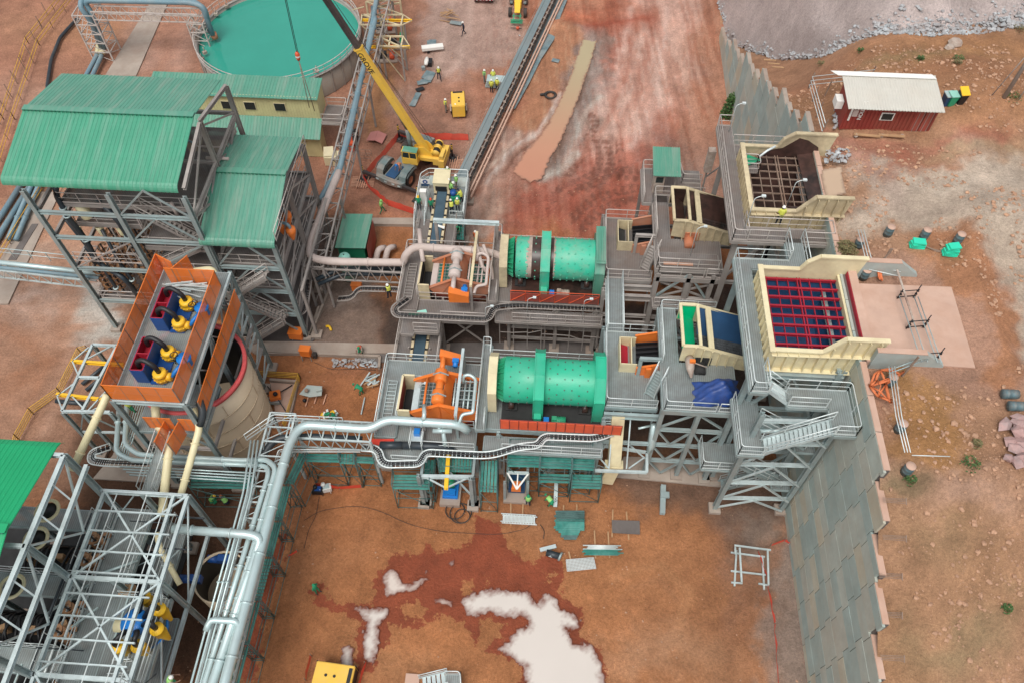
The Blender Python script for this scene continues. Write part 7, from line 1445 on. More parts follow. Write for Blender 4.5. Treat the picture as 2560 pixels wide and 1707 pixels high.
for args in[((1160,88),0,'walk',3.6,NV,NV,'white','person in dark navy overalls and white helmet walking on the far dirt road'),
((1098,200),0,'walk',-1.2,NV,NV,'white','person in yellow vest walking alone past the dark strip near the crane',HY),
((1211,208),0,'stand',0,'crane_grey','crane_grey','white','person in lime vest at the left end of the grey pallet',HG),
((1233,208),0,'stand',-1.6,HY,NV,'white','person in yellow vest leaning over the grey pallet, farthest of the group',HY),
((1229,233),0,'stand',1.6,HY,NV,'white','person in yellow vest with back to camera, nearest of the pallet group',HY),((1243,229),0,'stand',1.2,HY,NV,'white','person in yellow vest on the right of the pallet group',HY),
((1115,281),0,'stand',0.3,'crane_grey','crane_grey','white','person in yellow vest standing left of the yellow generator',HY),((1141,295),0,'walk',2.0,'crane_grey','crane_grey','white','person in dark grey overalls in front of the yellow generator'),
((956,533),0,'walk',.3,HG,OG,'hivis_green','person in bright lime jacket and hood walking near the red net',HG),
((1121,452),3.2,'stand',-1.5,HG,NV,'white','person in bright green vest at the far rail of the transfer platform',HG),((1142,472),3.2,'stand',3.4,HG,'crane_grey','white','person in lime vest by the far right rail of the transfer platform',HG),
((1104,466),3.2,'crouch',-1.2,OG,OG,'overall_green','person in dark green crouching behind the cream belt hood'),((1127,488),3.2,'work',0,HG,NV,'white','person in lime vest right behind the cream belt hood',HG),((1118,478),3.2,'work',-.5,'crane_grey',NV,'white','person in grey bending right behind the cream belt hood'),
((1155,508),3.2,'work',2.8,HY,NV,'navy','person in full yellow shirt beside the green conveyor drive',HY),((1145,530),3.2,'stand',1.6,'dust_white',NV,'white','person in pale yellow shirt with back turned by the conveyor drive',HY),((1131,538),3.2,'work',1.9,NV,NV,'white','person in navy and yellow vest leaning at the belt edge',HY),
((1049,524),3.2,'stand',-1.6,OG,NV,'yellow','person in green shirt and yellow helmet at the stair head'),((1080,530),3.2,'stand',-1.4,OG,NV,'red_guard','person in green shirt and red helmet on the transfer platform'),
((1147,583),2.2,'crouch',-2,OG,OG,'overall_green','person in green sitting on the scaffold right of the short conveyor'),((1189,610),0,'stand',1,'orange_cloth',OG,'white','person in orange and green with white helmet behind the beam portal'),
((975,745),5.4,'stand',2.5,NV,NV,'white','person in yellow vest at the corner of the dust coated screen platform',HY),((1944,562),17,'stand',1.6,HY,NV,'white','person in yellow shirt working at the front of the dirty hopper',HY),
((902,880),.25,'crouch',-1.6,'dust_white',OG,'overall_green','person in red vest crouching on the concrete path','red_guard'),((905,985),0,'bend',2.8,OG,OG,'overall_green','person in green bent over steel offcuts left of the orange screen'),
((820,1045),0,'crouch',-.8,OG,OG,'overall_green','person in green kneeling at the back of the parts heap'),((836,1050),0,'crouch',3.0,OG,OG,'overall_green','person in green kneeling on the right of the parts heap'),
((1320,1262),0,'stand',1.5,OG,NV,'overall_green','person in green with lime vest near the ladders in the front yard',HG),((1377,1265),0,'bend',2.4,OG,OG,'overall_green','person in green with lime vest bent down beside the steel plank',HG),
((795,1480),0,'stand',-.4,OG,OG,'overall_green','person in dark green overalls alone in the open yard left of the puddle'),((537,1255),0,'crouch',.5,OG,OG,'yellow','person in lime vest and yellow helmet crouching below the pipes',HG),((568,1258),0,'crouch',2.6,NV,NV,'orange_cloth','person crouching below the pipes facing the one in yellow helmet',HG),
((335,1030),9.3,'stand',1.5,HY,OG,'hivis_green','person in lime jacket standing under the orange guarded deck',HY),((438,1712),7.8,'work',.4,'dust_white',OG,'white','person in white and lime at the bottom edge on the unfinished floor',HG),((1002,428),1.75,'bend',-2.0,'orange_dusty','dust_white','blue_bright','person with blue helmet bending on the crane deck')]:
    person(*args)
# ================================================================ YARD OBJECTS
def gen(label,c,rz,sx=2.6,sy=1.5,name='generator'):
    t=thing(name,label,'generator',tuple(c),'yellow generators',rz);mb=MB();mb.box(-sx/2,-sy/2,.35,sx/2,sy/2,1.75);mb.box(-sx/2+.06,-sy/2+.06,1.75,sx/2-.06,sy/2-.06,1.83);mb.build('body','crane_yellow',t,True)
    mb=MB();mb.box(-sx/2-.01,-sy/2+.1,.5,-sx/2-.03,sy/2-.1,1.5);mb.box(-sx/2+.1,-sy/2+.2,1.83,-sx/2+.35,sy/2-.2,1.86);[mb.cyl((x,.1,1.83),.1,.05,10) for x in(-.1,.5)];[mb.box(x-.04,y-.04,.3,x+.04,y+.04,1.78) for x in(-sx/2,sx/2) for y in(-sy/2,sy/2)];mb.build('grille','black',t,True)
    for sy_ in(-1,1):mb=MB();mb.lathe((.1,sy_*(sy/2+.08)-.1,.34),[(.01,0),(.33,0),(.33,.2),(.01,.2)],16,'Y');w=mb.build('wheel','rubber',t,True);mb=MB();mb.box(-.5,sy_*(sy/2+.08)-.14,.66,.7,sy_*(sy/2+.08)+.14,.72);mb.build('mudguard','dust_white',t,True)
gen('yellow generator trailer standing on the dirt left of the long conveyor',P(1147,280),R(-82));gen('yellow compressor with round vents at the bottom edge of the yard',P(845,1700,0),R(176),2.7,1.5)
mb=MB();q=P(1236,215,0);[mb.obox(q+Vector((.3,0,.2+.25*k)),2.6-.1*k,1.2,.14,-.05) for k in range(4)];solid('steel_pallet',mb,'pipe_new','grey stack of steel gratings on a pallet beside the conveyor','pallet')
mb=MB();q=P(1082,128,0);mb.obox(q+Vector((0,0,.5)),2.6,.75,.35,.25);mb.obox(q+Vector((-.5,-.3,.15)),.3,.5,.3,.25,'black');solid('insulated_panel',mb,'white','long white panel lying on blocks on the far dirt','panel')
mb=MB();q=P(1067,163,0);mb.lathe(q+Vector((0,0,.5)),[(.01,-.7),(.22,-.6),(.28,0),(.2,.6),(.01,.7)],12,'Y');mb.obox(q+Vector((.4,.1,.3)),.5,1.0,.5,0,'black');mb.obox(q+Vector((-.3,-.9,.2)),.4,.4,.4,.4,'steel');solid('pump',mb,'white','small white and black pump beside the long white panel','pump')
for k,(x,y,w,l,a) in enumerate(((1078,108,.9,1.1,.1),(1072,190,1.0,1.5,-.3),(1060,205,1.2,.7,.2),(1040,250,.6,2.4,-.25),(1052,222,.9,.6,.5))):mb=MB();q=P(x,y,.1);rr=random.Random(k);[mb.obox(q+Vector((rr.uniform(-.2,.2),rr.uniform(-.2,.2),.03*j)),w,l,.04,a+.1*j) for j in range(2)];solid('rubber_mat',mb,'sheeting' if k!=4 else 'black',['square grey rubber mat behind the long white panel','torn black rubber mat below the white pump','wide grey mat between two black scraps','long pale grey mat strip pointing at the crane boom','small crumpled black mat beside the strip'][k],'mat','dark mats on the far dirt')
mb=MB();q=P(1376,240,.1);mb.lathe(q,[(.55,0),(.75,.12),(.55,.22),(.4,.1),(.55,0)],20);mb.obox(q+Vector((-.9,.1,.05)),.6,.3,.15,.3);solid('old_tyre',mb,'rubber','old black tyre lying near the long brown water strip','tyre')
mb=MB();q=P(1389,152,.08);mb.obox(q,.9,.6,.05,-.3);solid('rubber_mat',mb,'sheeting','lone small grey mat on the orange gravel','mat')
mb=MB();q=P(941,350,0);mb.slab([q+Vector((-.95,-.6,.35)),q+Vector((0,-.75,.55)),q+Vector((.15,.75,.6)),q+Vector((-.7,.8,.35))],.05);mb.slab([q+Vector((0,-.75,.55)),q+Vector((.8,-.95,.3)),q+Vector((1.1,.55,.3)),q+Vector((.15,.75,.6))],.05);solid('pink_board',mb,'board_pink','faded pink folded roof board lying left of the crane net','board') if mat('board_pink',(.42,.17,.15),.7,0,.1,.8) else 0
mb=MB();q=P(890,368,0);mb.lathe(q+Vector((0,.5,.9)),[(.85,-.15),(.95,0),(.85,.15),(.75,0),(.85,-.15)],20,'X');mb.obox(q+Vector((-.3,0,.6)),.5,1.6,1.1,0,'red_guard');solid('hose_reel',mb,'rubber','orange red box with black hose reel beside the long rack','hose reel')
mb=MB();q=P(915,398,0);[mb.beam(q+Vector((x,y,0)),q+Vector((x,y,.9)),.04,.04) for x in(-.6,0,.6) for y in(-.4,.4)];[mb.beam(q+Vector((-.6,y,h)),q+Vector((.6,y,h)),.04,.04) for y in(-.4,.4) for h in(.45,.9)];solid('wire_stand',mb,'steel_rust','rusty wire stand below the orange red box','stand')
mb=MB();q=P(1118,48,.1);[mb.beam(q+Vector((random.uniform(-1,.6),random.uniform(-1,1),.1*k)),q+Vector((random.uniform(.4,1.8),random.uniform(-1,1),.1*k)),.12,.05) for k in range(12)];mb.obox(q+Vector((1.2,-.9,.1)),1.5,.7,.06,-.2,'sheeting');solid('scrap_timber',mb,'wood','scattered scrap timber at the top edge','timber')
t=thing('red_truck','red truck with red and white chevron board, cut by the top edge','truck',tuple(P(1209,12)),None,.02)
mb=MB();mb.box(-1.15,.2,.8,1.15,5,2.2);mb.build('body','truck_red',t,True) if mat('truck_red',(.65,.02,.04),.4) else 0
mb=MB();mb.box(-1.25,0,.55,1.25,.12,1.15);o=mb.build('chevron_board','white',t,True);mb=MB();[mb.slab([(x,-.02,.56),(x+.22,-.02,.56),(x+.22+sg*.35,-.02,1.14),(x+sg*.35,-.02,1.14)],.02) for x,sg in((-1.2,1),(-.75,1),(-.3,1),(.1,-1),(.55,-1),(.98,-1))];mb.build('red_stripe','maroon',o,True)
for sx in(-1,1):mb=MB();mb.cyl((sx*1.05-.15,.7,.45),.45,.3,16,axis='X');mb.build('wheel','rubber',t,True);mb=MB();mb.box(sx*.95-.2,.05,1.2,sx*.95+.2,.25,1.5);mb.build('tail_light','black',t,True)
t=thing('telehandler','yellow and black loader carrying a green basket, at the top edge','loader',tuple(P(1294,40)),None,0)
mb=MB();mb.box(-.45,.3,.8,.45,3.5,1.7);mb.prism([(-.35,-1.0),(.35,-1.0),(.35,.6),(-.35,.6)],1.0,[1.1,1.1,1.9,1.9]);mb.build('body','yellow',t,True);mb=MB();mb.box(-.6,1.6,1.6,.6,3.0,2.6);mb.build('cab','glass',t,True)
for sx in(-1,1):
    for y in(-.1,2.6):mb=MB();mb.cyl((sx*.95-.2,y,.55),.55,.4,16,axis='X');mb.build('wheel','rubber',t,True)
    mb=MB();mb.obox((sx*.85,.9,1.25),.35,.5,.12);mb.build('mudguard','crane_grey',t,True)
mb=MB();[mb.beam((sx,-1.0,.9),(sx,-2.2,.5),.1,.12) for sx in(-.4,.4)];mb.beam((-.6,-1.3,.8),(.6,-1.3,.8),.08,.08);[mb.beam((-.75,y,h),(.75,y,h),.12,.1) for y,h in((-1.7,.5),(-2.0,.5),(-2.3,.5),(-2.3,.9))];mb.build('front_forks','mill_green_dark',t,True);mb=MB();mb.beam((-.7,-3.1,.3),(.7,-3.1,.3),.08,.08);mb.tube([(.2,-3.15,.25),(.2,-3.15,.5)],.2,10,'red_guard');mb.build('tow_bar','black',t,True)
def bush(label,c,r_,h,n,m='leaf',size=.12):
    mb=MB();c=Vector(c);rr=random.Random(n)
    for i in range(n):
        a=rr.random()*6.28;q=rr.random()**.5;z=rr.random();p=c+Vector((math.cos(a)*q*r_*(1-.5*z),math.sin(a)*q*r_*(1-.5*z),z*h));u=Vector((rr.uniform(-1,1),rr.uniform(-1,1),rr.uniform(-.4,.6))).normalized()*size;v=u.cross(Vector((rr.uniform(-1,1),rr.uniform(-1,1),1))).normalized()*size*.5;mb.add([p-u,p+v,p+u,p-v],[(0,1,2,3)])
    mb.tube([c,c+Vector((.05,0,h*.8))],.04,5,'wood');return solid('bush',mb,m,label,'bush')
bush('dark green bush growing at the foot of the rear wall',tuple(P(1822,290,0)),1.1,2.8,900,size=.17)
bush('dry low shrub between the two hoppers on the wall top',tuple(P(2115,625,18)),.9,.5,500,'shrub',.09) if mat('shrub',(.16,.14,.06),.8,0,.3,3) else 0
for k,(x,y,s) in enumerate(((2052,163,.5),(2395,150,.6),(2425,1160,.7),(2440,1110,.4),(2275,1200,.5),(2530,245,.9),(2392,160,.5),(2515,1520,.4),(2300,150,.4),(2545,75,.7),(2150,130,.4))):bush('small green tuft on the upper ground, '+['left of the container','on the slope above the bins','by the stone heap','just above the stone heap one','near the last drum','round the foot of the pole','second on the slope above the bins','near the lower right edge','along the rock foot','in the top right corner','along the rock foot, leftmost'][k],tuple(PT(x,y)),s,.35,90,'leaf' if k%3 else 'shrub',.09)
# ================================================================ UPPER TERRACE OBJECTS
t=thing('container_office','dark red container office with pale corrugated roof and white lettering','container',(26,52,18));zc=18.0
A,B=P(2098,326,zc),P(2320,338,zc);x0,x1=A.x,B.x;y0=50.8;y1=53.3
mb=MB();n=46
for i in range(n):a=x0+(x1-x0)*i/n;w=(x1-x0)/n;mb.box(a,y0+(0 if i%2 else .05),zc,a+w,y0+.1,zc+2.5)
mb.box(x0,y0+.1,zc,x1,y1,zc+2.5);mb.box(x0-.02,y0-.03,zc,x0+.1,y0+.1,zc+2.55);mb.box(x1-.1,y0-.03,zc,x1+.02,y0+.1,zc+2.55);mb.build('body','container_red',t)
mb=MB();[mb.box(x1-1.5+.7*k,y0-.04,zc+.15,x1-.9+.7*k,y0,zc+2.3) for k in range(2)];[mb.beam((x1-1.3+.35*k,y0-.06,zc+.1),(x1-1.3+.35*k,y0-.06,zc+2.3),.03,.03,'steel_dusty') for k in range(4)];mb.build('door','red_paint',t)
ribroof(t,[(y0-.75,zc+2.55),(y1+.6,zc+2.95)],x0-.25,x1+.1,'roof_grey',.22,rib=.03);mb=MB();mb.slab([(x0-.6,y1+.1,zc+3.0),(x1+.05,y1+.1,zc+3.0),(x1-.2,y1+.6,zc+3.02),(x0-1.1,y1+.6,zc+3.02)],.03);mb.build('ridge_flashing','white',t)
mb=MB();wx=P(2212,300,19).x;mb.box(wx-.5,y0-.05,zc+1.05,wx+.5,y0-.01,zc+1.75,'white');o=mb.build('window','white',t);g=MB();g.box(wx-.4,y0-.08,zc+1.13,wx+.4,y0-.05,zc+1.67);g.build('pane','glass',o)
mb=MB();mb.box(x0-.6,y0+.9,zc+1.2,x0-.05,y0+1.8,zc+1.9);mb.build('air_conditioner','white',t);mb=MB();mb.box(x0+.3,y0-.06,zc+.9,x0+.45,y0-.02,zc+2.0,'white');mb.box(x0+.5,y0-.06,zc+1.3,x0+.9,y0-.02,zc+1.9,'pipe_dusty');mb.build('notice_plate','white',t)
text('STATION',.42,'white',(x0+1.0,y0-.03,zc+2.75),(0,0,-1),(1,0,0),'lettering',t);text('84200',.2,'white',(x1-2.2,y0-.03,zc+2.4),(0,0,-1),(1,0,0),'serial_lettering',t) if False else None
mb=MB();q=P(2170,338,zc);[mb.beam(P(2135+62*k,336+2*k,zc+.35),P(2200+62*k,342+0*k,zc+.35),.25,.07) for k in range(2)];[mb.tube([P(x,340,zc),P(x,340,zc+.3)],.15,8,'dust_white') for x in(2140,2205,2255)];solid('plank_bench',mb,'wood','low plank bench on blocks along the front of the red container','bench')
tag(rockfield('rubble_pile',[tuple(P(2086+i%5*2,322-i*3,zc+.05)) for i in range(16)],.12,.3,'stone_grey',None,'small heap of broken blocks at the left end of the container','rubble'))
for k,(x,y,c1,c2,lab) in enumerate(((2361,262,'blue_liner','pipe_new','blue wheeled bin with grey lid, partly behind the container end'),(2373,262,'mill_green_dark','air_tank','green wheeled bin with pale green lid beside the container'),(2397,258,'black','yellow','black wheeled bin with open yellow lid, rightmost of the bins'))):
    t=thing('wheelie_bin',lab,'bin',tuple(PT(x,y)),'wheeled bins by the container',.15);mb=MB();mb.add([(-.22,-.25,0),(.22,-.25,0),(.22,.25,0),(-.22,.25,0),(-.3,-.35,.95),(.3,-.35,.95),(.3,.35,.95),(-.3,.35,.95)],[(0,3,2,1),(4,5,6,7),(0,1,5,4),(1,2,6,5),(2,3,7,6),(3,0,4,7)]);mb.build('body',c1,t,True);mb=MB();mb.slab([(-.33,-.38,.97),(.33,-.38,.97),(.33,.38,1.0+.25*(k==2)),(-.33,.38,1.0+.25*(k==2))],.07);mb.build('lid',c2,t,True);mb=MB();mb.cyl((-.28,.3,.12),.12,.56,10,axis='X');mb.build('wheels','rubber',t,True)
t=thing('utility_pole','grey pole with stays and a black box at the right edge','pole',tuple(PT(2510,245)));q=PT(2510,245);mb=MB();mb.tube([q,q+Vector((.1,0,8.5))],[.17,.11],10);mb.build('pole','steel_dusty',t);mb=MB();mb.tube([q+Vector((-1.0,0,.2)),q+Vector((.1,0,5.5))],.04,5);mb.tube([q+Vector((.9,-.4,.2)),q+Vector((1.1,-.2,1.8))],.04,5);mb.build('stay','steel_dusty',t);mb=MB();mb.tube([q+Vector((1.0,-.2,1.8)),q+Vector((1.2,-.2,2.4))],.22,12);mb.build('floodlight','black',t)
DR=[(1700+1210/2.735,560+130/2.735,'by the shrub between the hoppers'),(1700+1415/2.735,560+45/2.735,'leftmost of three on the pale road edge'),(1700+1660/2.735,560+65/2.735,'middle of three on the pale road edge'),(1700+1890/2.735,560+95/2.735,'rightmost of three on the pale road edge'),(1700+1250/2.735,560+340/2.735,'behind the wing of the clean hopper'),(1700+1425/2.735,560+1060/2.735,'tangled in orange netting'),(1700+1490/2.735,560+1375/2.735,'on the rail line below the netting'),(2263,1168,'last of the rail line along the wall top')]
for x,y,lab in DR:
    q=PT(x,y+12);t=thing('oil_drum','blue grey drum with pinkish concrete top, '+lab,'drum',(q.x,q.y,q.z-.02),'concrete filled drums');mb=MB();mb.lathe((0,0,0),[(.01,0),(.29,0),(.29,.28),(.305,.3),(.29,.32),(.29,.58),(.305,.6),(.29,.62),(.29,.88)],20);mb.build('shell','drum_blue',t,True) if 'drum_blue' in MATS or mat('drum_blue',(.10,.17,.19),.6,.2,.3,3,(.3,.2,.14),.3) else 0;mb=MB();mb.lathe((0,0,.86),[(.29,0),(.28,.04),(.01,.05)],20);mb.build('concrete_fill','concrete_pink',t,True)
for k,(x,y) in enumerate(((2520,990),(2536,1020))):q=PT(x,y);mb=MB();mb.lathe((q.x-.45,q.y,q.z+.25),[(.01,0),(.29,0),(.29,.28),(.305,.3),(.29,.32),(.29,.58),(.305,.6),(.29,.9),(.01,.9)],20,'X');solid('fallen_drum',mb,'drum_blue','grey blue drum lying on its side at the right edge, '+('upper one','lower one')[k],'drum')
def railline(pts,label,z=18.9,off=(0,.12,.24),r_=.03):
    mb=MB()
    for o_ in off:mb.tube([P(x+(o_*60 if abs(pts[0][1]-pts[-1][1])>60 else 0),y+(0 if abs(pts[0][1]-pts[-1][1])>60 else o_*100),z) for x,y in pts],r_,6)
    solid('tube_rail',mb,'rail',label,'rail')
railline([(2222,915),(2240,1040),(2262,1130)],'three pale tubes running along the drums below the netting',18.9);railline([(2145,575),(2162,640),(2172,665)],'pale tubes linking the drums behind the clean hopper',18.8);railline([(2172,650),(2252,668)],'pale tubes running to the black scaffold post',18.6);railline([(2280,1137),(2375,1140)],'single thin tube leaving the last drum to the right',18.5,(0,))
for k,((x1_,y1_),(x2_,y2_)) in enumerate((((2183,682),(2235,595)),((2255,940),(2290,900)))):mb=MB();a,b=P(x1_,y1_,17.9),P(x1_,y1_,17.9);mb.beam(a,a+Vector(((x2_-x1_)*.008,.2,1.9)),.1,.1);(mb.obox(a+Vector(((x2_-x1_)*.008,.2,2.0)),.2,.06,.5) if k==0 else 0);solid('steel_post',mb,'steel_rust',['leaning rusty post with a sign plate behind the apron','leaning black post below the apron corner'][k],'post')
struct('apron_slab',MB().prism([(20.4,29.0),(27.0,28.9),(27.1,35.3),(20.6,35.2)],17.2,18.1),'concrete_pink')
mb=MB();mb.prism([(20.35,29.4),(20.85,29.4),(20.9,36.1),(20.35,36.1)],16.5,18.35);struct('apron_sill',mb,'concrete_pink');mb=MB();mb.slab([(20.22,29.5,15.5),(20.22,36,15.5),(20.32,36,18.3),(20.32,29.5,18.3)],.06);solid('bump_plate',mb,'maroon','maroon steel plate between the clean hopper and the apron','plate')
for y,nm in((36.25,'far'),(29.0,'near')):
    mb=MB();pr=[(20.6,17.3),(20.6,19.3),(23.6,19.3),(25.0,18.2),(25.0,17.3)];mb.slab([(x,y,z) for x,z in pr],.35);solid('wing_wall',mb,'concrete_teal','low concrete wing wall on the %s side of the pink apron'%nm,'wall');
mb=MB();[mb.beam((20.6,y,19.31),(23.6,y,19.31),.38,.04) or mb.beam((23.6,y,19.31),(25.0,y,18.24),.38,.04) for y in(36.25,29.0)];struct('wall_capping',mb,'concrete_pink')
t=thing('scaffold_barrier','low barrier of black scaffold frames and tubes across the pink apron','barrier',tuple(P(2270,820,18.2)))
for k,(x,y) in enumerate(((2265,745),(2288,820),(2320,900))):
    q=P(x,y,18.15);mb=MB();mb.tube([q+Vector((-.6,-.1,0)),q+Vector((-.55,-.05,.9))],.035,6);mb.tube([q+Vector((.5,.1,0)),q+Vector((.55,.15,1.2))],.035,6);mb.tube([q+Vector((-.65,-.05,.7)),q+Vector((.65,.15,.7))],.035,6);mb.tube([q+Vector((-.65,-.05,.1)),q+Vector((.65,.15,.1))],.035,6);[mb.obox(q+Vector((s_*.5,.05*s_,h)),.12,.12,.08) for s_ in(-1,1) for h in(.1,.4,.7)];mb.build('trestle','black',t)
mb=MB();a,b=P(2248,740,18.8),P(2305,905,18.8);[mb.tube([a+Vector((o_,0,0)),b+Vector((o_,0,0))],.035,6) for o_ in(0,.35,.95,1.2)];mb.beam(P(2243,675,18.9),P(2283,800,18.9),.12,.06,'dust_white');[mb.tube([P(2222,925+k*8,18.8),P(2330,885+k*8,18.9)],.035,6) for k in range(2)];mb.build('tubes','steel',t)
for k,(x,y) in enumerate(((2290,618),(2372,637))):
    mb=MB();q=PT(x,y);[mb.obox(q+Vector((.02*j*(j%2),.02*j,.12+.13*j)),1.0-.05*j,.55,.1,.15*(j%3)-.1) for j in range(4+2*k)];solid('liner_block',mb,'mint',['smaller stack of mint green liner blocks left of the scrap','larger stack of mint green liner blocks right of the scrap'][k],'blocks','mint green blocks') if 'mint' in MATS or mat('mint',(.03,.62,.40),.5,0,.06,1) else 0
mb=MB();[mb.beam(P(2310+6*k,615+3*k,18.15),P(2335+5*k,625+k,18.2),.08,.04) for k in range(6)];solid('scrap_steel',mb,'steel_rust','dark scrap strips between the mint green stacks','scrap')
t=thing('tube_railing','tube railing on posts running from the rear wall past the container','railing',tuple(P(2035,330,18)));mb=MB()
for h in(.35,.75,1.15):mb.tube([P(2052,338,18)+Vector((0,0,h)),P(2020,222,18)+Vector((0,0,h)),P(2175,205,18)+Vector((0,0,h))],.03,5)
mb.build('rails','rail',t);mb=MB();[mb.beam(P(x,y,17.8),P(x,y,17.8)+Vector((.1,0,1.5)),.08,.08) for x,y in((2052,338),(2040,295),(2030,255),(2020,222),(2062,240),(2120,212),(2170,205))];mb.build('posts','steel_rust',t)
mb=MB();mb.lathe(PT(2385,114)+Vector((0,0,.2)),[(.01,-.35),(.5,-.2),(.62,.05),(.45,.3),(.01,.42)],7,smooth=False);mb.lathe(PT(2374,121),[(.01,-.2),(.45,0),(.3,.25),(.01,.3)],6,smooth=False);solid('boulder',mb,'dust_white','single cream coloured boulder on the orange slope above the bins','boulder')
mb=MB();[mb.beam(P(1800+110+i*10,150+i*9,15),P(1800+140+i*10,152+i*9,15),.12,.06) for i in range(3)];solid('wood_offcut',mb,'wood','timber offcuts lying behind the sawtooth wall','timber')
tag(rockfield('muck_heap',[tuple(P(random.uniform(2062,2125),random.uniform(372,408),18.1)) for k in range(70)],.08,.3,'stone_grey',None,'wet grey rocks spilled beside the dirty hopper','rocks'))
# ================================================================ FRONT YARD: SCAFFOLDS, GANTRY, STOCK
def quadv(px,z):return[P(x,y,z) for x,y in px]
def scaffold(label,px,z,lifts=(.2,2.0),boards='long',brace_=True,group='green boarded scaffolds',rails=1.0):
    q=quadv(px,z);c=sum(q,Vector())/4;t=thing('scaffold',label,'scaffold',(c.x,c.y,0),group)
    mb=MB();A,B,C_,D=q;n=max(3,round(((D-A) if boards=='long' else(B-A)).length/.24))
    for i in range(n):
        if boards=='long':a,b=A.lerp(D,(i+.5)/n),B.lerp(C_,(i+.5)/n)
        else:a,b=A.lerp(B,(i+.5)/n),D.lerp(C_,(i+.5)/n)
        mb.beam(a+Vector((0,0,.03*(i%2))),b,.2,.05)
    mb.build('boards','scaffold_green',t);mb=MB()
    for p in q:mb.tube([(p.x,p.y,.03),(p.x,p.y,z+rails)],.04,5)
    mb.build('standards','scaffold_pole',t);mb=MB()
    for h in[l for l in lifts]+[z+.5*rails,z+rails]:
        for i in range(4):a,b=q[i],q[(i+1)%4];mb.tube([(a.x,a.y,h),(b.x,b.y,h)],.032,4)
    if brace_:mb.tube([(A.x,A.y,.3),(B.x,B.y,z)],.032,4);mb.tube([(D.x,D.y,z),(C_.x,C_.y,.3)],.032,4)
    mb.build('ledgers','scaffold_pole',t);return t
scaffold('small green boarded scaffold left of the yellow beam gantry',[(985,1185),(1078,1186),(1074,1224),(982,1222)],3.6)
scaffold('wide green boarded scaffold under the yellow hoist beam',[(1098,1142),(1182,1142),(1180,1180),(1098,1178)],3.8,boards='x')
scaffold('narrow green scaffold behind the left leg of the gantry',[(1062,1150),(1092,1148),(1082,1215),(1058,1215)],3.0,boards='x')
scaffold('tall narrow green scaffold tower right of the gantry',[(1203,1152),(1245,1150),(1242,1230),(1198,1228)],3.8,boards='x')
scaffold('upper green boards below the cable ladder, left bay',[(1272,1130),(1350,1132),(1348,1168),(1268,1166)],4.4)
scaffold('upper green boards below the cable ladder, middle bay',[(1352,1128),(1428,1130),(1428,1172),(1350,1170)],4.4);scaffold('upper green boards below the cable ladder, right bay',[(1430,1130),(1486,1132),(1484,1176),(1430,1174)],4.4)
scaffold('lower green boards above the steel plank, left bay',[(1348,1182),(1424,1184),(1424,1208),(1348,1206)],2.6,(.2,));scaffold('lower green boards, right bay beside the cream chute',[(1430,1184),(1502,1186),(1502,1222),(1428,1220)],2.6,(.2,))
scaffold('higher green strip of boards beneath the red guards',[(1275,1112),(1480,1112),(1480,1124),(1275,1124)],4.9)
scaffold('long green boards under the silver lattice truss',[(768,1132),(850,1134),(850,1156),(766,1154)],4.2);scaffold('green cross boards next to the long boards under the truss',[(852,1134),(890,1134),(888,1160),(850,1158)],4.2,boards='x');scaffold('green boards by the foot of the front screen platform',[(892,1140),(938,1142),(936,1158),(890,1156)],4.2)
scaffold('green boards at the upper corner of the lower rack',[(748,1132),(770,1136),(735,1210),(712,1208)],4.2,boards='x')
for k,(a,b) in enumerate(((1215,1300),(1305,1390),(1395,1500),(1505,1610),(1615,1712))):
    f=lambda y:720-(y-1215)*.262;scaffold('green scaffold beside the lower rack, %s bay from the back'%['first','second','third','fourth','fifth'][k],[(f(a)-22,a),(f(a)+8,a),(f(b)+8,b),(f(b)-22,b)],4.0,boards='x' if k!=2 else 'long')
scaffold('green boards hung beneath the pipes over the crouching workers',[(480,1188),(628,1192),(628,1222),(476,1220)],3.6);
scaffold('scaffold for the worker right of the short conveyor',[(1128,555),(1162,556),(1160,600),(1122,600)],2.1,(.2,),boards='x')
t=thing('hoist_gantry','silver gantry with white V braces and a yellow hoist beam','gantry',tuple(P(1120,1255)))
a,b=P(1053,1190,4.6),P(1182,1192,4.6);mb=MB();mb.ibeam(a,b,.26,.3);mb.build('cross_beam','steel_light',t)
for p in(a,b):column(t,p.x,p.y,0,4.4,.3,'steel');column(t,p.x,p.y+2.6,0,4.4,.26,'steel')
for p in(a,b):girder(t,p,(p.x,p.y+2.6,4.6),.2,.25,'steel')
e=P(1115,1219,4.4);brace(t,a+Vector((.3,0,-.1)),e,.12,'steel_light');brace(t,b+Vector((-.3,0,-.1)),e,.12,'steel_light');mb=MB();mb.ibeam(P(1123,1112,4.5),P(1115,1222,4.5),.3,.3);mb.build('hoist_beam','yellow',t)
brace(t,(a.x,a.y,.4),(a.x,a.y+2.6,3.8),.12,'steel_light');brace(t,(a.x+.2,a.y+2.6,4),(b.x,b.y,.6),.13,'steel_light')
t=thing('blue_pump','bright blue pump base with green motor on a concrete plinth under the gantry','pump',tuple(P(1128,1235)))
mb=MB();q=P(1128,1238,0);mb.obox(q+Vector((0,.2,.25)),1.6,2.4,.5);mb.build('plinth','concrete',t);mb=MB();mb.obox(q+Vector((0,.3,.62)),1.2,1.6,.3);mb.obox(q+Vector((0,-.1,.9)),.8,.5,.3);mb.build('base','blue_bright',t);mb=MB();mb.lathe(q+Vector((-.1,.9,1.3)),[(.01,-.7),(.42,-.7),(.42,.6),(.01,.6)],14,'Y');mb.build('motor','roof_green_deep',t);mb=MB();mb.obox(q+Vector((.6,1.9,1.6)),1.8,.8,.5);mb.build('guard','orange',t)
t=thing('small_gantry','small silver frame with white triangle bracket over an orange hopper','gantry',tuple(P(1290,1240)))
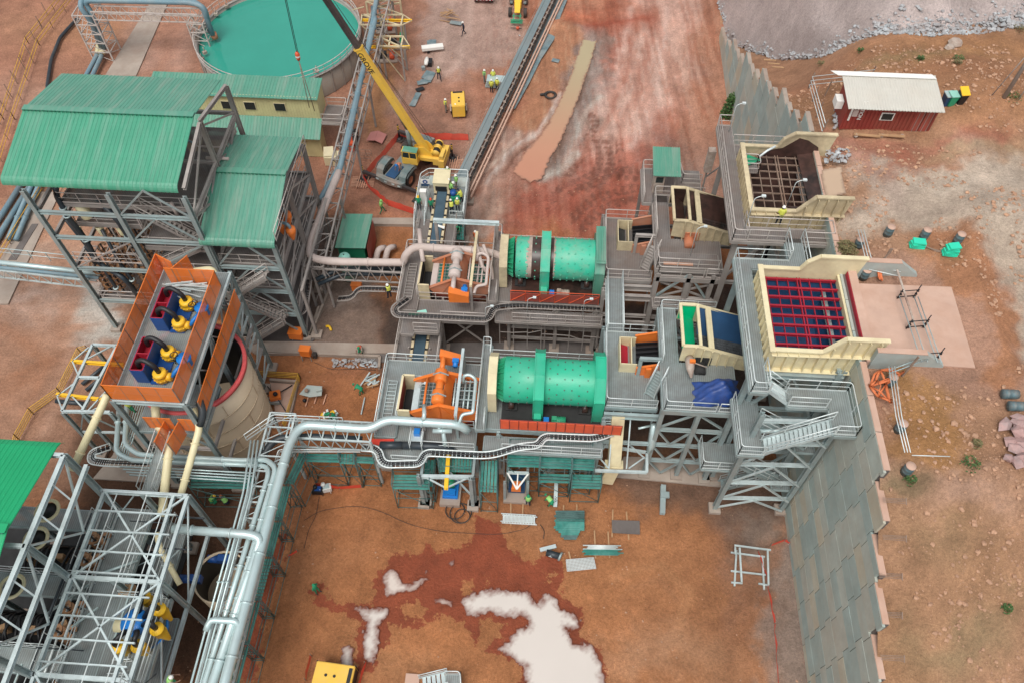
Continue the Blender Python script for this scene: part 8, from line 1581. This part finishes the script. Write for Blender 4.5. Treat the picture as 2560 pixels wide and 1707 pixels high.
for x,y in((1262,1248),(1318,1248),(1268,1185),(1316,1185)):p=P(x,y,0) if y>1200 else P(x+2,1215,0);column(t,p.x,p.y,0,3.3,.2,'steel',False)
a,b,e=P(1268,1180,3.4),P(1322,1182,3.4),P(1292,1222,3.3);girder(t,a,b,.2,.2,'steel_light');mb=MB();mb.beam(a,e,.12,.1);mb.beam(b,e,.12,.1);mb.beam((a+b)/2,e,.09,.08);mb.build('bracket','white',t)
mb=MB();q=P(1290,1250,0);mb.obox(q+Vector((0,1.0,.15)),2.0,2.6,.3,0,'concrete');mb.obox(q+Vector((0,1.2,.6)),1.3,1.4,.5,0,'blue_liner');mb.prism([(q.x-.4,q.y+.3),(q.x+.35,q.y+.3),(q.x+.3,q.y+1.0),(q.x-.3,q.y+1.0)],1.0,1.5,'orange');mb.build('hopper','concrete',t)
def stock(name,label,cat,fn,m):mb=MB();fn(mb);return solid(name,mb,m,label,cat)
def lad(mb):
    for k in range(2):
        q=P(1252+3*k,1292+4*k,.15+.12*k);d=Vector((2.75,0,0));[mb.beam(q+Vector((0,s*.32,0)),q+d+Vector((0,s*.32,0)),.06,.1) for s in(-1,1)];[mb.beam(q+d*(i/13)+Vector((0,-.32,0)),q+d*(i/13)+Vector((0,.32,0)),.09,.04) for i in range(1,13)]
stock('ladder_stack','two bright steel stair sections stacked on timber in the front yard','ladder',lad,'rail')
def plank(mb):
    for i in range(13):
        y=1278+i*5.6;w=74 if i<9 else 52-(i-9)*6;mb.beam(P(1424-w/2+random.uniform(-3,3),y,.3),P(1424+w/2,y,.3),.17,.06,'scaffold_pole' if i<4 or i>10 else None)
    for i in range(5):mb.tube([P(1390,1280+i*5,.4),P(1462,1281+i*5,.4)],.035,5,'scaffold_pole')
stock('scaffold_boards','large stack of green scaffold boards and tubes in the front yard','boards',plank,'scaffold_green')
stock('steel_plate','dark brown rectangular plate resting on two timbers','plate',lambda mb:mb.slab([P(1529,1299,.25),P(1599,1301,.25),P(1600,1335,.25),P(1531,1331,.25)],.05),'concrete_dark')
stock('steel_tubes','stack of silver and green tubes on timbers right of the grating','tubes',lambda mb:[mb.tube([P(1456+random.uniform(-3,14),1362+i*2.3,.25+.03*i),P(1545+random.uniform(-6,15),1363+i*2.3,.25+.03*i)],.05,6,'rail' if i<5 else 'scaffold_green') for i in range(11)],'rail')
def gr_(mb):
    a,b,c1,d=[P(x,y,.15) for x,y in((1415,1398),(1484,1392),(1490,1420),(1418,1427))];[mb.beam(a.lerp(b,i/20),d.lerp(c1,i/20),.03,.03) for i in range(21)];[mb.beam(a.lerp(d,i/8),b.lerp(c1,i/8),.03,.02) for i in range(9)];mb.slab([a-Vector((0,0,.03)),b-Vector((0,0,.03)),c1-Vector((0,0,.03)),d-Vector((0,0,.03))],.01,'steel_dusty')
stock('grating_panel','loose grey grating panel lying flat on the yard','grating',gr_,'rail')
stock('flanged_pipe','short dark pipe with teeth of bolts lying beside the wet stain','pipe',lambda mb:(mb.tube([P(1366,1380,.3),P(1400,1390,.3)],.26,14),mb.tube([P(1399,1389,.3),P(1403,1391,.3)],.36,14,'steel'),[mb.beam(P(1364+k*1.5,1374+k*3,.4),P(1372+k*1.5,1377+k*3,.45),.03,.03,'rail') for k in range(6)]),'pipe_dark')
stock('steel_angle','bright steel channel lying above the short dark pipe','channel',lambda mb:mb.beam(P(1350,1374,.15),P(1390,1364,.15),.3,.15),'steel_light')
stock('steel_plank','long grey steel plank with graffiti marks below the scaffolds','plank',lambda mb:(mb.beam(P(1391,1200,.5),P(1388,1266,.12),.3,.12),[mb.tube([P(1391+2*(k%2),1238+4*k,.32),P(1387,1241+4*k,.32)],.02,4,'lettering') for k in range(4)]),'steel_light')
stock('column_offcut','grey steel column piece with bracket lying at the concrete edge','column',lambda mb:(mb.ibeam(P(1658,1212,.4),P(1656,1284,.3),.4,.35),mb.obox(P(1662,1236,.6),.7,.5,.2)),'steel')
for k,(x0_,y0_,x1_,y1_) in enumerate(((1277,1248,1277,1312),(1308,1250,1305,1312),(1409,1262,1409,1345),(1442,1260,1442,1345),(1532,1273,1530,1342),(1566,1278,1572,1348),(1486,1325,1489,1395),(1520,1328,1524,1393),(1422,1378,1432,1425))):stock('timber_bearer',['left timber under the stair sections','right timber under the stair sections','left timber under the green boards','right timber under the green boards','left timber under the brown plate','right timber under the brown plate','left timber under the tube stack','right timber under the tube stack','timber under the loose grating'][k],'timber',lambda mb:mb.beam(P(x0_,y0_,.06),P(x1_,y1_,.06),.11,.1),'wood')
t=thing('steel_stand','open silver box frame lying on its side near the retaining wall','frame',tuple(P(1880,1420)))
for(u,v,z_) in(((1841,1374),(1836,1464),.1),((1849,1368),(1854,1455),1.0),((1906,1388),(1910,1473),.1),((1919,1374),(1921,1461),1.0)):mb=MB();mb.beam(P(*u,z_),P(*v,z_),.13,.13);mb.build('leg','steel_light',t)
for(u,v,z_) in(((1836,1362),(1927,1374),1.0),((1827,1380),(1912,1391),.12),((1827,1426),(1914,1436),.12),((1828,1455),(1856,1457),.2),((1896,1458),(1922,1462),.2),((1838,1366),(1838,1384),.6)):mb=MB();mb.beam(P(*u,z_),P(*v,z_),.12,.12);mb.build('rail','steel_light',t)
for k,(x,y,r_) in enumerate(((1138,1276,.75),(1152,1283,.85),(1156,1290,.6))):q=P(x,y,.08+.05*k);stock('hose_coil',['left black hose coil under the gantry','largest black hose coil under the gantry','small black hose coil nearest the yard'][k],'hose',lambda mb:mb.tube([q+Vector((math.cos(a*.3)*r_,math.sin(a*.3)*r_,.01*a)) for a in range(22)],.045,6),'rubber')
def cable(label,pts,r_=.02,m='rubber',cat='cable'):mb=MB();mb.tube(arc([P(x,y,.04) for x,y in pts],1.2,5),r_,5);solid('cable',mb,m,label,cat)
cable('thin black cable looping across the dry front yard',[(760,1300),(800,1275),(890,1262),(950,1275),(1020,1310),(1100,1328),(1250,1336),(1320,1320),(1345,1290)]);cable('black cable from the small boxes down the left yard edge',[(798,1240),(790,1290),(772,1320),(760,1370)]);cable('dark cord from the orange box across the concrete',[(655,850),(700,868),(760,872),(840,862)])
cable('short bent black cable near the green board stack',[(1350,1310),(1362,1325),(1358,1345)],.03);cable('black cord from the orange cabinet over the rubble',[(785,905),(830,925),(880,920),(940,925)])
for k,(x,y) in enumerate(((798,1230),(818,1224))):q=P(x,y,0);stock('welding_machine',['black and blue welding machine left of its white twin','white welding machine right of the black one'][k],'machine',lambda mb:(mb.obox(q+Vector((0,0,.35)),.8,.5,.5,.3*k),mb.obox(q+Vector((0,.05,.63)),.5,.4,.08,.3*k,'pipe_new' if k else 'blue'),mb.tube([q+Vector((-.2,.1,.6)),q+Vector((-.2,.1,.95))],.16,10),[mb.beam(q+Vector((s*.4,-.3,.1)),q+Vector((s*.4,-.3,.7)),.05,.05) for s in(-1,1)]),'white' if k else 'black')
stock('work_table','grey steel table top on trestles with a bucket, below the orange tower','table',lambda mb:(mb.slab([P(748,985,.8),P(768,962,.8),P(806,965,.8),P(804,988,.8),P(775,992,.8)],.06),mb.tube([P(766,975,.82),P(766,975,1.2)],.18,10,'steel_rust'),mb.obox(P(798,972,.95),.5,.4,.2,.3),[mb.beam(P(x,y,.1),P(x+8,y-25,.1),.1,.1,'wood_pink') for x,y in((764,1015),(786,1008),(808,1010))],mb.tube([P(761,1000,0),P(761,1000,.4)],.17,10,'black')),'concrete_teal')
stock('orange_tripod','orange machine on black crossed legs inside the small bund','machine',lambda mb:(mb.obox(P(688,988,.7),.9,.8,.4,.3),mb.tube([P(688,984,.9),P(688,984,1.3)],.2,10,'black'),[mb.beam(P(688,988,.6)+Vector((.2*c_,.2*s_,0)),P(688,992,.1)+Vector((1.2*c_,1.3*s_,0)),.08,.08,'black') for c_,s_ in((1,1),(-1,1),(1,-1),(-1,-1))],mb.obox(P(686,1000,.3),1.0,.7,.3,.1,'steel')),'orange')
for k,(x,y,lab) in enumerate(((745,845,'orange fuel box with flat lid at the foot of the smaller green roofed building'),(770,895,'orange cabinet standing on a grey trolley beside the concrete path'),(985-90,728,'orange pump box by the drain under the dark cable ladder'))):
    q=P(x,y,0);t=thing('orange_box',lab,'box',tuple(q));mb=MB();mb.obox(q+Vector((0,0,.7+.4*(k==1))),1.2-.3*(k>0),.8-.2*(k>0),.8,-.05);mb.build('body','orange',t);mb=MB();mb.obox(q+Vector((0,0,1.13+.4*(k==1))),1.28-.3*(k>0),.88-.2*(k>0),.06,-.05);mb.build('lid','orange',t)
    if k<2:mb=MB();[mb.beam(q+Vector((sx*.4,sy*.3,0)),q+Vector((sx*.4,sy*.3,.7)),.06,.06) for sx in(-1,1) for sy in(-1,1)];mb.obox(q+Vector((.7,.1,.4)),.3,.4,.5,0,'rubber');mb.build('stand','steel',t)
def heap(mb):
    rr=random.Random(4)
    for k in range(26):q=P(rr.uniform(808,842),rr.uniform(1028,1058),.1+.02*k);mb.obox(q,rr.uniform(.15,.45),rr.uniform(.1,.35),rr.uniform(.05,.25),rr.random()*3,rr.choice(['steel','white','pipe_new','black','yellow','steel_light']))
stock('parts_heap','heap of small metal parts between the two green kneeling workers','parts',heap,'steel')
stock('steel_offcuts','pile of steel offcuts left of the front screen platform','steel',lambda mb:[mb.beam(P(908+random.uniform(0,25),945+random.uniform(0,25),.1+.02*k),P(930+random.uniform(0,20),930+random.uniform(0,30),.15+.02*k),.12,.06,random.choice(['steel_light','steel','white','wood'])) for k in range(16)],'steel_light')
stock('steel_bar','long silver bar leaning by the corner of the front screen platform','bar',lambda mb:(mb.beam(P(912,993,.1),P(903,1035,.1),.1,.1),mb.beam(P(925,930,.3),P(900,965,.2),.12,.1)),'steel_light')
stock('yellow_hose','bent yellow hose piece on the wet concrete','hose',lambda mb:mb.tube(arc([P(815,816,.1),P(823,815,.15),(P(828,826,.1))],.2,3),.12,8),'yellow')
def yrail(label,pts,h=1.0,n_=3,sp_=2.2):
    q=[P(x,y,0) for x,y in pts];t=thing('yellow_rail',label,'railing',tuple(q[0]),'yellow tube railings');mb=MB()
    for k in range(n_):mb.tube([p+Vector((0,0,h*(k+1)/n_)) for p in q],.04,5)
    mb.build('rails','yellow_rail',t);mb=MB()
    for a,b in zip(q,q[1:]):n=max(1,int((b-a).length/sp_));[mb.beam(a.lerp(b,i/n),a.lerp(b,i/n)+Vector((0,0,h+.1)),.06,.06) for i in range(n+1)]
    mb.build('posts','steel_rust',t)
yrail('outer yellow railing along the track at the top left',[(168,-10),(72,110),(10,300),(-10,350)],.9,2,3);yrail('inner yellow railing along the track at the top left',[(195,-10),(100,115),(38,300),(-30,520)],.9,2,3)
yrail('yellow railing winding past the black pipes left of the hoist frame',[(225,880),(205,885),(155,985),(85,1035),(50,1100),(40,1140)],1.0,4);yrail('yellow railing round the small bund below the tower',[(640,942),(752,948),(722,1045),(712,1075)],1.0,4)
yrail('yellow railing at the left edge below the big roof',[(110,480),(0,660)],.9,2)
for k in range(9):x,y=160-k*14-(k>4)*6,30+k*34;mb=MB();mb.beam(P(x-40,y+10,0),P(x-40,y+10,0)+Vector((0,0,1.8)),.07,.07);solid('fence_post',mb,'steel_rust','thin dark fence post left of the yellow railings, number %s from the top'%['one','two','three','four','five','six','seven','eight','nine'][k],'post','fence posts at the top left')
t=thing('stair_section','galvanised stair section with handrails lying at the bottom edge of the yard','stairs',tuple(P(1100,1700)));stair(t,P(1050,1712,.2),P(1120,1695,.9),.9,'steel_light');deck(t,[tuple(P(x,y,.9)[:2]) for x,y in((1115,1686),(1150,1686),(1152,1725),(1115,1725))],.9,joists=False);rail(t,[P(1115,1686,.9),P(1152,1686,.9),P(1154,1725,.9)])
stock('concrete_pad','pale concrete pad beside the stair section at the bottom','pad',lambda mb:mb.obox(P(1030,1706,.05),1.0,1.2,.15),'concrete_pink')
for k,(x,y,z,h) in enumerate(((1318,795,5.6,2.6),(1456,795,5.6,2.4),(1725,640,11.6,3.2),(1860,575,17,3.2),(1965,520,17,2.6),(1215,812,5.3,2.4),(1822,330,17,2.6),(1052,985,5.6,1.5))):
    q=P(x,y,z);mb=MB();mb.tube(arc([q,q+Vector((0,0,h)),q+Vector((.45,0,h+.2))],.3,3),.03,6);mb.obox(q+Vector((.55,0,h+.22)),.28,.2,.1,0,'rail');solid('walkway_lamp',mb,'rail',['lamp post by the left half of the dirty red guards','lamp post by the right half of the dirty red guards','tall lamp post on the plank platform','lamp at the corner of the dirty hopper walkway','lamp over the dirty hopper bars beside the yellow shirt','lamp post on the long curving cable ladder','lamp at the far end of the brown walkway','small lamp behind the cream screen box'][k],'lamp','walkway lamp posts')
mb=MB();q=P(1875,425,17.3);mb.obox(q+Vector((0,0,.1)),1.1,1.0,.06,0,'grating_dusty');rail_mb(mb,[q+Vector((-.5,-.5,.1)),q+Vector((.5,-.5,.1)),q+Vector((.5,.5,.1)),q+Vector((-.5,.5,.1))],h=1.0,kick=False,m='rail_dusty');mb.tube([q+Vector((.5,.3,1.1)),q+Vector((1.0,.6,1.4)),q+Vector((1.6,.9,1.6))],.09,6,'rail');solid('jib_cradle',mb,'rail_dusty','small caged cradle with a pale nozzle on the edge of the dirty hopper','cradle')
mb=MB();q=P(1775,400,13.5);mb.box(q.x-.3,q.y-.3,12.3,q.x+.3,q.y+.3,14.6);mb.beam((q.x,q.y,9),(q.x,q.y,12.3),.12,.12,'steel_dusty');mb.beam((q.x,q.y,11.5),(q.x+1,q.y,12.8),.1,.1,'steel_dusty');solid('cable_duct',mb,'dust_white','upright pale box on a bracket left of the brown hopper walkway','box')
mb=MB();mb.slab([P(1042,778,5.5),P(1065,774,5.6),P(1068,782,5.5),P(1045,784,5.4)],.03);mb.slab([P(1022,782,5.45),P(1050,784,5.45),P(1050,790,5.45),P(1022,788,5.45)],.03,'mill_green_dark');solid('plastic_sheet',mb,'air_tank','scrap of pale green sheet on the rear platform behind the cable ladder','sheet')
mb=MB();mb.slab([P(925,1096,5.45),P(985,1096,5.45),P(985,1112,5.45),P(922,1112,5.45)],.02);solid('net_scrap',mb,'red_net','flat red netting on the grating left of the black pipe stub','netting')
mb=MB();q=P(1045,1100,5.4);mb.obox(q+Vector((0,0,.7)),.9,.9,.05,0,'steel_light');rail_mb(mb,[q+Vector((-.45,-.9,0)),q+Vector((-.45,.9,0))],h=1.3,kick=False,m='rail');rail_mb(mb,[q+Vector((.45,-.9,0)),q+Vector((.45,.9,0))],h=1.3,kick=False,m='rail');mb.obox(q+Vector((0,.2,.95)),.45,.5,.4,0,'blue_bright');solid('step_over',mb,'rail','small railed step over with a blue box above the black pipe','steps')
mb=MB();mb.tube(arc([P(1536+60,1070,6.5),P(1632,1062,6.4)],.2),.1,6);mb.tube([P(1635,1062,7.6),P(1630,1110,5.2),P(1623,1128,4.2)],[.22,.3,.2],12);solid('hanging_pipe',mb,'pipe_new','silver flanged pipe hanging at the left column of the silver feed deck','pipe')
